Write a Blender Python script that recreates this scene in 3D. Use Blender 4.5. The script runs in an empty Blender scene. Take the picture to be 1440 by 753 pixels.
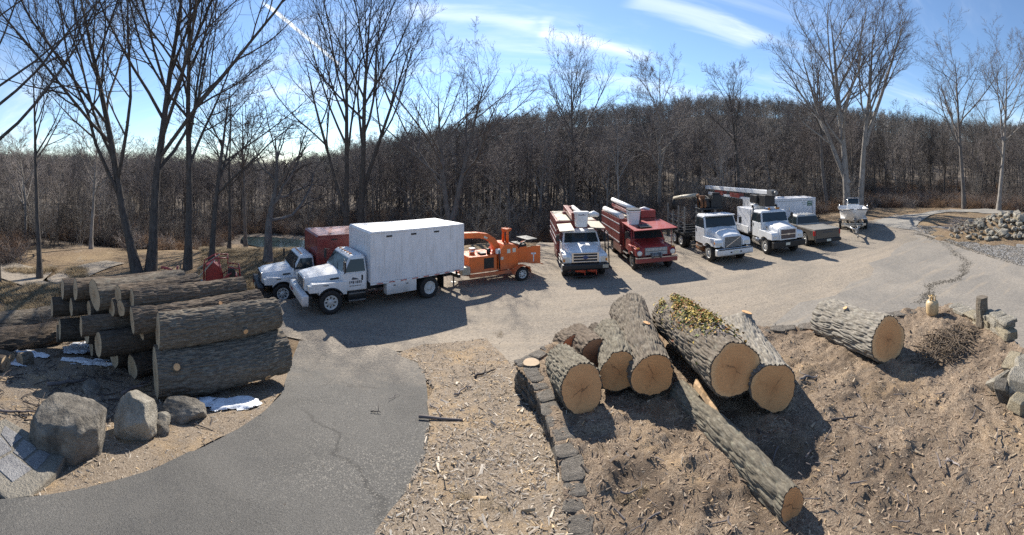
import bpy, bmesh, math, random
import numpy as np
import time
_T0 = time.time()
from mathutils import Vector, Matrix

SC = bpy.context.scene
COL = SC.collection
PI = math.pi
R = math.radians

# ------------------------------------------------------------------ camera
# the photograph is a phone sweep panorama: a level cylinder, F pixels per radian, horizon at row YH of 753
F, YH, CAMZ, W0, H0 = 543.0, 236.0, 5.7, 1440.0, 753.0
cam_data = bpy.data.cameras.new('camera')
cam_data.type = 'PANO'
cam_data.panorama_type = 'CENTRAL_CYLINDRICAL'
cam_data.central_cylindrical_range_u_min = -(W0 / 2) / F
cam_data.central_cylindrical_range_u_max = (W0 / 2) / F
cam_data.central_cylindrical_range_v_min = -(H0 - YH) / F
cam_data.central_cylindrical_range_v_max = YH / F
cam_data.central_cylindrical_radius = 1.0
cam_data.clip_start = 0.1
cam_data.clip_end = 6000
camera = bpy.data.objects.new('camera', cam_data)
camera.location = (0, 0, CAMZ)
camera.rotation_euler = (R(90), 0, 0)
COL.objects.link(camera)
SC.camera = camera

# ------------------------------------------------------------------ sun and sky
SUN_AZ, SUN_EL = R(-9), R(39)          # azimuth measured from +Y towards +X
sun_vec = Vector((math.sin(SUN_AZ) * math.cos(SUN_EL), math.cos(SUN_AZ) * math.cos(SUN_EL), math.sin(SUN_EL)))
sun_data = bpy.data.lights.new('sun', 'SUN')
sun_data.energy = 5.0
sun_data.angle = R(0.53)
sun_data.color = (1.0, 0.93, 0.82)
sun = bpy.data.objects.new('sun', sun_data)
sun.rotation_euler = (-sun_vec).to_track_quat('-Z', 'Y').to_euler()
COL.objects.link(sun)

world = bpy.data.worlds.new('World')
SC.world = world
world.use_nodes = True
SC.view_settings.view_transform = 'Standard'
SC.view_settings.look = 'None'
SC.view_settings.exposure = 0.85
SC.view_settings.gamma = 1.0
SC.view_settings.use_curve_mapping = False
SC.cycles.max_bounces = 5; SC.cycles.diffuse_bounces = 3; SC.cycles.glossy_bounces = 2; SC.cycles.sample_clamp_indirect = 4.0
SC.cycles.use_denoising = False      # keep the fine twigs crisp

def build_world():
    nt = world.node_tree
    nt.nodes.clear()
    N, L = nt.nodes.new, nt.links.new
    out = N('ShaderNodeOutputWorld')
    bg = N('ShaderNodeBackground')
    bg.inputs['Strength'].default_value = 0.098
    sky = N('ShaderNodeTexSky')
    sky.sky_type = 'NISHITA'
    sky.sun_disc = False
    sky.sun_elevation = SUN_EL
    sky.sun_rotation = SUN_AZ
    sky.air_density = 1.0
    sky.dust_density = 0.08
    sky.ozone_density = 4.5
    sky.altitude = 100
    tc = N('ShaderNodeTexCoord')
    sep = N('ShaderNodeSeparateXYZ'); L(tc.outputs['Generated'], sep.inputs[0])
    def math_(op, a, b=None, c=None):
        m = N('ShaderNodeMath'); m.operation = op
        for i, v in enumerate((a, b, c)):
            if v is None: continue
            if isinstance(v, (int, float)): m.inputs[i].default_value = v
            else: L(v, m.inputs[i])
        return m.outputs[0]
    # project the sky onto a high flat cloud layer: (x/z, y/z)
    zc = math_('MAXIMUM', sep.outputs[2], 0.03)
    zc = math_('ADD', zc, 0.12)
    px = math_('DIVIDE', sep.outputs[0], zc)
    py = math_('DIVIDE', sep.outputs[1], zc)
    comb = N('ShaderNodeCombineXYZ'); L(px, comb.inputs[0]); L(py, comb.inputs[1])
    # cirrus streaks, stretched across the view
    mp = N('ShaderNodeMapping'); mp.inputs['Rotation'].default_value = (0, 0, R(24)); mp.inputs['Scale'].default_value = (0.32, 1.15, 1)
    mp.inputs['Location'].default_value = (0.35, 0.1, 0)
    L(comb.outputs[0], mp.inputs[0])
    n1 = N('ShaderNodeTexNoise'); n1.inputs['Scale'].default_value = 1.25; n1.inputs['Detail'].default_value = 9; n1.inputs['Roughness'].default_value = 0.6
    n1.inputs['Distortion'].default_value = 0.7
    L(mp.outputs[0], n1.inputs['Vector'])
    r1 = N('ShaderNodeMapRange'); r1.interpolation_type = 'SMOOTHSTEP'
    r1.inputs[1].default_value = 0.45; r1.inputs[2].default_value = 0.90
    L(n1.outputs[0], r1.inputs[0])
    # finer fibres
    mp2 = N('ShaderNodeMapping'); mp2.inputs['Rotation'].default_value = (0, 0, R(14)); mp2.inputs['Scale'].default_value = (0.8, 4.4, 1)
    L(comb.outputs[0], mp2.inputs[0])
    n2 = N('ShaderNodeTexNoise'); n2.inputs['Scale'].default_value = 2.1; n2.inputs['Detail'].default_value = 8; n2.inputs['Roughness'].default_value = 0.65
    n2.inputs['Distortion'].default_value = 0.5
    L(mp2.outputs[0], n2.inputs['Vector'])
    fib = math_('MULTIPLY', n2.outputs[0], 1.5)
    cir = math_('MULTIPLY', r1.outputs[0], fib)
    cir = math_('MULTIPLY', cir, 0.95)
    # aircraft trails: thin broken lines on the same layer
    trails = None
    for (x0, y0, x1, y1, w, s) in TRAILS:
        dx, dy = x1 - x0, y1 - y0
        ll = math.hypot(dx, dy)
        nx, ny = -dy / ll, dx / ll
        off = x0 * nx + y0 * ny
        d = math_('SUBTRACT', math_('ADD', math_('MULTIPLY', px, nx), math_('MULTIPLY', py, ny)), off)
        t = math_('ADD', math_('MULTIPLY', px, dx / ll), math_('MULTIPLY', py, dy / ll))
        t0 = (x0 * dx + y0 * dy) / ll
        wob = math_('MULTIPLY', math_('SUBTRACT', n2.outputs[0], 0.5), w * 1.5)
        d = math_('ABSOLUTE', math_('ADD', d, wob))
        a = N('ShaderNodeMapRange'); a.interpolation_type = 'SMOOTHSTEP'
        a.inputs[1].default_value = w; a.inputs[2].default_value = w * 0.1
        L(d, a.inputs[0])
        e0 = N('ShaderNodeMapRange'); e0.interpolation_type = 'SMOOTHSTEP'
        e0.inputs[1].default_value = t0; e0.inputs[2].default_value = t0 + 0.12 * ll
        L(t, e0.inputs[0])
        e1 = N('ShaderNodeMapRange'); e1.interpolation_type = 'SMOOTHSTEP'
        e1.inputs[1].default_value = t0 + ll; e1.inputs[2].default_value = t0 + 0.85 * ll
        L(t, e1.inputs[0])
        m = math_('MULTIPLY', math_('MULTIPLY', a.outputs[0], e0.outputs[0]), math_('MULTIPLY', e1.outputs[0], s))
        m = math_('MULTIPLY', m, math_('ADD', n2.outputs[0], 0.35))
        trails = m if trails is None else math_('ADD', trails, m)
    cloud = math_('ADD', cir, trails) if trails is not None else cir
    cloud = math_('MINIMUM', cloud, 0.85)
    mix = N('ShaderNodeMix'); mix.data_type = 'RGBA'
    L(cloud, mix.inputs[0]); L(sky.outputs[0], mix.inputs[6])
    mix.inputs[7].default_value = (8.2, 8.6, 9.1, 1)
    L(mix.outputs[2], bg.inputs['Color'])
    L(bg.outputs[0], out.inputs[0])

def sky_xy(px, py):
    """pixel in the sky -> coordinates on the cloud layer used by the world shader"""
    az = (px - W0 / 2) / F
    v = (YH - py) / F
    n = math.sqrt(1 + v * v)
    x, y, z = math.sin(az) / n, math.cos(az) / n, v / n
    return x / (z + 0.12), y / (z + 0.12)

TRAILS = []
for (a, b, w, s) in (((365, 0), (482, 95), 0.018, 1.7), ((405, 150), (450, 172), 0.016, 0.7),
                     ((880, -10), (1075, 65), 0.16, 0.42), ((560, 15), (770, 40), 0.12, 0.34), ((745, 40), (925, 86), 0.10, 0.3), ((766, 55), (772, 20), 0.05, 0.25)):
    TRAILS.append((*sky_xy(*a), *sky_xy(*b), w, s))
build_world()

# ------------------------------------------------------------------ pixel helpers (a pixel is only a direction; the ground gives the distance)
def az_of(px): return (px - W0 / 2) / F
def on_plane(px, py, z):
    d = F * (CAMZ - z) / (py - YH)
    a = az_of(px)
    return Vector((d * math.sin(a), d * math.cos(a), z))
def at_dist(px, d, z=0.0):
    a = az_of(px)
    return Vector((d * math.sin(a), d * math.cos(a), z))
def z_at(py, d): return CAMZ - (py - YH) * d / F

# ------------------------------------------------------------------ objects
def tag(o, label=None, cat=None, group=None, kind=None):
    if label: o['label'] = label
    if cat: o['category'] = cat
    if group: o['group'] = group
    if kind: o['kind'] = kind
    return o
def thing(name, label, cat, loc=(0, 0, 0), rz=0.0, group=None):
    o = bpy.data.objects.new(name, None)
    o.empty_display_size = 0.3
    COL.objects.link(o)
    o.location = loc
    o.rotation_euler = (0, 0, rz)
    return tag(o, label, cat, group)
def link(name, me, mat=None, parent=None, loc=None, rot=None):
    if mat is not None and len(me.materials) == 0: me.materials.append(mat)
    o = bpy.data.objects.new(name, me)
    COL.objects.link(o)
    if parent is not None: o.parent = parent
    if loc is not None: o.location = loc
    if rot is not None: o.rotation_euler = rot
    return o
def mesh_np(name, V, Fc, smooth=True, col=None):
    """V (n,3); Fc (m,k) equal-sided faces (quads or tris) or a list of such arrays"""
    me = bpy.data.meshes.new(name)
    if not isinstance(Fc, (list, tuple)): Fc = [Fc]
    Fc = [np.asarray(f, dtype=np.int32) for f in Fc if len(f)]
    V = np.asarray(V, dtype=np.float32)
    me.vertices.add(len(V)); me.vertices.foreach_set('co', V.ravel())
    tot = sum(f.size for f in Fc); nf = sum(len(f) for f in Fc)
    me.loops.add(tot); me.loops.foreach_set('vertex_index', np.concatenate([f.ravel() for f in Fc]))
    me.polygons.add(nf)
    sizes = np.concatenate([np.full(len(f), f.shape[1], np.int32) for f in Fc])
    starts = np.concatenate([[0], np.cumsum(sizes)[:-1]]).astype(np.int32)
    me.polygons.foreach_set('loop_start', starts)
    me.polygons.foreach_set('loop_total', sizes)
    me.polygons.foreach_set('use_smooth', np.full(nf, bool(smooth)))
    if col is not None:
        at = me.color_attributes.new('Col', 'FLOAT_COLOR', 'POINT')
        c4 = np.ones((len(V), 4), np.float32); c4[:, :col.shape[1]] = col
        at.data.foreach_set('color', c4.ravel())
    me.update(calc_edges=True)
    me.validate()
    return me

class MB:
    """collects shapes in local coordinates; obj() links them as ONE mesh"""
    def __init__(s): s.v, s.f, s.sm = [], [], []
    def add(s, v, f, smooth=False):
        b = len(s.v)
        s.v += [tuple(p) for p in v]
        s.f += [tuple(b + i for i in q) for q in f]
        s.sm += [smooth] * len(f)
        return s
    def box(s, c, size, rot=None):
        hx, hy, hz = size[0] / 2, size[1] / 2, size[2] / 2
        vs = [Vector((x * hx, y * hy, z * hz)) for z in (-1, 1) for y in (-1, 1) for x in (-1, 1)]
        if rot is not None: vs = [rot @ p for p in vs]
        c = Vector(c)
        return s.add([c + p for p in vs], [(0, 2, 3, 1), (4, 5, 7, 6), (0, 1, 5, 4), (2, 6, 7, 3), (0, 4, 6, 2), (1, 3, 7, 5)])
    def b2(s, lo, hi):
        return s.box([(a + b) / 2 for a, b in zip(lo, hi)], [b - a for a, b in zip(lo, hi)])
    def prism(s, prof, y0, y1, prof2=None):
        """side profile [(x,z)] counter-clockwise seen from -y, from y0 (prof) to y1 (prof2)"""
        n = len(prof); p2 = prof2 or prof
        v = [(x, y0, z) for x, z in prof] + [(x, y1, z) for x, z in p2]
        f = [tuple(range(n)), tuple(range(2 * n - 1, n - 1, -1))]
        f += [(i, i + n, (i + 1) % n + n, (i + 1) % n) for i in range(n)]
        return s.add(v, f)
    def loft(s, rings, caps=True, smooth=False, closed=True):
        n = len(rings[0]); v = [p for r in rings for p in r]; f = []
        for k in range(len(rings) - 1):
            for i in range(n if closed else n - 1):
                j = (i + 1) % n
                f.append((k * n + i, k * n + j, (k + 1) * n + j, (k + 1) * n + i))
        b = len(s.v)
        s.add(v, f, smooth)
        if caps:
            s.f += [tuple(b + i for i in range(n - 1, -1, -1)), tuple(b + (len(rings) - 1) * n + i for i in range(n))]
            s.sm += [False, False]
        return s
    def cyl(s, p0, p1, r0, r1=None, n=12, caps=True, smooth=True):
        p0, p1 = Vector(p0), Vector(p1)
        r1 = r0 if r1 is None else r1
        t = (p1 - p0).normalized()
        a = t.orthogonal().normalized(); b = t.cross(a)
        rings = [[p + r * (math.cos(2 * PI * i / n) * a + math.sin(2 * PI * i / n) * b) for i in range(n)] for p, r in ((p0, r0), (p1, r1))]
        return s.loft(rings, caps, smooth)
    def tube(s, pts, r, n=6, smooth=True):
        pts = [Vector(p) for p in pts]; rings = []
        ref = None
        for k, p in enumerate(pts):
            t = (pts[min(k + 1, len(pts) - 1)] - pts[max(k - 1, 0)]).normalized()
            if ref is None: ref = t.orthogonal().normalized()
            a = (ref - t * ref.dot(t)).normalized(); b = t.cross(a); ref = a
            rr = r[k] if isinstance(r, (list, tuple)) else r
            rings.append([p + rr * (math.cos(2 * PI * i / n) * a + math.sin(2 * PI * i / n) * b) for i in range(n)])
        return s.loft(rings, True, smooth)
    def lathe(s, prof, o=(0, 0, 0), axis='y', n=24, smooth=True, caps=True):
        """prof [(radius, height along axis)]"""
        o = Vector(o); rings = []
        for r, h in prof:
            ring = []
            for i in range(n):
                c, d = r * math.cos(2 * PI * i / n), r * math.sin(2 * PI * i / n)
                ring.append(o + Vector({'x': (h, c, d), 'y': (d, h, c), 'z': (c, d, h)}[axis]))
            rings.append(ring)
        return s.loft(rings, caps, smooth)
    def quad(s, a, b, c, d, t=0.01):
        """thin plate with corners a,b,c,d and thickness t along the normal"""
        a, b, c, d = map(Vector, (a, b, c, d))
        n = (b - a).cross(d - a).normalized() * t
        return s.add([a, b, c, d, a + n, b + n, c + n, d + n], [(3, 2, 1, 0), (4, 5, 6, 7), (0, 1, 5, 4), (1, 2, 6, 5), (2, 3, 7, 6), (3, 0, 4, 7)])
    def obj(s, name, mat, parent=None, bevel=0.0, seg=2, **kw):
        me = bpy.data.meshes.new(name)
        me.from_pydata([tuple(p) for p in s.v], [], s.f)
        me.polygons.foreach_set('use_smooth', s.sm)
        if bevel > 0:
            bm = bmesh.new(); bm.from_mesh(me)
            bmesh.ops.recalc_face_normals(bm, faces=bm.faces)
            es = [e for e in bm.edges if len(e.link_faces) == 2 and e.calc_face_angle(0) > 0.5]
            try:
                bmesh.ops.bevel(bm, geom=es, offset=bevel, segments=seg, profile=0.5, affect='EDGES', clamp_overlap=True)
            except Exception: pass
            bm.to_mesh(me); bm.free()
        else:
            bm = bmesh.new(); bm.from_mesh(me)
            bmesh.ops.recalc_face_normals(bm, faces=bm.faces)
            bm.to_mesh(me); bm.free()
        me.update()
        return link(name, me, mat, parent, **kw)

def copy_tree(o, parent=None):
    c = o.copy(); COL.objects.link(c)
    c.parent = parent
    for ch in o.children: copy_tree(ch, c)
    return c

def text_mesh(s, size, name='lettering'):
    cu = bpy.data.curves.new('txt', 'FONT'); cu.body = s; cu.size = size; cu.extrude = 0.002; cu.align_x = 'CENTER'; cu.align_y = 'CENTER'
    cu.resolution_u = 2
    to = bpy.data.objects.new('txt', cu); COL.objects.link(to)
    dg = bpy.context.evaluated_depsgraph_get()
    me = bpy.data.meshes.new_from_object(to.evaluated_get(dg))
    bpy.data.objects.remove(to); bpy.data.curves.remove(cu)
    me.materials.clear()
    me.name = name
    return me

# ------------------------------------------------------------------ noise in numpy
def _hash(ix, iy, iz, seed):
    h = (ix * 374761393 + iy * 668265263 + iz * 2147483647 + seed * 1274126177) & 0xFFFFFFFF
    h = ((h ^ (h >> 13)) * 1274126177) & 0xFFFFFFFF
    h = h ^ (h >> 16)
    return (h & 0xFFFFFF) / float(0xFFFFFF)
def vnoise(x, y, z=0.0, seed=0):
    x, y, z = np.broadcast_arrays(np.asarray(x, float), np.asarray(y, float), np.asarray(z, float))
    ix, iy, iz = np.floor(x).astype(np.int64), np.floor(y).astype(np.int64), np.floor(z).astype(np.int64)
    fx, fy, fz = x - ix, y - iy, z - iz
    fx, fy, fz = [t * t * t * (t * (t * 6 - 15) + 10) for t in (fx, fy, fz)]
    r = 0.0
    for dx in (0, 1):
        for dy in (0, 1):
            for dz in (0, 1):
                w = (fx if dx else 1 - fx) * (fy if dy else 1 - fy) * (fz if dz else 1 - fz)
                r = r + w * _hash(ix + dx, iy + dy, iz + dz, seed)
    return r
def fbm(x, y, z=0.0, seed=0, oct=4, gain=0.5):
    a, s, t = 1.0, 0.0, 0.0
    for o in range(oct):
        s = s + a * vnoise(np.asarray(x) * 2 ** o + 17.3 * o, np.asarray(y) * 2 ** o - 9.1 * o, np.asarray(z) * 2 ** o, seed + o)
        t += a; a *= gain
    return s / t
def sstep(a, b, x):
    t = np.clip((np.asarray(x, float) - a) / (b - a), 0, 1)
    return t * t * (3 - 2 * t)
def in_poly(x, y, poly):
    x, y = np.asarray(x), np.asarray(y)
    ins = np.zeros(x.shape, bool)
    n = len(poly)
    for i in range(n):
        x0, y0 = poly[i]; x1, y1 = poly[(i + 1) % n]
        c = ((y0 > y) != (y1 > y))
        with np.errstate(divide='ignore', invalid='ignore'):
            xi = (x1 - x0) * (y - y0) / ((y1 - y0) if y1 != y0 else 1e-9) + x0
        ins ^= c & (x < xi)
    return ins
# ------------------------------------------------------------------ materials (all procedural)
MATS = {}
def _mat(name):
    m = bpy.data.materials.new(name); m.use_nodes = True
    nt = m.node_tree; nt.nodes.clear()
    out = nt.nodes.new('ShaderNodeOutputMaterial'); b = nt.nodes.new('ShaderNodeBsdfPrincipled')
    nt.links.new(b.outputs[0], out.inputs[0])
    MATS[name] = m
    return m, nt, b
class NB:
    """small node-building helper"""
    def __init__(s, nt): s.nt = nt
    def n(s, t, **kw):
        x = s.nt.nodes.new(t)
        for k, v in kw.items(): setattr(x, k, v)
        return x
    def l(s, a, b): s.nt.links.new(a, b)
    def co(s, kind='Object', scale=(1, 1, 1), rot=(0, 0, 0)):
        t = s.n('ShaderNodeTexCoord'); m = s.n('ShaderNodeMapping')
        m.inputs['Scale'].default_value = scale; m.inputs['Rotation'].default_value = rot
        s.l(t.outputs[kind], m.inputs[0]); return m.outputs[0]
    def pos(s, scale=(1, 1, 1)):
        g = s.n('ShaderNodeNewGeometry'); m = s.n('ShaderNodeMapping'); m.inputs['Scale'].default_value = scale
        s.l(g.outputs['Position'], m.inputs[0]); return m.outputs[0]
    def noise(s, v, scale, detail=4, rough=0.55, dist=0.0):
        x = s.n('ShaderNodeTexNoise'); s.l(v, x.inputs['Vector'])
        x.inputs['Scale'].default_value = scale; x.inputs['Detail'].default_value = detail; x.inputs['Roughness'].default_value = rough; x.inputs['Distortion'].default_value = dist
        return x.outputs[0]
    def vor(s, v, scale, feature='F1', out='Distance', rnd=1.0):
        x = s.n('ShaderNodeTexVoronoi', feature=feature); s.l(v, x.inputs['Vector']); x.inputs['Scale'].default_value = scale; x.inputs['Randomness'].default_value = rnd
        return x.outputs[out]
    def ramp(s, v, stops, interp='LINEAR'):
        x = s.n('ShaderNodeValToRGB'); s.l(v, x.inputs[0]); e = x.color_ramp.elements; x.color_ramp.interpolation = interp
        while len(e) < len(stops): e.new(0.5)
        for k, (p, c) in enumerate(stops):
            e[k].position = p
            e[k].color = (c, c, c, 1) if isinstance(c, (int, float)) else (*c, 1)
        return x.outputs[0]
    def mix(s, f, a, b, mode='MIX'):
        x = s.n('ShaderNodeMix', data_type='RGBA', blend_type=mode)
        for v, i in ((f, 0), (a, 6), (b, 7)):
            if isinstance(v, (int, float)): x.inputs[i].default_value = v if i == 0 else (v, v, v, 1)
            elif isinstance(v, tuple): x.inputs[i].default_value = (*v, 1)
            else: s.l(v, x.inputs[i])
        return x.outputs[2]
    def math(s, op, a, b=0.0):
        x = s.n('ShaderNodeMath', operation=op)
        for v, i in ((a, 0), (b, 1)):
            if isinstance(v, (int, float)): x.inputs[i].default_value = v
            else: s.l(v, x.inputs[i])
        return x.outputs[0]
    def bump(s, h, strength, dist, bsdf, normal=None):
        x = s.n('ShaderNodeBump'); x.inputs['Strength'].default_value = strength; x.inputs['Distance'].default_value = dist
        s.l(h, x.inputs['Height'])
        if normal is not None: s.l(normal, x.inputs['Normal'])
        s.l(x.outputs[0], bsdf.inputs['Normal']); return x.outputs[0]

def mat_paint(name, col, rough=0.35, dirt=(0.22, 0.19, 0.15), damt=0.35, metal=0.0, coat=0.25):
    m, nt, b = _mat(name); k = NB(nt)
    v = k.co('Object')
    n = k.noise(v, 2.3, 6, 0.65)
    n2 = k.noise(v, 23, 4, 0.6)
    g = k.ramp(n, [(0.42, 0.0), (0.78, 1.0)])
    f = k.math('MULTIPLY', g, damt)
    c = k.mix(f, col, dirt)
    sp = k.ramp(n2, [(0.62, 0.0), (0.74, 1.0)])
    c = k.mix(k.math('MULTIPLY', sp, damt * 0.5), c, dirt)
    sz_ = k.n('ShaderNodeSeparateXYZ'); k.l(v, sz_.inputs[0])      # road dirt thrown up from the wheels
    lo_ = k.math('MULTIPLY', k.ramp(sz_.outputs[2], [(0.35, 0.75), (1.0, 0.0)]), k.ramp(n, [(0.25, 0.35), (0.65, 1.0)]))
    c = k.mix(lo_, c, (0.20, 0.165, 0.125))
    k.l(c, b.inputs['Base Color'])
    r = k.ramp(n, [(0.3, rough), (0.8, min(1, rough + 0.25))]); k.l(r, b.inputs['Roughness'])
    b.inputs['Metallic'].default_value = metal
    b.inputs['Coat Weight'].default_value = coat
    return m
def mat_plain(name, col, rough=0.6, metal=0.0, var=0.25, scale=8.0, bump=0.0):
    m, nt, b = _mat(name); k = NB(nt)
    v = k.co('Object'); n = k.noise(v, scale, 5, 0.6)
    lo = tuple(c * (1 - var) for c in col); hi = tuple(min(1, c * (1 + var)) for c in col)
    k.l(k.ramp(n, [(0.3, lo), (0.7, hi)]), b.inputs['Base Color'])
    b.inputs['Roughness'].default_value = rough; b.inputs['Metallic'].default_value = metal
    if bump: k.bump(n, 0.5, bump, b)
    return m
def mat_glass(name, col=(0.02, 0.03, 0.035)):
    m, nt, b = _mat(name)
    b.inputs['Base Color'].default_value = (*col, 1); b.inputs['Roughness'].default_value = 0.06
    b.inputs['Specular IOR Level'].default_value = 0.5
    return m
def mat_attr(name, rough=0.85, scale=40, var=0.25, bump=0.0):
    """colour from the per-piece colour attribute, with grain"""
    m, nt, b = _mat(name); k = NB(nt)
    a = k.n('ShaderNodeAttribute', attribute_name='Col')
    n = k.noise(k.pos(), scale, 3, 0.6)
    g = k.ramp(n, [(0.3, 1 - var), (0.7, 1.0)])
    k.l(k.mix(1.0, a.outputs['Color'], g, 'MULTIPLY'), b.inputs['Base Color'])
    b.inputs['Roughness'].default_value = rough
    if bump: k.bump(n, 0.6, bump, b)
    return m

def mat_bark(name, cols, scale=1.0, lichen=0.0, bump=0.012):
    """log bark; the log lies along local X"""
    m, nt, b = _mat(name); k = NB(nt)
    v = k.co('Object', (0.35, 1, 1)); v1 = k.co('Object')
    n = k.noise(v, 22 * scale, 6, 0.65, 0.4)
    n2 = k.noise(v1, 3.1, 4, 0.6)
    c = k.ramp(n, [(0.28, cols[0]), (0.5, cols[1]), (0.72, cols[2])])
    c = k.mix(k.ramp(n2, [(0.35, 0.0), (0.75, 0.55)]), c, cols[1])
    if lichen:
        n3 = k.noise(v1, 9, 5, 0.7)
        c = k.mix(k.ramp(n3, [(0.55, 0.0), (0.68, lichen)]), c, (0.30, 0.31, 0.24))
    k.l(c, b.inputs['Base Color'])
    b.inputs['Roughness'].default_value = 0.92
    b.inputs['Specular IOR Level'].default_value = 0.2
    k.bump(n, 0.9, bump, b)
    return m
def mat_cut(name, wood, heart, edge, crack=True):
    """sawn end of a log: growth rings round the local X axis, checks, saw marks"""
    m, nt, b = _mat(name); k = NB(nt)
    t = k.n('ShaderNodeTexCoord'); sep = k.n('ShaderNodeSeparateXYZ'); k.l(t.outputs['Object'], sep.inputs[0])
    v1 = t.outputs['Object']
    nz = k.noise(v1, 2.2, 3, 0.5)
    yy, zz = sep.outputs[1], sep.outputs[2]
    rad = k.math('SQRT', k.math('ADD', k.math('MULTIPLY', yy, yy), k.math('MULTIPLY', zz, zz)))
    radn = k.math('ADD', rad, k.math('MULTIPLY', k.math('SUBTRACT', nz, 0.5), 0.10))
    ring = k.math('SINE', k.math('MULTIPLY', radn, 330.0))
    c = k.ramp(radn, [(0.0, heart), (0.26, wood), (0.38, wood), (0.46, edge)])
    c = k.mix(k.math('MULTIPLY', k.math('ADD', ring, 1.0), 0.15), c, tuple(x * 0.45 for x in heart))
    st = k.noise(k.co('Object', (1, 1.0, 5.0), (R(25), 0, 0)), 9, 5, 0.65)
    c = k.mix(k.ramp(st, [(0.35, 0.0), (0.75, 0.7)]), c, tuple(x * 0.62 for x in wood))
    bl = k.noise(v1, 6.0, 4, 0.6)
    c = k.mix(k.ramp(bl, [(0.56, 0.0), (0.74, 0.45)]), c, tuple(x * 0.5 for x in heart))
    if crack:
        # one or two crooked drying checks through the heart, turned differently in every log
        oi = k.n('ShaderNodeObjectInfo')
        for q, (amp, lim0, wd, st_) in enumerate(((0.22, 0.20, 0.010, 0.7), (0.16, 0.09, 0.006, 0.4))):
            ang = k.math('ADD', k.math('MULTIPLY', oi.outputs['Random'], 6.28), 1.9 * q)
            ca, sa = k.math('COSINE', ang), k.math('SINE', ang)
            u = k.math('ADD', k.math('MULTIPLY', yy, ca), k.math('MULTIPLY', zz, sa))
            w_ = k.math('SUBTRACT', k.math('MULTIPLY', zz, ca), k.math('MULTIPLY', yy, sa))
            nn = k.noise(v1, 4.5 + 3 * q, 4, 0.6)
            dd = k.math('ABSOLUTE', k.math('ADD', w_, k.math('MULTIPLY', k.math('SUBTRACT', nn, 0.5), amp)))
            f = k.ramp(dd, [(wd * 0.25, 1.0), (wd, 0.0)])
            lim = k.ramp(k.math('ADD', k.math('ABSOLUTE', k.math('SUBTRACT', u, 0.05)), k.math('MULTIPLY', bl, 0.12)), [(lim0, 1.0), (lim0 + 0.08, 0.0)])
            c = k.mix(k.math('MULTIPLY', k.math('MULTIPLY', f, lim), st_), c, (0.05, 0.028, 0.014))
    k.l(c, b.inputs['Base Color']); b.inputs['Roughness'].default_value = 0.8
    k.bump(st, 0.4, 0.006, b)
    return m

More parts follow.
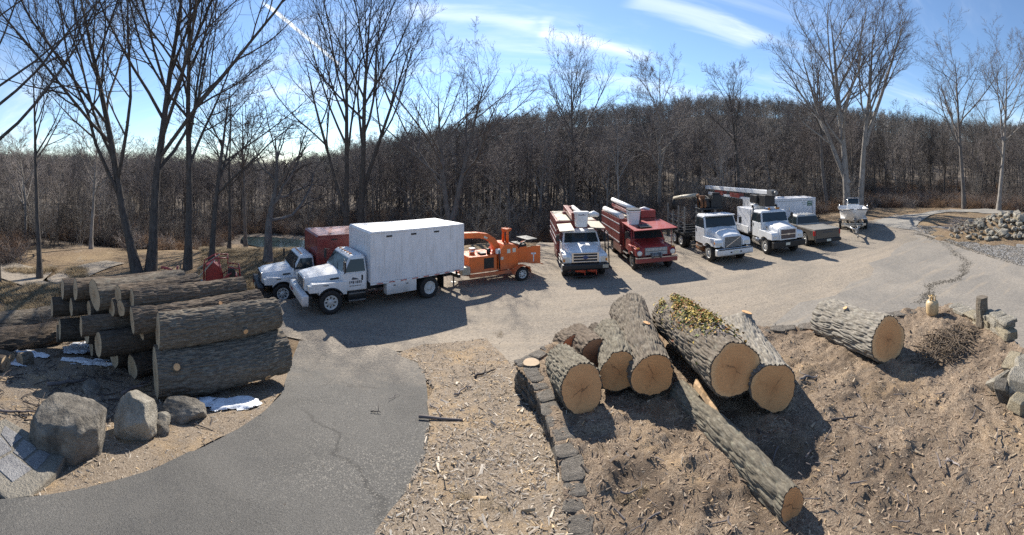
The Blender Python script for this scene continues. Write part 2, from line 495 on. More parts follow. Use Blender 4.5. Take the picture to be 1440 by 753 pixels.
M = {}
def make_mats():
    M['white'] = mat_paint('white_paint', (0.74, 0.75, 0.76), 0.35, (0.40, 0.36, 0.31), damt=0.42)
    M['white2'] = mat_paint('white_box_paint', (0.72, 0.73, 0.76), 0.45, (0.42, 0.40, 0.38), 0.3)
    m_ = M['white2']; nt = m_.node_tree; k = NB(nt); b = nt.nodes['Principled BSDF']; old = b.inputs['Base Color'].links[0].from_socket
    sk = k.noise(k.co('Object', (5, 5, 0.35)), 2.2, 5, 0.65); c_ = k.mix(k.ramp(sk, [(0.50, 0.0), (0.70, 0.5)]), old, (0.40, 0.37, 0.33)); k.l(c_, b.inputs['Base Color'])
    M['maroon'] = mat_paint('maroon_paint', (0.20, 0.025, 0.022), 0.45, (0.20, 0.13, 0.11), 0.5)
    M['red'] = mat_paint('red_paint', (0.30, 0.03, 0.028), 0.4, (0.16, 0.06, 0.05), 0.45)
    M['orange'] = mat_paint('orange_paint', (0.76, 0.15, 0.022), 0.42, (0.28, 0.11, 0.05), 0.45)
    M['tan'] = mat_paint('tan_paint', (0.068, 0.060, 0.052), 0.35, (0.12, 0.10, 0.08), 0.35)
    M['silver'] = mat_paint('silver_paint', (0.36, 0.36, 0.35), 0.35, (0.2, 0.17, 0.14), 0.3)
    M['dark'] = mat_plain('dark_steel', (0.02, 0.021, 0.023), 0.55, 0.2)
    M['greysteel'] = mat_plain('grey_steel', (0.18, 0.18, 0.18), 0.5, 0.4)
    M['chrome'] = mat_plain('bright_metal', (0.62, 0.62, 0.62), 0.25, 0.9, 0.12)
    M['alloy'] = mat_plain('white_wheel', (0.55, 0.55, 0.53), 0.5, 0.1, 0.2)
    M['tyre'] = mat_plain('tyre_rubber', (0.022, 0.021, 0.021), 0.85, 0, 0.3, 14)
    M['rubber'] = mat_plain('black_plastic', (0.016, 0.016, 0.017), 0.5, 0, 0.2)
    M['glass'] = mat_glass('vehicle_glass')
    M['lamp'] = mat_plain('lamp_lens', (0.62, 0.62, 0.58), 0.15, 0.2, 0.1)
    M['amber'] = mat_plain('amber_lens', (0.6, 0.22, 0.03), 0.25, 0, 0.1)
    M['redlens'] = mat_plain('red_lens', (0.35, 0.02, 0.02), 0.25, 0, 0.1)
    M['plate'] = mat_plain('number_plate', (0.62, 0.60, 0.50), 0.5, 0, 0.1)
    M['rust'] = mat_plain('rusty_steel', (0.16, 0.07, 0.03), 0.8, 0.1, 0.5, 12, 0.01)
    M['tarp'] = mat_plain('white_tarp', (0.7, 0.71, 0.73), 0.6, 0, 0.08)
    M['canopytan'] = mat_plain('weathered_plate', (0.42, 0.38, 0.30), 0.6, 0.1, 0.2)
    M['conered'] = mat_plain('cone_plastic', (0.62, 0.09, 0.04), 0.5, 0, 0.2)
    M['green'] = mat_plain('green_print', (0.05, 0.13, 0.08), 0.5, 0, 0.2)
    M['darkprint'] = mat_plain('dark_print', (0.06, 0.07, 0.09), 0.5, 0, 0.2)
    M['blueprint'] = mat_plain('blue_print', (0.03, 0.05, 0.14), 0.5, 0, 0.2)
    M['gel'] = mat_plain('gelcoat', (0.72, 0.71, 0.70), 0.3, 0, 0.06)
    M['propane'] = mat_plain('cream_tank_paint', (0.50, 0.37, 0.21), 0.45, 0, 0.22, 9)
    M['brass'] = mat_plain('brass', (0.5, 0.33, 0.12), 0.35, 0.8, 0.1)
    M['attr'] = mat_attr('piece_colour')
    M['attr_soft'] = mat_attr('leaf_colour', 0.75, 25, 0.2)
    # bark of standing trees
    for nm, c, r2 in (('treebark', (0.092, 0.082, 0.075), 1.0), ('treebark2', (0.145, 0.131, 0.122), 1.0), ('treebark3', (0.25, 0.23, 0.21), 1.0)):
        m, nt, b = _mat(nm); k = NB(nt)
        v = k.co('Object', (1, 1, 0.22)); n = k.noise(v, 9, 6, 0.65); n2 = k.noise(k.co('Object'), 1.3, 3)
        cc = k.ramp(n, [(0.3, tuple(x * 0.5 for x in c)), (0.7, tuple(x * 1.45 for x in c))])
        cc = k.mix(k.ramp(n2, [(0.5, 0.0), (0.72, 0.5)]), cc, tuple(x * 1.5 + 0.01 for x in c))
        k.l(cc, b.inputs['Base Color']); b.inputs['Roughness'].default_value = 0.95; b.inputs['Specular IOR Level'].default_value = 0.15
        k.bump(n, 0.8, 0.03, b)
        M[nm] = m
    for nm, c in (('twig', (0.085, 0.074, 0.069)), ('twig2', (0.15, 0.130, 0.123)), ('twig3', (0.235, 0.208, 0.195))):
        M[nm] = mat_plain(nm, c, 0.9, 0, 0.3, 1.5)
        M[nm].node_tree.nodes['Principled BSDF'].inputs['Specular IOR Level'].default_value = 0.2
    # logs
    M['bark_grey'] = mat_bark('bark_grey_oak', ((0.055, 0.043, 0.033), (0.15, 0.125, 0.098), (0.29, 0.255, 0.205)), 1, 0.28)
    M['bark_brown'] = mat_bark('bark_brown', ((0.045, 0.034, 0.026), (0.125, 0.097, 0.073), (0.235, 0.19, 0.148)), 1, 0.15)
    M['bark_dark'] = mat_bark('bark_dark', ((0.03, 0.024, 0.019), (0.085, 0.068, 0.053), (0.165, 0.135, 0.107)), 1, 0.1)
    M['bark_moss'] = mat_bark('bark_mossy', ((0.05, 0.043, 0.033), (0.148, 0.13, 0.10), (0.29, 0.262, 0.205)), 1, 0.38)
    M['bark_pale'] = mat_bark('bark_pale_grey', ((0.09, 0.078, 0.065), (0.22, 0.20, 0.17), (0.40, 0.37, 0.32)), 0.8, 0.3)
    M['cut'] = mat_cut('sawn_wood', (0.76, 0.385, 0.16), (0.56, 0.245, 0.09), (0.80, 0.49, 0.24))
    M['cut_red'] = mat_cut('sawn_red_wood', (0.56, 0.27, 0.13), (0.33, 0.125, 0.06), (0.52, 0.32, 0.18))
    M['cut_pale'] = mat_cut('sawn_pale_wood', (0.55, 0.42, 0.28), (0.42, 0.28, 0.16), (0.58, 0.47, 0.33))
    M['splint'] = mat_plain('split_wood', (0.46, 0.30, 0.16), 0.8, 0, 0.3, 12)
    # rock
    def rock(nm, a, bb, c, sc=1.0):
        m, nt, b = _mat(nm); k = NB(nt)
        v = k.co('Object'); n = k.noise(v, 3.2 * sc, 8, 0.68); n2 = k.noise(v, 17 * sc, 6, 0.7); n3 = k.noise(v, 1.1 * sc, 3)
        cc = k.ramp(n, [(0.3, a), (0.5, bb), (0.72, c)])
        cc = k.mix(k.ramp(n2, [(0.35, 0.0), (0.75, 0.6)]), cc, a)
        cc = k.mix(k.ramp(n3, [(0.5, 0.0), (0.75, 0.4)]), cc, c)
        k.l(cc, b.inputs['Base Color']); b.inputs['Roughness'].default_value = 0.9
        k.bump(k.math('ADD', n2, n), 1.0, 0.07, b)
        M[nm] = m
    rock('rock_grey', (0.05, 0.043, 0.036), (0.19, 0.17, 0.14), (0.40, 0.36, 0.30))
    rock('rock_pale', (0.19, 0.17, 0.135), (0.38, 0.345, 0.28), (0.54, 0.50, 0.42))
    rock('rock_warm', (0.24, 0.20, 0.14), (0.40, 0.345, 0.24), (0.50, 0.44, 0.32))
    rock('rock_brown', (0.10, 0.086, 0.07), (0.21, 0.185, 0.155), (0.36, 0.32, 0.27))
    rock('concrete', (0.17, 0.152, 0.125), (0.27, 0.245, 0.20), (0.36, 0.325, 0.27), 1.4)
    rock('slate', (0.19, 0.185, 0.19), (0.29, 0.285, 0.285), (0.38, 0.375, 0.37), 1.2)
    m, nt, b = _mat('snow'); k = NB(nt)
    n = k.noise(k.co('Object'), 14, 5, 0.6)
    k.l(k.ramp(n, [(0.28, (0.34, 0.32, 0.30)), (0.42, (0.66, 0.68, 0.71)), (0.6, (0.82, 0.84, 0.87))]), b.inputs['Base Color']); b.inputs['Roughness'].default_value = 0.6
    b.inputs['Subsurface Weight'].default_value = 0.0
    k.bump(n, 0.5, 0.03, b); M['snow'] = m
    # ---------------- ground materials (world coordinates)
    # leaf litter, field grass, wood floor
    m, nt, b = _mat('leaf_litter'); k = NB(nt); v = k.pos()
    n = k.noise(v, 0.35, 6, 0.65); n2 = k.noise(v, 6.0, 6, 0.75); n3 = k.noise(v, 34, 4, 0.7); n4 = k.noise(v, 0.9, 4, 0.6)
    c = k.ramp(n2, [(0.28, (0.10, 0.068, 0.045)), (0.5, (0.24, 0.175, 0.115)), (0.72, (0.42, 0.33, 0.225))])
    c = k.mix(k.ramp(n, [(0.42, 0.0), (0.66, 0.75)]), c, (0.36, 0.27, 0.165))
    c = k.mix(k.ramp(n3, [(0.35, 0.55), (0.65, 0.0)]), c, (0.09, 0.064, 0.045))
    c = k.mix(k.ramp(n4, [(0.6, 0.0), (0.72, 0.4)]), c, (0.30, 0.27, 0.235))
    wf = k.ramp(n2, [(0.3, (0.065, 0.055, 0.047)), (0.52, (0.18, 0.152, 0.127)), (0.72, (0.34, 0.30, 0.25))])
    at_ = k.n('ShaderNodeAttribute', attribute_name='Col'); c = k.mix(at_.outputs['Fac'], c, wf)
    k.l(c, b.inputs['Base Color']); b.inputs['Roughness'].default_value = 1.0; b.inputs['Specular IOR Level'].default_value = 0.1
    k.bump(k.math('ADD', n2, n3), 0.8, 0.06, b); M['litter'] = m
    # mulch of the terrace
    m, nt, b = _mat('mulch'); k = NB(nt); v = k.pos()
    n = k.noise(v, 0.8, 5, 0.6); n2 = k.noise(v, 28, 5, 0.72, 1.2); n3 = k.noise(v, 95, 3, 0.7); n4 = k.noise(v, 0.55, 4, 0.6, 0.5)
    c = k.ramp(n2, [(0.3, (0.085, 0.056, 0.038)), (0.5, (0.30, 0.228, 0.165)), (0.70, (0.50, 0.41, 0.31))])
    c = k.mix(k.ramp(n, [(0.48, 0.0), (0.62, 0.75)]), c, (0.13, 0.096, 0.07))
    c = k.mix(k.ramp(n4, [(0.53, 0.0), (0.68, 0.5)]), c, (0.47, 0.335, 0.20))
    c = k.mix(k.ramp(n3, [(0.58, 0.0), (0.68, 0.55)]), c, (0.55, 0.45, 0.33))
    k.l(c, b.inputs['Base Color']); b.inputs['Roughness'].default_value = 1.0; b.inputs['Specular IOR Level'].default_value = 0.1
    k.bump(k.math('ADD', n2, k.math('MULTIPLY', n3, 0.4)), 1.0, 0.04, b); M['mulch'] = m
    # chip-strewn verge
    m, nt, b = _mat('chip_ground'); k = NB(nt); v = k.pos()
    n = k.noise(v, 0.9, 5, 0.6, 0.4); n2 = k.noise(v, 30, 5, 0.72, 1.0); n3 = k.noise(v, 110, 3, 0.7)
    c = k.ramp(n2, [(0.3, (0.115, 0.085, 0.062)), (0.5, (0.27, 0.215, 0.16)), (0.70, (0.46, 0.39, 0.31))])
    c = k.mix(k.ramp(n, [(0.5, 0.0), (0.68, 0.7)]), c, (0.46, 0.32, 0.175))
    c = k.mix(k.ramp(n3, [(0.55, 0.0), (0.68, 0.6)]), c, (0.55, 0.48, 0.40))
    k.l(c, b.inputs['Base Color']); b.inputs['Roughness'].default_value = 1.0; b.inputs['Specular IOR Level'].default_value = 0.1
    k.bump(k.math('ADD', n2, k.math('MULTIPLY', n3, 0.4)), 1.0, 0.035, b); M['chipground'] = m
    # driveway asphalt
    m, nt, b = _mat('asphalt'); k = NB(nt); v = k.pos()
    n = k.noise(v, 0.6, 5, 0.6, 0.5); n2 = k.noise(v, 130, 3, 0.7); vo = k.vor(v, 55, 'F1', 'Color'); n3 = k.noise(v, 9, 5, 0.7)
    c = k.ramp(n, [(0.3, (0.068, 0.067, 0.065)), (0.7, (0.135, 0.130, 0.122))])
    n6 = k.noise(v, 42, 4, 0.75)
    c = k.mix(k.ramp(n6, [(0.42, 0.0), (0.62, 0.6)]), c, (0.20, 0.19, 0.175))
    c = k.mix(k.ramp(n2, [(0.4, 0.0), (0.68, 0.5)]), c, (0.23, 0.22, 0.20))
    c = k.mix(k.ramp(n2, [(0.34, 0.8), (0.48, 0.0)]), c, (0.022, 0.022, 0.022))
    wn = k.n('ShaderNodeTexNoise'); k.l(v, wn.inputs['Vector']); wn.inputs['Scale'].default_value = 0.9; wn.inputs['Detail'].default_value = 5
    vv = k.mix(0.55, v, wn.outputs['Color'])
    ck = k.vor(vv, 0.42, 'DISTANCE_TO_EDGE'); ck = k.math('MULTIPLY', k.ramp(ck, [(0.003, 1.0), (0.011, 0.0)]), k.ramp(k.noise(v, 0.45, 2), [(0.50, 0.0), (0.58, 0.38)]))
    c = k.mix(ck, c, (0.028, 0.027, 0.026))
    bw = k.n('ShaderNodeRGBToBW'); k.l(vo, bw.inputs[0])
    fl = k.math('MULTIPLY', k.ramp(bw.outputs[0], [(0.74, 0.0), (0.78, 1.0)]), k.ramp(k.noise(v, 0.5, 3), [(0.44, 0.0), (0.64, 0.4)]))
    c = k.mix(fl, c, (0.42, 0.39, 0.34))
    c = k.mix(k.ramp(n3, [(0.55, 0.0), (0.8, 0.35)]), c, (0.22, 0.20, 0.175))
    sp_ = k.n('ShaderNodeSeparateXYZ'); k.l(v, sp_.inputs[0])      # gravel dust dragged in from the yard
    du = k.math('ADD', sp_.outputs[1], k.math('MULTIPLY', k.math('SUBTRACT', k.noise(v, 1.6, 6, 0.75), 0.5), 5.0))
    c = k.mix(k.ramp(k.math('MULTIPLY', du, 0.05), [(0.40, 0.0), (0.585, 0.9)]), c, k.ramp(k.noise(v, 13, 6, 0.8), [(0.42, (0.13, 0.115, 0.10)), (0.5, (0.27, 0.235, 0.195)), (0.62, (0.40, 0.345, 0.275))]))
    k.l(c, b.inputs['Base Color']); b.inputs['Roughness'].default_value = 0.9; b.inputs['Specular IOR Level'].default_value = 0.25
    k.bump(k.math('ADD', n2, n6), 0.9, 0.02, b); M['asphalt'] = m
    # lot: worn asphalt and millings, tan dust, tyre tracks that sweep across
    m, nt, b = _mat('lot_surface'); k = NB(nt); v = k.pos()
    n = k.noise(v, 0.16, 5, 0.6, 0.6); n2 = k.noise(v, 60, 3, 0.7); n3 = k.noise(v, 7, 6, 0.7); tr = k.noise(k.pos((0.10, 1.3, 1)), 1.0, 5, 0.6, 0.4)
    n5 = k.noise(v, 1.3, 5, 0.65)
    c = k.ramp(n, [(0.34, (0.225, 0.198, 0.165)), (0.62, (0.335, 0.282, 0.222))])
    c = k.mix(k.ramp(tr, [(0.46, 0.0), (0.68, 0.5)]), c, (0.16, 0.147, 0.132))
    g1 = k.noise(v, 13, 6, 0.8)
    c = k.mix(k.ramp(g1, [(0.40, 0.65), (0.52, 0.0)]), c, (0.115, 0.10, 0.085))
    c = k.mix(k.ramp(g1, [(0.55, 0.0), (0.66, 0.6)]), c, (0.43, 0.37, 0.29))
    tr2 = k.noise(k.pos((0.16, 2.6, 1)), 1.0, 6, 0.65, 0.8)
    c = k.mix(k.ramp(tr2, [(0.55, 0.0), (0.68, 0.35)]), c, (0.37, 0.315, 0.25))
    c = k.mix(k.ramp(n5, [(0.52, 0.0), (0.74, 0.4)]), c, (0.38, 0.31, 0.225))
    c = k.mix(k.ramp(n3, [(0.52, 0.0), (0.75, 0.5)]), c, (0.13, 0.115, 0.095))
    c = k.mix(k.ramp(n2, [(0.5, 0.0), (0.7, 0.4)]), c, (0.42, 0.37, 0.30))
    c = k.mix(k.ramp(n2, [(0.32, 0.4), (0.45, 0.0)]), c, (0.09, 0.08, 0.07))
    k.l(c, b.inputs['Base Color']); b.inputs['Roughness'].default_value = 0.95; b.inputs['Specular IOR Level'].default_value = 0.2
    k.bump(k.math('ADD', n2, n3), 0.6, 0.02, b); M['lot'] = m
    # grey gravel
    m, nt, b = _mat('grey_gravel'); k = NB(nt); v = k.pos()
    vo = k.vor(v, 14, 'F1', 'Color'); bw = k.n('ShaderNodeRGBToBW'); k.l(vo, bw.inputs[0]); vd = k.vor(v, 14)
    c = k.ramp(bw.outputs[0], [(0.2, (0.10, 0.10, 0.105)), (0.8, (0.30, 0.295, 0.285))])
    c = k.mix(k.ramp(k.noise(v, 1.1, 4), [(0.45, 0.0), (0.7, 0.6)]), c, (0.24, 0.20, 0.155))
    k.l(c, b.inputs['Base Color']); b.inputs['Roughness'].default_value = 0.95
    k.bump(k.ramp(vd, [(0.0, 1.0), (0.6, 0.0)]), 0.8, 0.04, b); M['gravel'] = m
    # pale road
    m, nt, b = _mat('old_road'); k = NB(nt); v = k.pos()
    n = k.noise(v, 0.5, 5, 0.6); n2 = k.noise(v, 26, 4, 0.7)
    c = k.ramp(n, [(0.3, (0.23, 0.215, 0.19)), (0.7, (0.31, 0.285, 0.245))]); c = k.mix(k.ramp(n2, [(0.4, 0.0), (0.7, 0.4)]), c, (0.16, 0.15, 0.135))
    k.l(c, b.inputs['Base Color']); b.inputs['Roughness'].default_value = 0.9; k.bump(n2, 0.5, 0.02, b); M['road'] = m
    m, nt, b = _mat('apron_asphalt'); k = NB(nt); v = k.pos()
    n = k.noise(v, 0.3, 6, 0.65, 0.8); n2 = k.noise(v, 70, 3, 0.7); n3 = k.noise(k.pos((0.25, 1.6, 1)), 1.2, 5, 0.6)
    c = k.ramp(n, [(0.32, (0.16, 0.148, 0.132)), (0.66, (0.27, 0.238, 0.198))]); c = k.mix(k.ramp(n2, [(0.45, 0.0), (0.7, 0.4)]), c, (0.34, 0.31, 0.265))
    g1 = k.noise(v, 13, 6, 0.8); c = k.mix(k.ramp(g1, [(0.40, 0.55), (0.52, 0.0)]), c, (0.11, 0.098, 0.085)); c = k.mix(k.ramp(g1, [(0.55, 0.0), (0.66, 0.45)]), c, (0.38, 0.335, 0.27))
    c = k.mix(k.ramp(n3, [(0.55, 0.0), (0.72, 0.6)]), c, (0.33, 0.27, 0.20)); c = k.mix(k.ramp(n2, [(0.3, 0.5), (0.44, 0.0)]), c, (0.08, 0.075, 0.07))
    k.l(c, b.inputs['Base Color']); b.inputs['Roughness'].default_value = 0.9; k.bump(n2, 0.5, 0.012, b); M['apron'] = m
    # pond
    m, nt, b = _mat('pond_water'); k = NB(nt)
    b.inputs['Base Color'].default_value = (0.02, 0.035, 0.04, 1); b.inputs['Roughness'].default_value = 0.08
    k.bump(k.noise(k.pos(), 2.0, 3), 0.15, 0.05, b); M['water'] = m
make_mats()
# ------------------------------------------------------------------ terrain
TZ = 1.3                                   # height of the walled terrace above the lot
TERR = [(0.03, 8.62), (0.55, 9.25), (1.15, 9.55), (2.2, 10.05), (3.4, 10.3), (4.6, 9.6), (5.78, 8.75), (7.4, 7.75), (9.0, 6.9), (10.6, 5.75), (11.1, 5.0),
        (10.45, 4.0), (9.6, 2.9), (8.9, 2.1), (8.7, 1.0), (6.0, 0.0), (2.0, 0.6), (0.8, 2.5), (0.64, 4.6), (0.68, 5.26), (0.685, 5.91), (0.63, 6.56), (0.50, 7.37), (0.30, 8.13)]
HILL_PX = np.array([0, 150, 300, 380, 450, 520, 600, 700, 800, 900, 1000, 1100, 1200, 1300, 1400, 1440])
HILL_TOP = np.array([218, 220, 228, 232, 220, 200, 184, 166, 155, 147, 136, 141, 153, 168, 175, 177.])   # row of the forest skyline
EDGE_PX = np.array([0, 100, 200, 330, 450, 560, 700, 850, 950, 1100, 1200, 1300, 1440])
EDGE_R = np.array([30, 33, 36, 44, 47, 42, 39, 39, 38, 44, 48, 58, 52.])                                  # where the wood begins
RIDGE = 250.0
def zg(x, y):
    x = np.asarray(x, float); y = np.asarray(y, float)
    r = np.hypot(x, y); az = np.arctan2(x, y); px = W0 / 2 + F * az
    u_ = (12.5 - r) / 7.5
    near = 1.25 * np.minimum(0.06 * np.logaddexp(0, u_ / 0.06), 1.3)
    near = near * (1 - sstep(0.7, 2.4, x)) * (1 - sstep(2.2, 2.7, np.abs(az)))
    q = -0.703 * x + 0.712 * y
    drop = -0.62 * sstep(16.35, 17.9, q) * (1 - sstep(-6.0, -2.0, x)) * sstep(11.5, 14, r)
    drop = drop * (1 - sstep(24, 30, r) * 0)
    far_l = 1 - sstep(R(8), R(26), az)
    bowl = -2.3 * sstep(28, 41, r) * far_l * sstep(R(-78), R(-48), az)
    top = np.interp(px, HILL_PX, HILL_TOP)
    crest = np.maximum(CAMZ + (YH - top) / F * RIDGE - 13.5, -1.5)
    hill = (crest + 2.3 * far_l) * sstep(52, RIDGE, r)
    rise = 0.35 * sstep(26, 33, r) * sstep(R(40), R(48), az)
    rough = (fbm(x * 0.16, y * 0.16, seed=5, oct=3) - 0.5) * 0.9 * sstep(30, 40, r) + (fbm(x * 0.9, y * 0.9, seed=9, oct=3) - 0.5) * 0.22 * sstep(26, 30, r)
    return near + drop + bowl + hill + rise + rough
def zg1(x, y): return float(zg(np.array([x]), np.array([y]))[0])
def dwall(x, y):                            # inside the terrace?
    return in_poly(np.asarray(x), np.asarray(y), TERR)

def polar_sheet(name, mat, r0, r1, nr, a0, a1, na, fz, power=1.6):
    rr = r0 + (r1 - r0) * np.linspace(0, 1, nr) ** power
    aa = np.linspace(a0, a1, na)
    A, RR = np.meshgrid(aa, rr)
    X, Y = RR * np.sin(A), RR * np.cos(A)
    V = np.stack([X, Y, fz(X, Y)], -1).reshape(-1, 3)
    i = np.arange(nr - 1)[:, None] * na + np.arange(na - 1)[None, :]
    Fc = np.stack([i, i + 1, i + na + 1, i + na], -1).reshape(-1, 4)[:, ::-1]
    e_ = np.interp(W0 / 2 + F * np.arctan2(X, Y), EDGE_PX, EDGE_R)
    wood = (sstep(-5, 3, RR - e_ + (fbm(X * .3, Y * .3, seed=77, oct=3) - .5) * 6)).reshape(-1, 1)
    return link(name, mesh_np(name, V, Fc, True, np.repeat(wood, 3, 1)), mat)

g = polar_sheet('ground', M['litter'], 0.5, 420, 300, R(-180), R(180), 460, lambda x, y: zg(x, y) - 0.02, 2.0)
tag(g, 'brown leaf strewn ground rising into the wooded hill', kind='structure')

def poly_sheet(name, mat, poly, step, fz, lift, label, jag=0.0, seed=0, kind='structure'):
    """grid-filled sheet whose edge follows a polygon, draped on fz; the edge wanders by jag"""
    P = np.array(poly)
    if jag:
        out = []
        for i in range(len(P)):
            a, b = P[i], P[(i + 1) % len(P)]
            n = max(1, int(np.hypot(*(b - a)) / (step * 2.0)))
            for k in range(n):
                p = a + (b - a) * k / n
                out.append(p + jag * np.array([fbm(p[0] * 1.7, p[1] * 1.7, seed=seed, oct=3) - 0.5, fbm(p[0] * 1.7, p[1] * 1.7, seed=seed + 7, oct=3) - 0.5]) * 2)
        P = np.array(out)
    bm = bmesh.new()
    vs = [bm.verts.new((p[0], p[1], 0)) for p in P]
    bm.faces.new(vs)
    bm.normal_update()
    if bm.faces[:][0].normal.z < 0: bmesh.ops.reverse_faces(bm, faces=bm.faces[:])
    lo, hi = P.min(0), P.max(0)
    for ax in (0, 1):
        for c in np.arange(lo[ax] + step, hi[ax], step):
            nrm = Vector((1, 0, 0)) if ax == 0 else Vector((0, 1, 0))
            bmesh.ops.bisect_plane(bm, geom=bm.verts[:] + bm.edges[:] + bm.faces[:], plane_co=nrm * c, plane_no=nrm, dist=1e-5)
    co = np.array([v.co[:] for v in bm.verts])
    z = fz(co[:, 0], co[:, 1]) + lift
    for v, zz in zip(bm.verts, z): v.co.z = zz
    for f in bm.faces: f.smooth = True
    me = bpy.data.meshes.new(name); bm.to_mesh(me); bm.free()
    o = link(name, me, mat)
    return tag(o, label, kind=kind)

# the gravelly yard where the trucks stand
def W(px, py, z=0.0): return tuple(on_plane(px, py, z)[:2])
def zlot(x, y): return zg(x, y)
lot_poly = [W(392, 470), W(300, 452), W(330, 430), W(378, 408), (-12.6, 15.9), (-8.0, 20.6), (-3.0, 23.5), (1.5, 25.5), (2.2, 30), (10, 30.5), (15, 30), (21, 31.5), (25, 29), (28, 24.5), W(1225, 316), W(1262, 303.5),
            W(1300, 330), W(1440, 366), W(1540, 380), W(1540, 480), (12.5, 1.2), (10.8, 2.6), (9.5, 6.0), (5.0, 9.0), (2.5, 9.6), (0.5, 9.3), (0, 8.9), (-0.2, 10.5), W(600, 500), W(540, 505), W(470, 488)]
poly_sheet('parking_lot', M['lot'], lot_poly, 0.6, zlot, 0.02, 'worn tan and grey gravel yard under the parked trucks', 0.35, 3)

poly_sheet('asphalt_apron', M['apron'], [W(1075, 470), W(1120, 435), W(1180, 405), W(1235, 380), W(1262, 350), W(1290, 332), W(1350, 350), W(1440, 372), W(1530, 386), W(1530, 480), (12.4, 1.5), (10.9, 2.9), (11.3, 5.2), (9.2, 7.2), (6.0, 9.1)], 0.6, zlot, 0.03, 'worn grey asphalt of the yard at the right', 1.3, 19)
# driveway in front, climbing towards the house
def Wg(px, py):                              # pixel on the sloping ground left of the terrace wall
    z = 0.6
    for _ in range(10):
        p = on_plane(px, py, z); z = 0.5 * z + 0.5 * zg1(p.x, p.y)
    p = on_plane(px, py, z); return (p.x, p.y)
drv_poly = [Wg(-60, 712), Wg(0, 704), Wg(70, 699), Wg(140, 688), Wg(215, 665), Wg(280, 634), Wg(335, 606), Wg(372, 584), Wg(395, 556), Wg(408, 525), Wg(410, 500), Wg(420, 480),
            Wg(470, 476), Wg(545, 490), Wg(592, 514), Wg(604, 548), Wg(602, 600), Wg(592, 645), Wg(574, 690), Wg(552, 725), Wg(528, 753), Wg(470, 830), Wg(250, 1000), Wg(20, 960), Wg(-90, 830)]
drv = poly_sheet('driveway', M['asphalt'], drv_poly, 0.35, zg, 0.035, 'dark asphalt drive curving down to the yard', 0.12, 11)

# chip-strewn verge between driveway and terrace wall, and left of the driveway
v1 = [Wg(528, 758), Wg(552, 725), Wg(574, 690), Wg(592, 645), Wg(602, 600), Wg(604, 548), Wg(585, 512), Wg(560, 500), Wg(600, 486), Wg(680, 478), (0.1, 10.3), (0.5, 9.5), (0.1, 8.62), (0.36, 8.13), (0.56, 7.37), (0.69, 6.56), (0.74, 5.91), (0.72, 5.26), (0.66, 4.2), Wg(640, 900)]
poly_sheet('wood_chip_verge', M['chipground'], v1, 0.35, lambda x, y: zg(x, y) + (fbm(x * 2.3, y * 2.3, seed=21, oct=4) - 0.5) * 0.10, 0.045, 'wood chip strewn verge between drive and terrace wall', 0.16, 5)
v2 = [Wg(-60, 712), Wg(0, 704), Wg(70, 699), Wg(140, 688), Wg(215, 665), Wg(280, 634), Wg(335, 606), Wg(372, 584), Wg(395, 556), Wg(408, 525), Wg(412, 500), Wg(400, 478), (-8, 10.2), (-10.5, 9.6), (-13.5, 7.0), (-13, 2.5), (-8, 1.0)]
poly_sheet('log_yard_ground', M['chipground'], v2, 0.35, lambda x, y: zg(x, y) + (fbm(x * 1.9, y * 1.9, seed=31, oct=4) - 0.5) * 0.16, 0.02, 'chip and bark covered ground under the stacked logs', 0.10, 8)

# terrace: mounded mulch, flat rim behind the wall
def zterr(x, y):
    m = (fbm(x * 0.8, y * 0.8, seed=41, oct=3) - 0.5) * 0.26 + (fbm(x * 3.1, y * 3.1, seed=43, oct=4) - 0.5) * 0.20
    m = m + 0.07 * (1 - np.abs(2 * fbm(x * 5.5, y * 5.5, seed=47, oct=3) - 1)) - 0.05
    edge = sstep(0.45, 1.1, x) * sstep(0.0, 1.2, 10.2 - 0.0 * x - y)
    return TZ + np.maximum(m * edge, -0.06)
def grid_sheet(name, mat, poly, step, fz, label):
    P = np.array(poly); lo, hi = P.min(0), P.max(0)
    xs, ys = np.arange(lo[0], hi[0] + step, step), np.arange(lo[1], hi[1] + step, step)
    X, Y = np.meshgrid(xs, ys)
    V = np.stack([X, Y, fz(X, Y)], -1).reshape(-1, 3)
    nx = len(xs)
    i = (np.arange(len(ys) - 1)[:, None] * nx + np.arange(nx - 1)[None, :]).ravel()
    keep = in_poly(V[i, 0] + step / 2, V[i, 1] + step / 2, poly)
    i = i[keep]
    Fc = np.stack([i, i + 1, i + nx + 1, i + nx], -1)
    used = np.unique(Fc); mp = np.zeros(len(V), int); mp[used] = np.arange(len(used))
    return tag(link(name, mesh_np(name, V[used], mp[Fc]), mat), label, kind='structure')
grid_sheet('terrace_ground', M['mulch'], TERR, 0.05, zterr, 'brown bark mulch covering the walled terrace')

# road at the right, leaving the yard; grey gravel strip; track at the left
def strip(name, mat, left, right, lift, label, n=40):
    Lp, Rp = np.array(left), np.array(right)
    def rs(P):
        d = np.concatenate([[0], np.cumsum(np.hypot(*np.diff(P, axis=0).T))]); t = np.linspace(0, d[-1], n)
        return np.stack([np.interp(t, d, P[:, 0]), np.interp(t, d, P[:, 1])], 1)
    Lp, Rp = rs(Lp), rs(Rp); m = 9
    V = np.array([[Lp[i] + (Rp[i] - Lp[i]) * j / (m - 1) for j in range(m)] for i in range(n)]).reshape(-1, 2)
    z = zg(V[:, 0], V[:, 1]) + lift
    i = np.arange(n - 1)[:, None] * m + np.arange(m - 1)[None, :]
    Fc = np.stack([i, i + 1, i + m + 1, i + m], -1).reshape(-1, 4)[:, ::-1]
    V = np.column_stack([V, z])
    a = V[Fc[0]]
    if np.cross(a[1] - a[0], a[2] - a[0])[2] < 0: Fc = Fc[:, ::-1]
    return tag(link(name, mesh_np(name, V, Fc), mat), label, kind='structure')
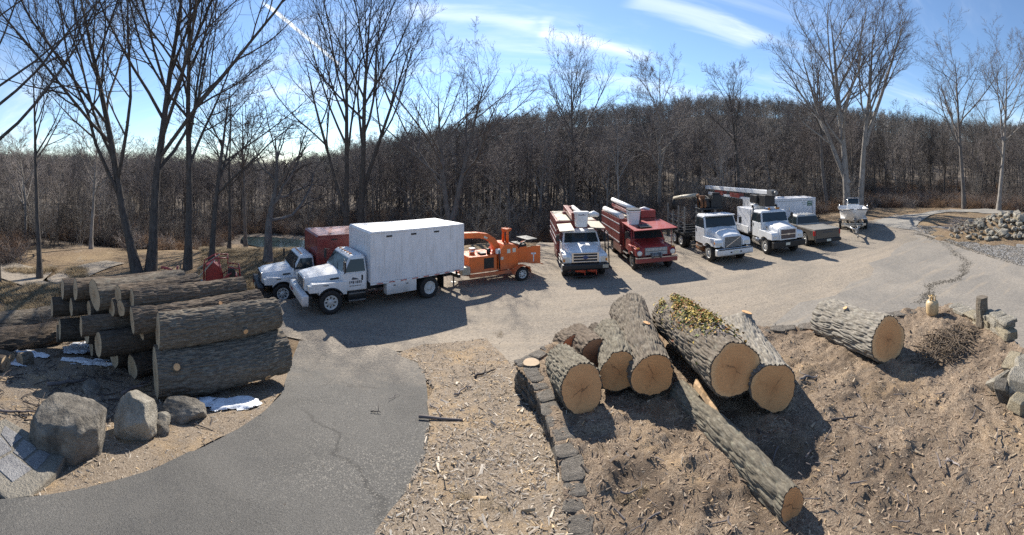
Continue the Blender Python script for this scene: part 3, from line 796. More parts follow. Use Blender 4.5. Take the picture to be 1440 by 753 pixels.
strip('side_road', M['road'], [W(1228, 318, .2), W(1240, 309, .3), W(1262, 303.5, .35), W(1300, 298.8, .35), W(1338, 296.2, .35), W(1420, 294, .35)],
      [W(1296, 332), W(1288, 322, .2), W(1292, 313, .3), W(1316, 305, .35), W(1346, 300.3, .35), W(1440, 297.5, .35)], 0.05, 'pale narrow road curving away behind the rock heap')
strip('gravel_strip', M['gravel'], [W(1290, 322), W(1345, 326), W(1400, 334), W(1460, 340)], [W(1300, 333), W(1345, 345), W(1400, 362), W(1470, 385)], 0.035, 'loose grey gravel beside the rock heap')
strip('woodland_track', M['lot'], [(-30, 4.5), (-21.5, 8.6), W(60, 388, -.3), W(92, 375, -.4), W(122, 367, -.4), W(150, 363, -.4)], [(-28, 2.2), (-19.5, 6.2), W(100, 396, -.3), W(134, 380, -.4), W(158, 371, -.4), W(176, 366.5, -.4)], 0.05, 'pale track running through shadow into the left hand wood')
# pond in the hollow
c = at_dist(425, 41.5); pn = []
for k in range(28):
    a = 2 * PI * k / 28
    pn.append((c.x + 8.5 * math.cos(a) * (1 + .12 * math.sin(3 * a)), c.y + 3.6 * math.sin(a) * (1 + .15 * math.cos(2 * a))))
pz = float(np.median(zg(np.array([p[0] for p in pn]), np.array([p[1] for p in pn]))))
poly_sheet('pond', M['water'], pn, 3.0, lambda x, y: 0 * x + pz, 0.12, 'dark still pond in the hollow below the field')
# ------------------------------------------------------------------ logs
def bark_disp(theta, x, Rr, L, rng, depth, cell=0.05, stretch=10.0, style='furrow'):
    s = int(rng.integers(1000))
    n = max(6, int(round(2 * PI * Rr / cell)))
    # periodic in theta: sample noise on a cylinder
    ct, st = np.cos(theta) * n / (2 * PI), np.sin(theta) * n / (2 * PI)
    xx = x / (cell * stretch)
    wx = (fbm(ct * 0.35, st * 0.35, xx * 0.9, s + 3, 2) - 0.5) * 1.6
    a = vnoise(ct * 1.15 + wx, st * 1.15 + wx, xx, s)
    b = vnoise(ct * 2.3 - wx, st * 2.3 + wx, xx * 1.7 + 5, s + 11)
    fur = np.exp(-((2 * a - 1) / 0.30) ** 2)
    d = 1.0 - 1.05 * fur + 0.35 * b
    low = (fbm(np.cos(theta) * 0.9, np.sin(theta) * 0.9, x * 0.9, s + 5, 3) - 0.5)
    return depth * (d - 0.6) + Rr * 0.26 * low

def make_log(name, label, p0, p1, r0, r1, bark, cut, seed, nu=120, nv=60, depth=0.03, cell=0.038, group=None, bend=0.0, knots=(), rough_end=False, cut1=None, tilt0=0.0):
    """log lying from p0 (front, sawn face) to p1; thing > bark, cut_face (two), knot"""
    rng = np.random.default_rng(seed)
    p0, p1 = Vector(p0), Vector(p1)
    L = (p1 - p0).length
    d = (p1 - p0).normalized()
    up = Vector((0, 0, 1)); yv = up.cross(d).normalized(); zv = d.cross(yv)
    root = bpy.data.objects.new(name, None); COL.objects.link(root)
    tag(root, label, 'log', group)
    root.matrix_world = Matrix(((d.x, yv.x, zv.x, p0.x), (d.y, yv.y, zv.y, p0.y), (d.z, yv.z, zv.z, p0.z), (0, 0, 0, 1)))
    th = np.linspace(0, 2 * PI, nu, endpoint=False); xs = np.linspace(0, L, nv)
    T, X = np.meshgrid(th, xs)
    Rb = r0 + (r1 - r0) * X / L
    oval = 1 + 0.075 * np.cos(2 * T + rng.uniform(0, 6)) + 0.04 * np.cos(3 * T + rng.uniform(0, 6))
    rr = Rb * oval + bark_disp(T, X, (r0 + r1) / 2, L, rng, depth, cell)
    # branch collars
    for (kx, kt, kr, kh) in knots:
        dt = np.angle(np.exp(1j * (T - kt))) * Rb
        rr = rr + kh * np.exp(-((X - kx * L) ** 2 + dt ** 2) / (2 * (kr * 1.05) ** 2))
    bx, by = rng.uniform(-1, 1, 2) * bend
    oy, oz = bx * np.sin(PI * X / L), by * np.sin(PI * X / L)
    V = np.stack([X, rr * np.cos(T) + oy, rr * np.sin(T) + oz], -1)
    # saw cuts are a little oblique
    sk0, sk1 = rng.uniform(-0.05, 0.05, 2) + tilt0, rng.uniform(-0.06, 0.06, 2)
    w0 = np.clip(1 - X / (0.3 * L), 0, 1); w1 = np.clip(1 - (L - X) / (0.3 * L), 0, 1)
    V[..., 0] += w0 * (V[..., 1] * sk0[0] + V[..., 2] * sk0[1]) + w1 * (V[..., 1] * sk1[0] + V[..., 2] * sk1[1])
    i = np.arange(nv - 1)[:, None] * nu + np.arange(nu)[None, :]
    j = np.arange(nv - 1)[:, None] * nu + (np.arange(nu)[None, :] + 1) % nu
    Fc = np.stack([i, j, j + nu, i + nu], -1).reshape(-1, 4)
    me = mesh_np('bark', V.reshape(-1, 3), Fc)
    link('bark', me, M[bark], root)
    for end, ring, cm in ((0, V[0], cut), (1, V[-1], cut1 or cut)):
        ctr = ring.mean(0)
        # inner ring: bark thickness shows as a dark rim, the wood sits inside it
        K = 6; pts = []
        for q in range(K):
            f = 1 - q / K
            f = f * 0.965 + 0.01 if q == 0 else f * 0.965
            pr = ctr + (ring - ctr) * f
            if q == 0:
                rad = np.linalg.norm(ring - ctr, axis=1, keepdims=True); sm = np.convolve(np.r_[rad[-4:, 0], rad[:, 0], rad[:4, 0]], np.ones(9) / 9, 'valid')[:, None]
                pr = ctr + (ring - ctr) / rad * np.minimum(sm * 0.955, rad * 0.985)
            pts.append(pr + np.array([(-0.004 if end == 0 else 0.004), 0, 0]))
        pts = np.concatenate(pts + [[ctr + np.array([(-0.004 if end == 0 else 0.004), 0, 0])]])
        fs = []
        for q in range(K - 1):
            a = q * nu + np.arange(nu); b = q * nu + (np.arange(nu) + 1) % nu
            fs.append(np.stack([a, a + nu, b + nu, b], -1) if end == 0 else np.stack([a, b, b + nu, a + nu], -1))
        a = (K - 1) * nu + np.arange(nu); b = (K - 1) * nu + (np.arange(nu) + 1) % nu; c = np.full(nu, K * nu)
        tri = np.stack([a, c, b], -1) if end == 0 else np.stack([a, b, c], -1)
        # dark rim: the thickness of the bark
        o = link('cut_face', mesh_np('cut_face', pts - ctr, fs + [tri]), M[cm], root, loc=tuple(ctr))
        rim = np.concatenate([ring, pts[:nu]])
        a = np.arange(nu); b = (a + 1) % nu
        fr = np.stack([a, a + nu, b + nu, b], -1) if end == 0 else np.stack([a, b, b + nu, a + nu], -1)
        link('bark_rim', mesh_np('bark_rim', rim, fr), M['bark_dark'], root)
    for (kx, kt, kr, kh) in knots:
        Rk = r0 + (r1 - r0) * kx
        dirv = Vector((0, math.cos(kt), math.sin(kt)))
        base = Vector((kx * L, bx * math.sin(PI * kx), by * math.sin(PI * kx))) + dirv * (Rk * 0.97)
        mb = MB(); mb.cyl(base, base + dirv * (kh + 0.035), kr * 1.1, kr * 0.85, 14)
        mb.obj('branch_stub', M[bark], root)
        c2 = base + dirv * (kh + 0.037)
        mk = MB(); a = dirv.orthogonal().normalized(); b2 = dirv.cross(a)
        ringp = [c2 + kr * 0.8 * (math.cos(2 * PI * t / 14) * a + math.sin(2 * PI * t / 14) * b2) for t in range(14)]
        mk.add(ringp + [q + dirv * 0.012 for q in ringp], [tuple(range(13, -1, -1)), tuple(range(14, 28))] + [(t, (t + 1) % 14, (t + 1) % 14 + 14, t + 14) for t in range(14)])
        mk.obj('sawn_knot', M['cut'], root)
    return root

# --- the pile on the terrace (front faces towards the house)
TB = TZ
def log_px(name, label, f, fz, rpx, fd, b, bz, bd, r0, r1, **kw):
    """f = pixel of the front face centre at distance fd ; b = pixel of the back end centre at distance bd"""
    p0 = at_dist(f[0], fd, z_at(f[1], fd)); p1 = at_dist(b[0], bd, z_at(b[1], bd))
    return make_log(name, label, p0, p1, r0, r1, **kw)
HI = dict(nu=270, nv=84)
log_px('log', 'short grey log at the left end of the terrace pile, nearest the wall', (819, 549), 0, 0, 6.95, (789, 512), 0, 8.7, 0.41, 0.37, bark='bark_moss', cut='cut', seed=1, depth=0.032, **HI)
log_px('log', 'mossy grey log with dark centre, second from left in the terrace pile', (871, 524), 0, 0, 7.5, (853, 468), 0, 9.6, 0.38, 0.35, bark='bark_moss', cut='cut', seed=2, depth=0.03, bend=0.05, **HI)
log_px('log', 'tall leaning pale grey log reaching back highest in the terrace pile', (918, 527), 0, 0, 7.3, (884, 434), 0, 10.6, 0.41, 0.44, bark='bark_grey', cut='cut', seed=3, depth=0.036, bend=0.08, knots=((0.42, 1.9, 0.10, 0.03),), **HI)
ivylog = log_px('log', 'thickest log of the terrace pile, its back overgrown with ivy', (1036, 521), 0, 0, 6.75, (942, 446), 0, 10.0, 0.475, 0.46, bark='bark_grey', cut='cut', seed=4, depth=0.035, knots=((0.5, 2.7, 0.08, 0.05),), **HI)
log_px('log', 'grey log at the right end of the terrace pile, half behind the ivy log', (1089, 546), 0, 0, 6.9, (1036, 468), 0, 9.6, 0.42, 0.47, bark='bark_pale', cut='cut', seed=5, depth=0.03, knots=((0.9, 1.9, 0.16, 0.10),), **HI)
log_px('log', 'long thin furrowed log lying lowest and reaching towards the viewer', (1114, 713), 0, 0, 4.9, (955, 557), 0, 7.6, 0.205, 0.26, bark='bark_moss', cut='cut', seed=6, nu=160, nv=120, depth=0.024, cell=0.034, bend=0.06)
log_px('log', 'red brown log end peeping out behind the short grey log', (840, 502), 0, 0, 8.5, (812, 476), 0, 10.0, 0.36, 0.35, bark='bark_brown', cut='cut_red', seed=7, nu=140, nv=50)
log_px('log', 'small red log behind the left end of the terrace pile', (806, 488), 0, 0, 9.2, (792, 478), 0, 10.0, 0.27, 0.26, bark='bark_brown', cut='cut_red', seed=8, nu=120, nv=40)
log_px('log', 'dark brown log lying behind the pile between two pale logs', (850, 478), 0, 0, 9.6, (838, 468), 0, 10.6, 0.25, 0.25, bark='bark_dark', cut='cut_red', seed=9, nu=120, nv=40)
log_px('log', 'big single log with wide pale sawn face at the right of the terrace', (1250, 478), 0, 0, 8.75, (1166, 449), 0, 10.6, 0.50, 0.53, bark='bark_pale', cut='cut', seed=10, knots=((0.55, 1.2, 0.07, 0.03),), depth=0.042, cell=0.045, **HI)

def disc(label, px, py, d, r, h, seed, tilt=(0, 0)):
    rng = np.random.default_rng(seed)
    p = at_dist(px, d, z_at(py, d))
    root = thing('log_slice', label, 'log slice', p, 0)
    root.rotation_euler = (tilt[0], tilt[1], 0)
    n = 40; mb = MB()
    rad = [r * (1 + 0.05 * math.sin(3 * 2 * PI * i / n + seed) + 0.03 * rng.uniform(-1, 1)) for i in range(n)]
    rings = [[(rad[i] * math.cos(2 * PI * i / n), rad[i] * math.sin(2 * PI * i / n), z) for i in range(n)] for z in (0, h)]
    mb.loft(rings, True, True); mb.obj('bark', M['bark_brown'], root)
    m2 = MB(); rr = [[(0.95 * rad[i] * math.cos(2 * PI * i / n), 0.95 * rad[i] * math.sin(2 * PI * i / n), z) for i in range(n)] for z in (h + 0.001, h + 0.006)]
    m2.loft(rr, True, False); o = m2.obj('cut_face', M['cut_pale'], root)
disc('thin round pale log slice lying flat on the wall end', 747, 516, 8.62, 0.19, 0.10, 3)
disc('small round log slice leaning beside the flat one', 776, 516, 8.75, 0.15, 0.12, 5, (R(62), R(-12)))

# split slab with bright torn wood between the logs
mb = MB()
a0, a1 = at_dist(978, 7.2, 1.68), at_dist(1012, 6.5, 1.50)
d = (a1 - a0); sd = Vector((0.83, 0.55, 0)).normalized()
prof = [(-0.10, 0.0), (-0.06, 0.06), (0.01, 0.08), (0.08, 0.03), (0.11, -0.03)]
rings = []
for k in range(9):
    t = k / 8; w = 1.0 - 0.75 * abs(t - 0.35) ** 1.5
    rings.append([a0 + d * t + sd * (x * w) + Vector((0, 0, z * w + 0.02 * math.sin(9 * t + x * 20))) for x, z in prof] + [a0 + d * t + sd * (0.02 * w) + Vector((0, 0, -0.07))])
mb.loft(rings, True, False)
o = mb.obj('split_slab', M['splint']); tag(o, 'torn slab of bright orange wood wedged under the ivy log', 'wood slab')

# ivy on the thick log: stems and leaves are one thing
def ivy():
    rng = np.random.default_rng(77)
    root = thing('ivy', 'ivy with yellowed leaves growing over the thickest log', 'ivy', tuple(ivylog.matrix_world.translation))
    mw = np.array(ivylog.matrix_world)
    L = 3.2; Vs, Fs, Cs = [], [], []
    n = 5200
    t = rng.beta(2.6, 1.5, n) * 3.5 + 0.12
    th = rng.normal(2.0, 0.62, n)
    r = 0.475 + np.abs(rng.normal(0, 0.06, n)) + 0.012
    cl = fbm(t * 2.6, th * 2.2, seed=3, oct=2)
    keep = cl > 0.44
    t, th, r = t[keep], th[keep], r[keep]
    for k in range(len(t)):
        s = rng.uniform(0.02, 0.045)
        nrm = np.array([rng.normal(0, 0.4), math.cos(th[k]) + rng.normal(0, 0.45), math.sin(th[k]) + rng.normal(0, 0.45)]); nrm /= np.linalg.norm(nrm)
        a = np.cross(nrm, [rng.normal(), rng.normal(), rng.normal()]); a /= np.linalg.norm(a); b = np.cross(nrm, a)
        c = np.array([t[k], r[k] * math.cos(th[k]), r[k] * math.sin(th[k])])
        pl = [(-1.0, 0), (-0.35, 0.75), (0.25, 0.55), (1.15, 0.0), (0.25, -0.55), (-0.35, -0.75)]
        base = len(Vs)
        for (u, v) in pl: Vs.append(c + s * (u * a + v * b) + nrm * s * 0.25 * abs(v))
        Fs.append([base, base + 1, base + 2, base + 3]); Fs.append([base, base + 3, base + 4, base + 5])
        w = rng.random()
        col = (0.42, 0.30, 0.055) if w < 0.42 else (0.30, 0.17, 0.05) if w < 0.6 else (0.15, 0.17, 0.04) if w < 0.92 else (0.36, 0.11, 0.03)
        j = rng.uniform(0.7, 1.3)
        Cs += [tuple(x * j for x in col)] * 6
    V = np.array(Vs); V = (mw[:3, :3] @ V.T).T
    o = link('leaves', mesh_np('leaves', V, np.array(Fs), False, np.array(Cs)), M['attr_soft'], root); o['kind'] = 'stuff'
    mb = MB()
    for k in range(46):
        th0 = rng.normal(1.9, 0.6); x0 = rng.uniform(0.2, 2.2); pts = []
        for s in range(9):
            th0 += rng.normal(0, 0.13); x0 += rng.uniform(0.02, 0.22)
            rr = 0.475 + 0.03 + 0.02 * rng.random()
            pts.append(mw[:3, :3] @ np.array([min(x0, 3.6), rr * math.cos(th0), rr * math.sin(th0)]))
        mb.tube([tuple(p) for p in pts], rng.uniform(0.005, 0.012), 4)
    o = mb.obj('stems', M['twig3'], root); o['kind'] = 'stuff'
ivy()

# --- the stack left of the drive.  Local frame: A along the logs, Q away from the viewer
SO = np.array([-6.75, 5.2]); SA = np.array([0.45, 0.893]); SQ = np.array([-0.893, 0.45])
def stack_log(label, lpx, s1, q, z, r0, r1=None, bark='bark_dark', cut='cut_pale', seed=0, dz=0.0, dq=None, **kw):
    if dq is None: dq = 0.0 if seed in (21, 22) else 0.35 if seed in (23, 24) else 0.75
    t = math.tan(az_of(lpx)); s0 = (t * (SO[1] + SQ[1] * q) - SO[0] - SQ[0] * q) / (SA[0] - t * SA[1])   # left end lies on that sight line
    a = SO + SA * s0 + SQ * q; b = SO + SA * s1 + SQ * (q + dq)
    kw.setdefault('nu', 96); kw.setdefault('nv', 30)
    return make_log('log', label, (a[0], a[1], z), (b[0], b[1], z + dz), r0, r1 or r0 * 0.95, bark, cut, seed, **kw)
SH = dict(nu=230, nv=84)
stack_log('thickest log, bottom of the left stack, with a sawn knot near its right end', 219, 3.05, 0.0, 1.16, 0.50, 0.47, 'bark_grey', seed=21, depth=0.035, knots=((0.80, -2.60, 0.10, 0.05), (0.12, 2.5, 0.09, 0.02)), **SH)
stack_log('second log from the bottom of the left stack, small round knot in its bark', 222, 3.0, 0.20, 2.00, 0.40, 0.36, 'bark_grey', seed=22, depth=0.03, knots=((0.66, -2.9, 0.07, 0.03),), bend=0.05, dz=0.03, **SH)
stack_log('long wavy log third from the bottom of the left stack', 186, 2.95, 0.72, 2.06, 0.28, 0.26, 'bark_brown', seed=23, depth=0.026, knots=((0.62, 2.4, 0.06, 0.03),), bend=0.10, dz=0.05, **SH)
stack_log('topmost straight log of the left stack, its bark partly mossy', 185, 2.6, 1.12, 2.42, 0.28, 0.26, 'bark_brown', seed=24, depth=0.026, bend=0.04, dz=-0.02, **SH)
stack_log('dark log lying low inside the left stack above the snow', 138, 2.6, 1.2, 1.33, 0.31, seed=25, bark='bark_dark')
stack_log('squared looking log end beside the snow, middle of the left stack', 114, 2.5, 1.55, 1.62, 0.23, seed=26, bark='bark_brown')
stack_log('small pale log ends under the wavy log of the left stack', 199, 2.3, 0.75, 1.76, 0.14, seed=27)
stack_log('thin log end above the dark low log of the left stack', 190, 2.3, 0.98, 1.78, 0.13, seed=28)
stack_log('short pale ended log tucked behind the wavy log', 170, 1.5, 1.25, 2.18, 0.21, seed=29, bark='bark_brown')
stack_log('round log end just left of the topmost straight log', 166, 1.5, 1.45, 2.46, 0.23, seed=30, bark='bark_brown')
stack_log('large grey log in the middle of the left stack, top row', 133, 1.2, 2.0, 2.28, 0.40, seed=31, bark='bark_grey')
stack_log('log with narrow tall sawn face left of the large grey log', 157, 1.5, 1.62, 2.05, 0.24, seed=32, bark='bark_brown')
stack_log('mossy topped log near the far end of the left stack', 106, 1.2, 2.62, 2.22, 0.28, seed=33, bark='bark_brown')
stack_log('log with wide sawn face at the far left of the stack, top row', 88, 1.2, 3.3, 2.02, 0.32, seed=34, bark='bark_brown')
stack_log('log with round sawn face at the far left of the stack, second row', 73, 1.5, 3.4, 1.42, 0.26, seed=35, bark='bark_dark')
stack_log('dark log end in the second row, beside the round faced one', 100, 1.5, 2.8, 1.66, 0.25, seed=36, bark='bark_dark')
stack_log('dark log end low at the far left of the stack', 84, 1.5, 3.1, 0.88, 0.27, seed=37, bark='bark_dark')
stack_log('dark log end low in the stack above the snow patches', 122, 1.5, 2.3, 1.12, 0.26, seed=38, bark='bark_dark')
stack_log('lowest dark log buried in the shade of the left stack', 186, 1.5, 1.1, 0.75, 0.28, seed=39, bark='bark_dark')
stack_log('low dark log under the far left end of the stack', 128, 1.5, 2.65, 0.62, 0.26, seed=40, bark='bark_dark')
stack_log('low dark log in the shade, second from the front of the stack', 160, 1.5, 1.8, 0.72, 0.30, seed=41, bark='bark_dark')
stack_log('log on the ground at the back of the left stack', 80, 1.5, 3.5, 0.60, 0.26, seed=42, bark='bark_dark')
stack_log('thin log with pale end lying between the two top rows', 125, 1.5, 2.3, 1.80, 0.20, seed=43, bark='bark_brown')
stack_log('pale grey log along the back of the stack top', 118, 1.2, 2.9, 2.25, 0.20, seed=44, bark='bark_grey')
# loose logs farther left
def loose(label, a, b, r, bark, seed, zc=None, **kw):
    za, zb = zg1(*a) + r * 0.93, zg1(*b) + r * 0.93
    kw.setdefault('nu', 90); kw.setdefault('nv', 50)
    return make_log('log', label, (a[0], a[1], za), (b[0], b[1], zb), r, r * 0.9, bark, 'cut_pale', seed, **kw)
def P2(px, d): p = at_dist(px, d); return (p.x, p.y)
loose('long grey log lying on the ground left of the stack, upper one', P2(-40, 13.0), P2(92, 14.2), 0.36, 'bark_grey', 51)
loose('long brown log lying on the ground left of the stack, lower one', P2(-40, 11.4), P2(84, 12.5), 0.34, 'bark_brown', 52)
loose('pale forked log lying across the ground at the left edge', P2(-30, 12.3), P2(60, 13.2), 0.17, 'bark_grey', 53)
loose('pale fallen log behind the left stack near the track', P2(150, 19.0), P2(246, 17.6), 0.46, 'bark_grey', 54)
loose('thin pale fallen log beyond the stack beside the track', P2(125, 20.5), P2(205, 20.0), 0.18, 'bark_grey', 55)
loose('stubby log round lying beside the snow at the left', P2(28, 10.4), P2(44, 10.6), 0.17, 'bark_grey', 56, nu=70, nv=16)
loose('short log with pale round end at the left picture edge', P2(8, 10.0), P2(-30, 10.6), 0.20, 'bark_brown', 57, nu=70, nv=16)
loose('small log lying above the pale round end at the left edge', P2(16, 10.5), P2(-24, 11.2), 0.16, 'bark_brown', 58, nu=70, nv=16)
# ------------------------------------------------------------------ bare trees
def tubes_np(P, Rr, n):
    """P (m,k,3), Rr (m,k) -> verts, quads"""
    m, k, _ = P.shape
    T = np.empty_like(P); T[:, 1:-1] = P[:, 2:] - P[:, :-2]; T[:, 0] = P[:, 1] - P[:, 0]; T[:, -1] = P[:, -1] - P[:, -2]
    T /= np.linalg.norm(T, axis=2, keepdims=True) + 1e-9
    mt = P[:, -1] - P[:, 0]; mt /= np.linalg.norm(mt, axis=1, keepdims=True) + 1e-9
    ref = np.where(np.abs(mt[:, 2:3]) < 0.7, np.array([[0, 0, 1.0]]), np.array([[1.0, 0, 0]]))[:, None, :]
    U = np.cross(T, np.broadcast_to(ref, T.shape)); U /= np.linalg.norm(U, axis=2, keepdims=True) + 1e-9
    Wv = np.cross(T, U)
    a = np.linspace(0, 2 * PI, n, endpoint=False)
    V = P[:, :, None, :] + Rr[:, :, None, None] * (np.cos(a)[None, None, :, None] * U[:, :, None, :] + np.sin(a)[None, None, :, None] * Wv[:, :, None, :])
    base = (np.arange(m)[:, None, None] * k + np.arange(k - 1)[None, :, None]) * n
    i = base + np.arange(n)[None, None, :]; j = base + (np.arange(n)[None, None, :] + 1) % n
    return V.reshape(-1, 3), np.stack([i, j, j + n, i + n], -1).reshape(-1, 4)

def gen_tree(seed, H, r0, lean=(0, 0), stems=None, bare=0.35, limbs=11, sub=7, twig=6, twig2=5, spread=38, up=0.22, limb_len=0.5, gnarl=0.075, crooked=0.028, levels=4, twig_r=0.011, apex=True):
    """returns polylines by level.  bare = share of the height without limbs; spread = limb angle off the stem in degrees"""
    rng = np.random.default_rng(seed)
    out = [[] for _ in range(levels + 1)]
    def branch(p, d, L, r, lvl, rend):
        k = (11, 8, 6, 4, 3)[lvl]
        pts = [p.copy()]; st = L / (k - 1)
        dd = d / np.linalg.norm(d)
        g = (crooked, gnarl, gnarl * 1.3, gnarl * 1.6, gnarl * 1.8)[lvl]
        for q in range(k - 1):
            dd = dd + rng.normal(0, g, 3) + np.array([0, 0, up * (0.25 if lvl == 0 else 0.5 if lvl == 1 else 0.35) / (k - 1) * 3])
            dd /= np.linalg.norm(dd)
            pts.append(pts[-1] + dd * st)
        pts = np.array(pts); t = np.linspace(0, 1, k)
        rad = rend + (r - rend) * (1 - t) ** (0.8 if lvl == 0 else 0.9)
        if lvl == 0:
            rad = rad + r * 0.45 * np.exp(-t * L / (r * 2.2))
        out[lvl].append((pts, rad))
        return pts, rad
    def child_dir(d, ang):
        d = d / np.linalg.norm(d)
        a = np.cross(d, rng.normal(0, 1, 3)); a /= np.linalg.norm(a)
        return d * math.cos(ang) + a * math.sin(ang)
    def at(pts, t):
        f = t * (len(pts) - 1); i = min(int(f), len(pts) - 2); w = f - i
        return pts[i] * (1 - w) + pts[i + 1] * w, pts[i + 1] - pts[i], i, w
    def sub_branches(pts, rad, L, lvl, count, t0):
        if lvl > levels: return
        for c in range(count):
            t = t0 + (1 - t0) * (c + rng.uniform(0.1, 0.9)) / count
            p, d, i, w = at(pts, t)
            rr = rad[i] * (1 - w) + rad[i + 1] * w
            ang = R(rng.normal({1: spread, 2: 40, 3: 42, 4: 45}[lvl], 8))
            cd = child_dir(d, ang)
            if lvl >= 2 and cd[2] < -0.15: cd[2] *= -0.4
            if lvl == 1:
                l = L * limb_len * rng.uniform(0.75, 1.2) * (1.15 - 0.65 * (t - t0) / (1 - t0 + 1e-6)); r1 = min(rr * 0.62, rr)
            else:
                l = L * {2: 0.52, 3: 0.5, 4: 0.55}[lvl] * rng.uniform(0.6, 1.15) * (1.1 - 0.45 * t); r1 = rr * {2: 0.6, 3: 0.6, 4: 0.7}[lvl]
            r1 = max(r1, twig_r)
            pts2, rad2 = branch(p, cd, l, r1, lvl, max(twig_r * 0.45, r1 * 0.22))
            cnt = {1: sub, 2: twig, 3: twig2}.get(lvl, 0)
            sub_branches(pts2, rad2, l, lvl + 1, max(1, int(round(cnt * rng.uniform(0.75, 1.25)))) if cnt else 0, 0.22 if lvl == 1 else 0.18)
    for (dx, dy, sc, z0, ox, oy) in (stems or [(0, 0, 1.0, 0, 0, 0)]):
        d = np.array([lean[0] + dx, lean[1] + dy, 1.0])
        p0 = np.array([ox, oy, z0 - 0.15])
        L = H * sc
        pts, rad = branch(p0, d, L * 0.93, r0 * sc, 0, max(twig_r, r0 * 0.05))
        sub_branches(pts, rad, L * 0.93, 1, max(2, int(limbs * sc)), max(0.05, (bare * H - z0) / (L)))
    return out

def tree_meshes(pl, nside=(10, 6, 4, 3, 3), tag_='tree'):
    trunk_v, trunk_f, cv, cf = [], [], [], []
    bt = bc = 0
    for lvl, lst in enumerate(pl):
        if not lst: continue
        P = np.array([a for a, b in lst]); Rr = np.array([b for a, b in lst])
        V, Fc = tubes_np(P, Rr, nside[lvl])
        if lvl <= 1: trunk_v.append(V); trunk_f.append(Fc + bt); bt += len(V)
        else: cv.append(V); cf.append(Fc + bc); bc += len(V)
    return mesh_np('trunk', np.concatenate(trunk_v), np.concatenate(trunk_f)), mesh_np('crown', np.concatenate(cv), np.concatenate(cf))

def place_tree(label, meshes, loc, rz=0.0, sc=1.0, group=None, name='bare_tree', mats=('treebark', 'twig'), sz=None):
    root = thing(name, label, 'tree', loc, rz, group)
    root.scale = (sc, sc, sz or sc)
    for nm, me, mk in (('trunk', meshes[0], mats[0]), ('crown', meshes[1], mats[1])):
        link(nm, me, M[mk], root)
    return root

def hero(label, px, d, seed, ytop, r0, name='bare_tree', mats=('treebark', 'twig'), **kw):
    p = at_dist(px, d); z = zg1(p.x, p.y)
    H = z_at(ytop, d) - z
    # lean is given in screen sense: first value to the right as seen from the camera
    lr = kw.pop('lean', (0, 0)); a = az_of(px)
    lw = (lr[0] * math.cos(a) + lr[1] * math.sin(a), -lr[0] * math.sin(a) + lr[1] * math.cos(a))
    st = kw.pop('stems', None)
    if st:
        st = [((s[0] * math.cos(a) + s[1] * math.sin(a)), (-s[0] * math.sin(a) + s[1] * math.cos(a)), s[2], s[3], s[4] * math.cos(a), -s[4] * math.sin(a)) for s in st]
    pl = gen_tree(seed, H, r0, lean=lw, stems=st, **kw)
    return place_tree(label, tree_meshes(pl), (p.x, p.y, z), mats=mats, name=name)

BIG = dict(limbs=15, sub=9, twig=7, twig2=5)
hero('big bare tree leaning left beside the track, first behind the log stack', 193, 23.5, 101, -110, 0.28, lean=(-0.19, 0.05), bare=0.22, spread=34, limb_len=0.60, up=0.4, **BIG)
hero('thick straight bare tree with pale trunk right of the leaning one', 212, 23.8, 102, -130, 0.30, lean=(0.02, 0), bare=0.28, spread=30, limb_len=0.60, up=0.45, **BIG)
hero('tall slim dark bare tree left of the red machine', 264, 24.2, 103, -120, 0.24, lean=(0.03, 0), bare=0.30, spread=28, limb_len=0.5, up=0.45, **BIG)
hero('slim bare tree standing just behind the red machine', 297, 24.6, 104, 95, 0.21, lean=(0.03, 0), bare=0.35, spread=45, limb_len=0.55, limbs=10, sub=7, twig=6, twig2=4)
hero('crooked short bare tree at the field edge left of the white cab', 377, 25.5, 105, 165, 0.30, lean=(-0.05, 0), bare=0.30, spread=46, limb_len=0.62, gnarl=0.2, crooked=0.09, limbs=9, sub=7, twig=6, twig2=4, mats=('treebark2', 'twig'))
hero('left one of two tall dark bare trees behind the white box truck', 487, 43, 106, -25, 0.34, lean=(-0.03, 0), bare=0.34, spread=34, limb_len=0.52, up=0.35, stems=[(0, 0, 1.0, 0, 0), (-0.30, 0, 0.72, 3.2, 0)], limbs=11, sub=8, twig=7, twig2=4)
hero('right one of two tall dark bare trees behind the white box truck', 507, 44, 107, -35, 0.38, lean=(0.02, 0), bare=0.36, spread=34, limb_len=0.50, up=0.4, stems=[(0, 0, 1.0, 0, 0), (0.24, 0, 0.7, 5.0, 0)], limbs=12, sub=9, twig=7, twig2=4)
hero('broad round crowned bare tree behind the orange chipper', 636, 40, 108, 110, 0.34, lean=(-0.03, 0), bare=0.36, spread=44, limb_len=0.62, stems=[(-0.16, 0, 1.0, 0, 0), (0.30, 0, 0.92, 3.0, 0)], limbs=10, sub=8, twig=7, twig2=4, mats=('treebark2', 'twig2'))
hero('tall bare tree on the skyline above the white bucket truck', 806, 50, 109, 76, 0.32, lean=(0, 0), bare=0.45, spread=36, limb_len=0.46, limbs=13, sub=8, twig=7, twig2=4, mats=('treebark2', 'twig2'))
hero('pale feathery bare tree rising behind the log loader', 927, 46, 110, 92, 0.26, lean=(0, 0), bare=0.28, spread=44, limb_len=0.45, limbs=16, sub=9, twig=8, twig2=4, mats=('treebark3', 'twig3'))
hero('tallest bare tree of the right hand pair behind the boat', 1192, 44, 111, 2, 0.42, lean=(-0.06, 0), bare=0.30, spread=38, limb_len=0.52, up=0.35, stems=[(0, 0, 1.0, 0, 0), (-0.42, 0, 0.70, 3.5, 0)], limbs=12, sub=9, twig=7, twig2=4, mats=('treebark3', 'twig2'))
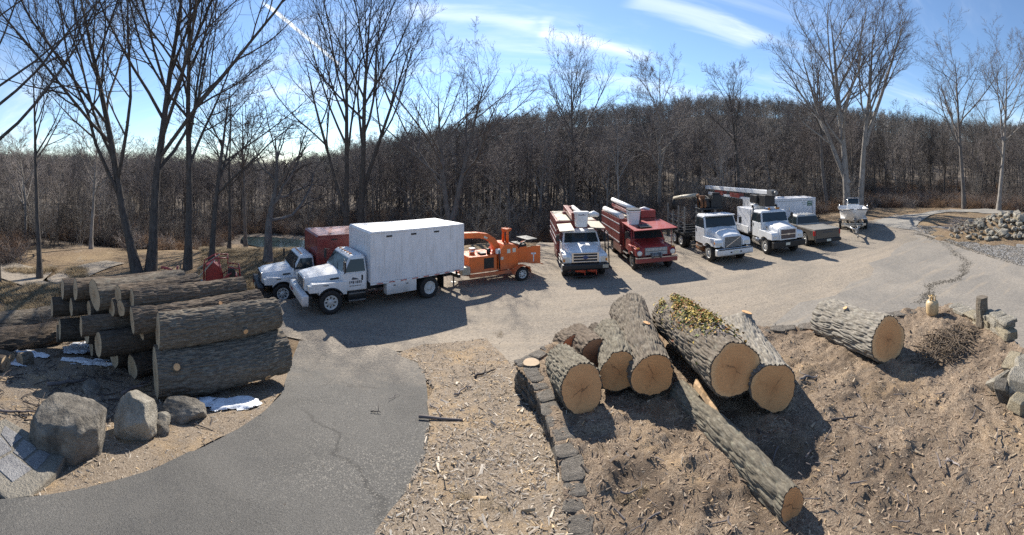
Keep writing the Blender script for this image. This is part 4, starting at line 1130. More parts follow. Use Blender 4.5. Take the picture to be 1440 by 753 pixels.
hero('right partner of the tallest pair, forked high, behind the boat', 1209, 44.5, 112, 10, 0.36, lean=(0.10, 0), bare=0.42, spread=34, limb_len=0.46, up=0.35, stems=[(0, 0, 1.0, 0, 0), (0.20, 0, 0.7, 8.0, 0.6)], limbs=11, sub=8, twig=7, twig2=4, mats=('treebark3', 'twig2'))
hero('thinner bare tree left of the tallest pair', 1164, 46, 113, 62, 0.26, lean=(-0.12, 0), bare=0.45, spread=40, limb_len=0.42, limbs=10, sub=7, twig=6, twig2=4, mats=('treebark2', 'twig2'))
hero('round crowned bare tree beside the road at the right', 1356, 50, 114, 66, 0.30, lean=(-0.03, 0), bare=0.34, spread=38, limb_len=0.5, limbs=13, sub=8, twig=7, twig2=4, mats=('treebark2', 'twig2'))
hero('pale forked bare tree at the far right above the rock heap', 1404, 48, 115, 68, 0.28, lean=(0.02, 0), bare=0.34, spread=38, limb_len=0.48, limbs=12, sub=8, twig=7, twig2=4, mats=('treebark3', 'twig2'))
hero('dark bare trunk left of the track with few twigs', 56, 22, 116, 60, 0.17, lean=(-0.02, 0), bare=0.5, spread=42, limb_len=0.32, limbs=9, sub=5, twig=5, twig2=4)
hero('bare tree cut by the left picture edge', -6, 19, 117, -90, 0.22, lean=(-0.03, 0), bare=0.42, spread=55, limb_len=0.5, up=0.1, limbs=10, sub=8, twig=6, twig2=4)
hero('small bare tree left of the crooked one behind the red machine', 322, 30, 118, 150, 0.15, lean=(0.05, 0), bare=0.4, spread=44, limb_len=0.5, limbs=8, sub=6, twig=6, twig2=4)
hero('pale slender bare tree at the wood edge left of the leaning tree', 128, 31, 120, 165, 0.16, bare=0.35, spread=42, limb_len=0.45, limbs=12, sub=7, twig=6, twig2=4, mats=('treebark3', 'twig3'))
hero('pale bare tree at the wood edge near the left picture edge', 36, 32, 121, 195, 0.15, bare=0.3, spread=44, limb_len=0.45, limbs=12, sub=7, twig=6, twig2=4, mats=('treebark3', 'twig3'))
hero('slim grey bare tree between the red machine and the crooked tree', 346, 34, 122, 128, 0.18, bare=0.35, spread=42, limb_len=0.5, limbs=11, sub=7, twig=6, twig2=4, mats=('treebark2', 'twig2'))
hero('dark bare tree in the wood behind the red bucket truck', 1042, 47, 119, 98, 0.26, lean=(-0.02, 0), bare=0.45, spread=36, limb_len=0.4, limbs=12, sub=8, twig=6, twig2=4, mats=('treebark', 'twig2'))

# --- the wood on the hill: kinds of tree whose meshes are shared
KINDS = []
for s in range(9):
    pl = gen_tree(300 + s, 14.0, (0.10, 0.17, 0.12, 0.10, 0.19, 0.09, 0.15, 0.11, 0.14)[s], lean=(np.random.default_rng(s).uniform(-.05, .05), 0.02), bare=(0.2, 0.35, 0.4, 0.25, 0.3, 0.16, 0.45, 0.22, 0.32)[s], limbs=(16, 15, 14, 17, 14, 18, 14, 16, 15)[s], sub=6, twig=5, twig2=4,
                  spread=(42, 34, 36, 44, 38, 48, 32, 40, 36)[s], limb_len=(0.36, 0.34, 0.32, 0.4, 0.4, 0.33, 0.3, 0.42, 0.36)[s], twig_r=0.013, levels=4)
    KINDS.append(tree_meshes(pl, (7, 5, 3, 3, 3)))
BMATS = (('treebark', 'twig'), ('treebark', 'twig2'), ('treebark2', 'twig2'), ('treebark2', 'twig3'), ('treebark3', 'twig3'))
def forest():
    rng = np.random.default_rng(5)
    pts = []
    cell = {}
    tries = 0
    aa = rng.uniform(R(-82), R(82), 30000); u = rng.random(30000)
    rr = np.where(rng.random(30000) < 0.35, np.sqrt(u * (95 ** 2 - 28 ** 2) + 28 ** 2), np.sqrt(u * (285 ** 2 - 80 ** 2) + 80 ** 2))
    px = W0 / 2 + F * aa
    edge = np.interp(px, EDGE_PX, EDGE_R)
    for a, r, e in zip(aa, rr, edge):
        if r < e + rng.uniform(0, 3): continue
        x, y = r * math.sin(a), r * math.cos(a)
        c = at_dist(425, 41.5)
        if ((x - c.x) / 10.5) ** 2 + ((y - c.y) / 6.5) ** 2 < 1: continue
        if r < 62 and R(52) < a < R(68): continue            # the road's corridor
        sp = 3.4 if r < 75 else 4.4 if r < 130 else 5.2
        key = (int(x // sp), int(y // sp))
        if any((key[0] + i, key[1] + j) in cell and (cell[(key[0] + i, key[1] + j)][0] - x) ** 2 + (cell[(key[0] + i, key[1] + j)][1] - y) ** 2 < sp * sp for i in (-1, 0, 1) for j in (-1, 0, 1)): continue
        cell[key] = (x, y)
        pts.append((r, a, x, y))
    pts.sort()
    P = np.array(pts); Z = zg(P[:, 2], P[:, 3])
    px = W0 / 2 + F * P[:, 1]
    top = np.interp(px, HILL_PX, HILL_TOP)
    vt = (YH - top) / F
    zt = CAMZ + vt * np.where(P[:, 0] < 110, rng.uniform(0.35, 1.0, len(P)), 1.0) * P[:, 0]                                   # skyline height at that distance
    h = np.minimum(rng.uniform(9.5, 16.5, len(P)), np.maximum(zt - Z + rng.normal(0.0, 1.1, len(P)), 6.0))
    tall = rng.random(len(P)) < 0.05
    h = np.where(tall, np.minimum(h * rng.uniform(1.1, 1.35, len(P)), 19), h)
    return P, Z, h, px, rng
FP, FZ, FH, FPX, frng = forest()
NEAR = 290
cell_me = {}
zone = lambda p: ('bare tree in the wood at the left beyond the track' if p < 330 else 'bare tree at the foot of the wooded hill behind the chip trucks' if p < 700 else
                  'bare tree at the foot of the wooded hill behind the bucket trucks' if p < 1030 else 'bare tree in the wood behind the trailer and boat' if p < 1260 else 'bare tree in the wood beyond the road at the right')
for k in range(NEAR):
    kd = int(frng.integers(len(KINDS)))
    s = FH[k] / 14.0
    w = frng.uniform(0.85, 1.2) * s
    lab = zone(FPX[k])
    mt = BMATS[int(frng.choice(5, p=(.12, .2, .26, .22, .2)))]
    root = thing('bare_tree', lab, 'tree', (FP[k, 2], FP[k, 3], FZ[k]), frng.uniform(0, 6.28), lab.replace('bare tree', 'trees'))
    root.scale = (w, w, s)
    for nm, me, mk in (('trunk', KINDS[kd][0], mt[0]), ('crown', KINDS[kd][1], mt[1])):
        o = link(nm, me, M[mk], root); o.material_slots[0].link = 'OBJECT'; o.material_slots[0].material = M[mk]

# the rest of the wood reads as one mass: instanced from the same kinds
def instancer(name, objs, pts, rots, scales, label, idx):
    """one object; geometry nodes place the given source meshes on its points"""
    me = bpy.data.meshes.new(name)
    me.vertices.add(len(pts)); me.vertices.foreach_set('co', np.asarray(pts, np.float32).ravel())
    for nm, typ, arr in (('rot', 'FLOAT_VECTOR', rots), ('scl', 'FLOAT_VECTOR', scales), ('kind', 'INT', idx)):
        at = me.attributes.new(nm, typ, 'POINT')
        at.data.foreach_set('vector' if typ == 'FLOAT_VECTOR' else 'value', np.asarray(arr, np.float32 if typ != 'INT' else np.int32).ravel())
    o = bpy.data.objects.new(name, me); COL.objects.link(o)
    ng = bpy.data.node_groups.new(name, 'GeometryNodeTree')
    ng.interface.new_socket('Geometry', in_out='INPUT', socket_type='NodeSocketGeometry')
    ng.interface.new_socket('Geometry', in_out='OUTPUT', socket_type='NodeSocketGeometry')
    gi, go = ng.nodes.new('NodeGroupInput'), ng.nodes.new('NodeGroupOutput')
    jn = ng.nodes.new('GeometryNodeGeometryToInstance')
    for ob in objs[::-1]:
        oi = ng.nodes.new('GeometryNodeObjectInfo'); oi.inputs['Object'].default_value = ob; oi.inputs['As Instance'].default_value = True
        ng.links.new(oi.outputs['Geometry'], jn.inputs[0])
    ip = ng.nodes.new('GeometryNodeInstanceOnPoints')
    ng.links.new(gi.outputs[0], ip.inputs['Points']); ng.links.new(jn.outputs[0], ip.inputs['Instance'])
    ip.inputs['Pick Instance'].default_value = True
    def attr(nm, typ):
        a = ng.nodes.new('GeometryNodeInputNamedAttribute'); a.data_type = typ; a.inputs[0].default_value = nm
        return [s for s in a.outputs if s.enabled][0]
    ng.links.new(attr('kind', 'INT'), ip.inputs['Instance Index'])
    er = ng.nodes.new('FunctionNodeEulerToRotation')
    ng.links.new(attr('rot', 'FLOAT_VECTOR'), er.inputs[0]); ng.links.new(er.outputs[0], ip.inputs['Rotation'])
    ng.links.new(attr('scl', 'FLOAT_VECTOR'), ip.inputs['Scale'])
    ng.links.new(ip.outputs[0], go.inputs[0])
    md = o.modifiers.new(name, 'NODES'); md.node_group = ng
    return tag(o, label, kind='stuff')
def joined(name, parts):
    """source mesh (not linked to the scene) made of several meshes"""
    bm = bmesh.new(); mats = []
    for k, (me, mk) in enumerate(parts):
        n0 = len(bm.faces); bm.from_mesh(me); bm.faces.ensure_lookup_table()
        for f in bm.faces[n0:]: f.material_index = k
        mats.append(M[mk])
    me = bpy.data.meshes.new(name); bm.to_mesh(me); bm.free()
    me.materials.clear()
    for m in mats: me.materials.append(m)
    return bpy.data.objects.new(name, me)
src = [joined('far_tree_source', [(KINDS[k][0], BMATS[k % 5][0]), (KINDS[k][1], BMATS[k % 5][1])]) for k in range(9)]
n = len(FP) - NEAR
sc = FH[NEAR:] / 14.0; wd = sc * frng.uniform(0.9, 1.3, n)
instancer('far_wood', src, np.column_stack([FP[NEAR:, 2], FP[NEAR:, 3], FZ[NEAR:]]), np.column_stack([np.zeros(n), np.zeros(n), frng.uniform(0, 6.28, n)]),
          np.column_stack([wd, wd, sc]), 'mass of bare trees covering the hill up to the skyline', frng.integers(0, 9, n))

# saplings that fill the wood between the trunks
SAP = []
for s in range(4):
    pl = gen_tree(520 + s, 5.0, 0.035, stems=[(0, 0, 1.0, 0, 0, 0), (0.22, 0.1, 0.85, 0, 0.1, 0), (-0.2, 0.15, 0.75, 0, -0.1, 0.05)], bare=0.1, limbs=12, sub=5, twig=4, spread=38, limb_len=0.36, up=0.4, levels=3, twig_r=0.009)
    SAP.append(joined('sapling_source', list(zip(tree_meshes(pl, (5, 4, 3, 3, 3)), (('treebark2', 'twig2'), ('treebark3', 'twig3'), ('treebark', 'twig2'), ('treebark2', 'twig3'))[s]))))
srng = np.random.default_rng(23); sp_ = []
for k in range(1500):
    px = srng.uniform(-40, 1480); e = np.interp(px, EDGE_PX, EDGE_R); r = e - 1 + srng.random() ** 1.6 * 75; p = at_dist(px, r); c = at_dist(425, 41.5)
    if ((p.x - c.x) / 11) ** 2 + ((p.y - c.y) / 8) ** 2 < 1 or (R(52) < az_of(px) < R(68) and r < 62): continue
    sp_.append((p.x, p.y))
sp_ = np.array(sp_); n = len(sp_); s_ = srng.uniform(0.35, 1.1, n)
instancer('undergrowth', SAP, np.column_stack([sp_, zg(sp_[:, 0], sp_[:, 1])]), np.column_stack([np.zeros((n, 2)), srng.uniform(0, 6.28, n)]), np.column_stack([s_ * 1.15, s_ * 1.15, s_]), 'thin bare saplings filling the wood between the trunks', srng.integers(0, 4, n))

# brush along the wood edge and the road: low twiggy shrubs, uncountable
BR = []
for s in range(4):
    rng = np.random.default_rng(700 + s); Vs, Fs = [], []; b = 0
    P, Rr = [], []
    for k in range(70):
        a = rng.uniform(0, 2 * PI); d = np.array([math.cos(a) * rng.uniform(0.05, 0.8), math.sin(a) * rng.uniform(0.05, 0.8), 1.0]); d /= np.linalg.norm(d)
        p = np.array([rng.normal(0, .35), rng.normal(0, .35), -0.05]); L = rng.uniform(0.5, 1.5); pts = [p]
        for q in range(4):
            d = d + rng.normal(0, .22, 3); d /= np.linalg.norm(d); pts.append(pts[-1] + d * L / 4)
        P.append(pts); Rr.append(np.linspace(0.011, 0.004, 5))
        for c in range(4):
            i = rng.integers(1, 4); e = d + rng.normal(0, .8, 3); e /= np.linalg.norm(e); l2 = L * rng.uniform(.2, .45); p2 = [pts[i]]
            for q in range(4):
                e = e + rng.normal(0, .2, 3); e /= np.linalg.norm(e); p2.append(p2[-1] + e * l2 / 4)
            P.append(p2); Rr.append(np.linspace(0.007, 0.003, 5))
    V, Fc = tubes_np(np.array(P), np.array(Rr), 3)
    ob = bpy.data.objects.new('brush_source', mesh_np('brush_source', V, Fc)); ob.data.materials.append(M[('twig2', 'brushA', 'brushB', 'twig3')[s]] if ('twig2', 'brushA', 'brushB', 'twig3')[s] in M else mat_plain(('twig2', 'brushA', 'brushB', 'twig3')[s], ((.13, .1, .08), (0.24, 0.155, 0.095), (0.17, 0.105, 0.07), (.17, .13, .1))[s], 0.9))
    BR.append(ob)
rng = np.random.default_rng(11)
bp = []
for k in range(5200):
    px = rng.uniform(-40, 1480); a = az_of(px); e = np.interp(px, EDGE_PX, EDGE_R)
    r = e + rng.uniform(-5 if (px < 250 or px > 1230) else -2.5, 26) * (1 if rng.random() < .7 else .4)
    x, y = r * math.sin(a), r * math.cos(a); c = at_dist(425, 41.5)
    if ((x - c.x) / 10) ** 2 + ((y - c.y) / 8.0) ** 2 < 1: continue
    if R(52) < a < R(67) and r < 60 and (YH + F * CAMZ / r) > 296.5: continue
    if R(65) < a and r < 33: continue
    if 560 < px < 1010 and r < 36: continue
    if 20 < px < 185 and r < 36: continue
    bp.append((x, y))
bp = np.array(bp); n = len(bp); s_ = rng.uniform(0.6, 1.35, n)
instancer('brush', BR, np.column_stack([bp, zg(bp[:, 0], bp[:, 1])]), np.column_stack([np.zeros((n, 2)), rng.uniform(0, 6.28, n)]), np.column_stack([s_ * 1.2, s_ * 1.2, s_]), 'tangled brown brush along the edge of the wood', rng.integers(0, 4, n))
# ------------------------------------------------------------------ vehicles.  Local frame: x forward, y to the vehicle's left, z up, origin on the ground under the front axle
def wheel(root, x, y, r, w, rim='alloy', dual=False, deep=0.06):
    s = 1 if y > 0 else -1
    def one(yc):
        mb = MB()
        prof = [(r * 0.60, -w / 2), (r * 0.93, -w / 2), (r * 0.99, -w * 0.36), (r, -w * 0.2), (r, w * 0.2), (r * 0.99, w * 0.36), (r * 0.93, w / 2), (r * 0.60, w / 2)]
        mb.lathe(prof + [prof[0]], (x, yc, r), 'y', 28, caps=False)
        for k in range(28):                                       # tread blocks
            a = 2 * PI * k / 28
            mb.box((x + math.sin(a) * r * 0.995, yc, r + math.cos(a) * r * 0.995), (0.05 * r, w * 0.72, 0.03), Matrix.Rotation(a, 3, 'Y'))
        return mb.obj('wheel', M['tyre'], root)
    t = one(y)
    mb = MB()
    yo = s * w / 2
    prof = [(r * 0.62, yo * 0.6), (r * 0.60, yo * 1.0), (r * 0.53, yo * 0.95), (r * 0.50, yo * (0.95 - 2 * deep / w)), (r * 0.26, yo * (0.95 - 2 * deep / w)), (r * 0.22, yo * 0.9), (r * 0.12, yo * 0.98)]
    mb.lathe([(a, b) for a, b in prof], (x, y, r), 'y', 24)
    rm = mb.obj('rim', M[rim], t)
    hb = MB()
    for k in range(8):
        a = 2 * PI * k / 8
        hb.box((x + math.sin(a) * r * 0.385, y + yo * (0.97 - 2 * deep / w), r + math.cos(a) * r * 0.385), (0.05, 0.03, 0.075), Matrix.Rotation(a, 3, 'Y'))
    hb.obj('wheel_slot', M['rubber'], t)
    if dual: one(y - s * (w + 0.04))
    return t

def rect_ring(x0, x1, hw, z, ch=0.06):
    return [(x0, -hw + ch, z), (x0 + ch, -hw, z), (x1 - ch, -hw, z), (x1, -hw + ch, z), (x1, hw - ch, z), (x1 - ch, hw, z), (x0 + ch, hw, z), (x0, hw - ch, z)]

def conv_cab(root, P, xw, xr, xb, zb, zl, zr, hw, hr, pane_frac=0.82):
    mb = MB()
    mb.loft([rect_ring(xb, xw + 0.08, hw * 0.985, zb), rect_ring(xb, xw + 0.05, hw, zb + 0.25), rect_ring(xb, xw, hw * 0.99, zl), rect_ring(xb + 0.05, xr, hr, zr - 0.10), rect_ring(xb + 0.12, xr - 0.10, hr - 0.06, zr - 0.02), rect_ring(xb + 0.22, xr - 0.28, hr - 0.2, zr)], True, False)
    cab = mb.obj('cab', M[P], root, bevel=0.015, seg=1)
    def fx(z): t = (z - zl) / (zr - 0.10 - zl); return xw + (xr - xw) * t
    def hy(z): t = (z - zl) / (zr - 0.10 - zl); return hw * 0.99 + (hr - hw * 0.99) * t
    z0, z1 = zl + 0.04, zl + (zr - 0.10 - zl) * 0.94
    mb = MB(); e = 0.012
    mb.quad((fx(z0) + e, -hy(z0) + 0.10, z0), (fx(z0) + e, hy(z0) - 0.10, z0), (fx(z1) + e, hy(z1) - 0.10, z1), (fx(z1) + e, -hy(z1) + 0.10, z1), 0.012)
    ws = mb.obj('windshield', M['glass'], root)
    mb = MB()
    mb.tube([(fx(z0) + 0.03, -hy(z0) * 0.1, z0), (fx(z0 + 0.25) + 0.035, -hy(z0) * 0.5, z0 + 0.22)], 0.012, 4); mb.tube([(fx(z0) + 0.03, hy(z0) * 0.45, z0), (fx(z0 + 0.25) + 0.035, hy(z0) * 0.05, z0 + 0.22)], 0.012, 4)
    mb.obj('wiper', M['rubber'], ws)
    for s in (1, -1):
        # door with its window, handle, mirror
        xd = xb + 0.10
        mb = MB()
        pts = [(xd, zb + 0.04), (xw - 0.02, zb + 0.04), (xw - 0.02, zl - 0.02), (xd, zl - 0.02)]
        y = s * (hw + 0.004)
        q = [(x, y, z) for x, z in pts]
        (mb.quad(*q, 0.014) if s < 0 else mb.quad(*q[::-1], 0.014))
        dr = mb.obj('door', M[P], root, bevel=0.006, seg=1)
        m2 = MB(); m2.box((xd + 0.14, s * (hw + 0.022), zl - 0.22), (0.06, 0.025, 0.2)); m2.obj('handle', M['rubber'], dr)
        mb = MB(); a, b = zl + 0.02, zl + (zr - 0.10 - zl) * 0.88; e = 0.008
        xa, xb2 = fx(a) - 0.09, fx(b) - 0.07
        c = [(xd, s * (hy(a) + e), a), (xa, s * (hy(a) + e), a), (xb2, s * (hy(b) + e), b), (xd + 0.03, s * (hy(b) + e), b)]
        (mb.quad(*c, 0.01) if s < 0 else mb.quad(*c[::-1], 0.01))
        w = mb.obj('side_window', M['glass'], dr)
        mb = MB()
        xm, zm = xa - 0.02, (a + b) / 2
        mb.tube([(xm, s * hw, a), (xm + 0.12, s * (hw + 0.24), a + 0.02), (xm + 0.12, s * (hw + 0.24), b + 0.05), (xm, s * (hr + 0.02), b + 0.05)], 0.014, 5)
        mb.box((xm + 0.11, s * (hw + 0.24), zm + 0.06), (0.06, 0.19, 0.40))
        mb.obj('mirror', M['rubber'], dr)
    return cab

def arch_fender(root, P, r, y0, y1, x_back, x_front, zt, zlow, bulge=0.0, gap=0.10, name='fender'):
    """front wing with a round wheel opening, from y0 to y1"""
    ra = r + gap
    prof = [(x_front, zlow + 0.15), (x_front, zt - 0.12), (x_front - 0.12, zt), (x_back, zt + 0.02), (x_back, zlow)]
    a0 = math.pi + math.asin(max(-1, min(1, (r - zlow) / ra)))
    inner = []
    for k in range(13):
        a = PI - 0.05 - (PI - 0.1) * k / 12
        inner.append((ra * math.cos(a), r * 0.98 + ra * math.sin(a)))
    inner = [p for p in inner if p[1] > zlow]
    prof = prof + [(inner[0][0], zlow)] + inner + [(inner[-1][0], zlow + 0.15)]
    mb = MB(); mb.prism(prof, y0, y1)
    o = mb.obj(name, M[P], root, bevel=0.02, seg=2)
    # dark arch lip
    m2 = MB(); ys = y1 if abs(y1) > abs(y0) else y0
    m2.tube([(x * 1.0, ys, z) for x, z in inner], 0.028, 5); m2.obj('arch_trim', M['rubber'], o)
    return o

def hood(root, P, xs, hws, zts, zb, name='hood', crown=0.08):
    """xs from front to back with half widths, top heights; zb bottom"""
    mb = MB(); rings = []
    for x, h, z in zip(xs, hws, zts):
        rings.append([(x, -h, zb), (x, -h, z - 0.16), (x, -h * 0.93, z - 0.04), (x, -h * 0.6, z + crown * 0.5), (x, 0, z + crown), (x, h * 0.6, z + crown * 0.5), (x, h * 0.93, z - 0.04), (x, h, z - 0.16), (x, h, zb)])
    mb.loft(rings, True, False)
    return mb.obj(name, M[P], root, bevel=0.012, seg=1)

def chassis(root, x0, x1, z=0.72, hw=0.42):
    mb = MB()
    for s in (1, -1): mb.b2((x0, s * hw - 0.04, z - 0.12), (x1, s * hw + 0.04, z + 0.12))
    k = x0 + 0.4
    while k < x1: mb.b2((k - 0.05, -hw, z - 0.09), (k + 0.05, hw, z + 0.07)); k += 0.9
    o = mb.obj('chassis', M['dark'], root)
    mb = MB(); mb.cyl((0, -0.95, 0.47), (0, 0.95, 0.47), 0.07, None, 8); mb.obj('front_axle', M['dark'], root)
    return o

def plate(root, p, n=(1, 0, 0), w=0.32, h=0.16, name='number_plate'):
    mb = MB(); x, y, z = p
    mb.b2((x - 0.008, y - w / 2, z - h / 2), (x + 0.008, y + w / 2, z + h / 2)); o = mb.obj(name, M['plate'], root)
    return o

def glyphs(root, p, w, h, n, mat, axis='x', s=1, seed=0, name='lettering'):
    """a row of small letter-like marks too small in the photograph to be read"""
    rng = random.Random(seed); mb = MB(); x, y, z = p; cw = w / n
    for k in range(n):
        c = -w / 2 + cw * (k + 0.5)
        for q in range(rng.choice((2, 3))):
            dw, dh = rng.uniform(0.2, 0.75) * cw, rng.choice((0.9, 0.25, 0.9, 0.5)) * h
            oz = rng.uniform(-0.5, 0.5) * (h - dh); oc = rng.uniform(-0.5, 0.5) * (cw * 0.8 - dw)
            t = 0.002 + 0.001 * q
            if axis == 'x': mb.box((x + c + oc, y + s * t, z + oz), (dw, 0.004, dh))
            else: mb.box((x + s * t, y + c + oc, z + oz), (0.004, dw, dh))
    return mb.obj(name, M[mat], root)

# ------------------------------------------------ chip trucks
def chip_truck(label, loc, rz, boxmat, front=True, seed=0):
    root = thing('chip_truck', label, 'truck', loc, rz, 'white cab chip trucks parked side by side')
    wr = 0.47
    chassis(root, -6.1, 0.95)
    hood(root, 'white', [0.92, 0.75, 0.2, -0.48], [0.62, 0.70, 0.80, 0.90], [1.32, 1.40, 1.48, 1.54], 0.86, crown=0.06)
    for s in (1, -1):
        y0, y1 = (0.66, 1.10) if s > 0 else (-1.10, -0.66)
        arch_fender(root, 'white', wr, y0, y1, -0.66, 0.86, 1.22, 0.74, gap=0.09)
        mb = MB(); mb.b2((0.80, s * 0.92 - 0.13, 0.96), (0.90, s * 0.92 + 0.13, 1.15)); mb.obj('headlight', M['lamp'], root, bevel=0.02)
        mb = MB(); mb.b2((0.1, s * 1.10 - 0.012, 1.13), (0.30, s * 1.10 + 0.012, 1.16)); mb.obj('side_marker', M['rubber'], root)
        mb = MB(); mb.quad(*([(-0.40, s * 0.895, 1.30), (-0.06, s * 0.845, 1.27), (-0.02, s * 0.845, 1.33), (-0.36, s * 0.895, 1.37)][::(1 if s < 0 else -1)]), 0.015); mb.obj('hood_vent', M['rubber'], root)
    mb = MB(); mb.b2((0.90, -0.50, 0.90), (0.965, 0.50, 1.33)); gr = mb.obj('grille', M['chrome'], root, bevel=0.02)
    for k in range(5):
        mb = MB(); mb.b2((0.962, -0.46, 0.93 + k * 0.078), (0.972, 0.46, 0.97 + k * 0.078)); mb.obj('grille_slot', M['rubber'], gr)
    mb = MB(); mb.prism([(0.90, 0.42), (1.14, 0.42), (1.18, 0.50), (1.18, 0.76), (1.12, 0.84), (0.90, 0.84)], -1.16, 1.16); bp = mb.obj('bumper', M['white'] if front else M['dark'], root, bevel=0.04)
    plate(bp, (1.185, 0.0, 0.62)); glyphs(bp, (1.187, -0.6, 0.62), 0.5, 0.09, 6, 'redlens', 'y', 1, 4)
    conv_cab(root, 'white', -0.48, -0.82, -1.55, 0.82, 1.54, 2.20, 1.05, 0.92)
    mb = MB()
    for k in range(5): mb.box((-0.98, -0.6 + 0.3 * k, 2.195), (0.10, 0.07, 0.05))
    mb.obj('roof_marker', M['amber'], root)
    wheel(root, 0, 0.98, wr, 0.27); wheel(root, 0, -0.98, wr, 0.27)
    for y in (1.0, -1.0): wheel(root, -4.45, y, wr, 0.25, dual=True, deep=0.10)
    mb = MB(); mb.cyl((-4.45, -0.9, wr), (-4.45, 0.9, wr), 0.10, None, 10); mb.obj('rear_axle', M['dark'], root)
    # steps and tank under the door
    for s in (1, -1):
        mb = MB(); mb.cyl((-1.5, s * 0.78, 0.62), (-0.72, s * 0.78, 0.62), 0.26, None, 16); mb.obj('fuel_tank', M['dark'], root)
        mb = MB(); mb.b2((-1.45, s * 1.0 - 0.08, 0.42), (-0.75, s * 1.0 + 0.08, 0.46)); mb.b2((-1.45, s * 1.0 - 0.08, 0.70), (-0.75, s * 1.0 + 0.08, 0.74)); mb.obj('step', M['greysteel'], root)
    # chip box: panelled walls, roof lip, posts
    x0, x1, z0, z1, hw = -6.25, -1.62, 1.06, 3.10, 1.2
    mb = MB(); mb.b2((x0, -hw, z0), (x1, hw, z1 - 0.06)); bx = mb.obj('chip_box', M[boxmat], root, bevel=0.02)
    mb = MB(); mb.prism([(x0 - 0.02, z1 - 0.07), (x1 + 0.02, z1 - 0.07), (x1 - 0.05, z1 + 0.02), (x0 + 0.0, z1 + 0.02)], -hw - 0.02, hw + 0.02); mb.obj('roof', M['white2'] if boxmat != 'maroon' else M['maroon'], bx, bevel=0.015)
    for s in (1, -1):
        for sx in (-2.75, -3.9, -5.05):
            mb = MB(); mb.b2((sx - 0.02, s * hw - 0.01, z0 + 0.01), (sx + 0.02, s * hw + 0.006, z1 - 0.08)); mb.obj('panel_seam', M[boxmat], bx)
        mb = MB()
        mb.b2((x1 - 0.08, s * hw - 0.012, z0 + 0.002), (x1 + 0.012, s * hw + 0.012, z1 - 0.075)); mb.obj('corner_post', M[boxmat], bx)
        mb = MB(); mb.b2((x0 - 0.012, s * hw - 0.012, z0 + 0.002), (x0 + 0.08, s * hw + 0.012, z1 - 0.075)); mb.obj('corner_post', M[boxmat], bx)
        for vx in (-2.45, -3.6, -4.75):
            mb = MB(); mb.b2((vx - 0.13, s * hw - 0.01, 2.86), (vx + 0.13, s * hw + 0.012, 2.93)); mb.obj('vent', M['rubber'], bx)
        mb = MB(); mb.b2((x0, s * hw - 0.03, z0 - 0.07), (x1, s * hw + 0.006, z0 - 0.003)); rail = mb.obj('lower_rail', M['white'], bx)
        for k in range(8):
            xx = x1 - 0.4 - k * 0.55
            mb = MB(); mb.b2((xx - 0.14, s * hw, z0 - 0.055), (xx + 0.14, s * hw + 0.012, z0 - 0.02)); mb.obj('reflector', M['redlens'], rail)
        mb = MB(); mb.b2((-3.75, s * 1.02 - 0.16, 0.50), (-2.35, s * 1.02 + 0.16, 0.985)); tb = mb.obj('tool_box', M['white'], root, bevel=0.015)
        mb = MB(); mb.box((-3.3, s * 1.185, 0.86), (0.10, 0.02, 0.05)); mb.box((-2.7, s * 1.185, 0.86), (0.10, 0.02, 0.05)); mb.obj('latch', M['greysteel'], tb)
        mb = MB(); mb.b2((-5.15, s * 0.98 - 0.30, 0.35), (-5.12, s * 0.98 + 0.2, 1.0)); mb.obj('mud_flap', M['rubber'], root)
    mb = MB(); mb.b2((-6.30, -0.9, 0.55), (-6.16, 0.9, 0.70)); mb.b2((-6.5, -0.1, 0.55), (-6.16, 0.1, 0.66)); mb.b2((-6.24, -0.75, 0.7), (-6.18, -0.65, 1.02)); mb.b2((-6.24, 0.65, 0.7), (-6.18, 0.75, 1.02)); mb.obj('hitch_beam', M['dark'], root)
    # door emblem: small dark mark over an unreadable line of lettering
    if front:
        mb = MB(); y = 1.05 + 0.022
        mb.add([(-1.18, y, 1.26), (-0.86, y, 1.26), (-0.90, y, 1.36), (-1.06, y, 1.32), (-1.18, y, 1.26 + 0.001), (-1.18, y + .003, 1.26), (-0.86, y + .003, 1.26), (-0.90, y + .003, 1.36), (-1.06, y + .003, 1.32), (-1.18, y + .003, 1.261)], [(0, 1, 2, 3, 4), (9, 8, 7, 6, 5), (0, 5, 6, 1), (1, 6, 7, 2), (2, 7, 8, 3), (3, 8, 9, 4)])
        mb.obj('door_emblem', M['darkprint'], root)
        glyphs(root, (-1.02, 1.05 + 0.02, 1.16), 0.56, 0.12, 7, 'darkprint', 'x', 1, 2)
        glyphs(root, (-1.02, 1.05 + 0.02, 1.02), 0.5, 0.045, 9, 'darkprint', 'x', 1, 3)
    return root
HA = Vector((-0.712, -0.703, 0)); rzA = math.atan2(HA.y, HA.x); LA = Vector((0.703, -0.712, 0))
pA = on_plane(465, 443, 0) - LA * 1.05
truckA = chip_truck('white chip truck with plain white box, nearest of the parked trucks', (pA.x, pA.y, 0.012), rzA, 'white2')
pB = pA - LA * 3.35 + HA * 1.25
chip_truck('white cab chip truck with dark red box, half hidden behind the white one', (pB.x, pB.y, zg1(pB.x, pB.y) + 0.012), rzA, 'maroon', False)

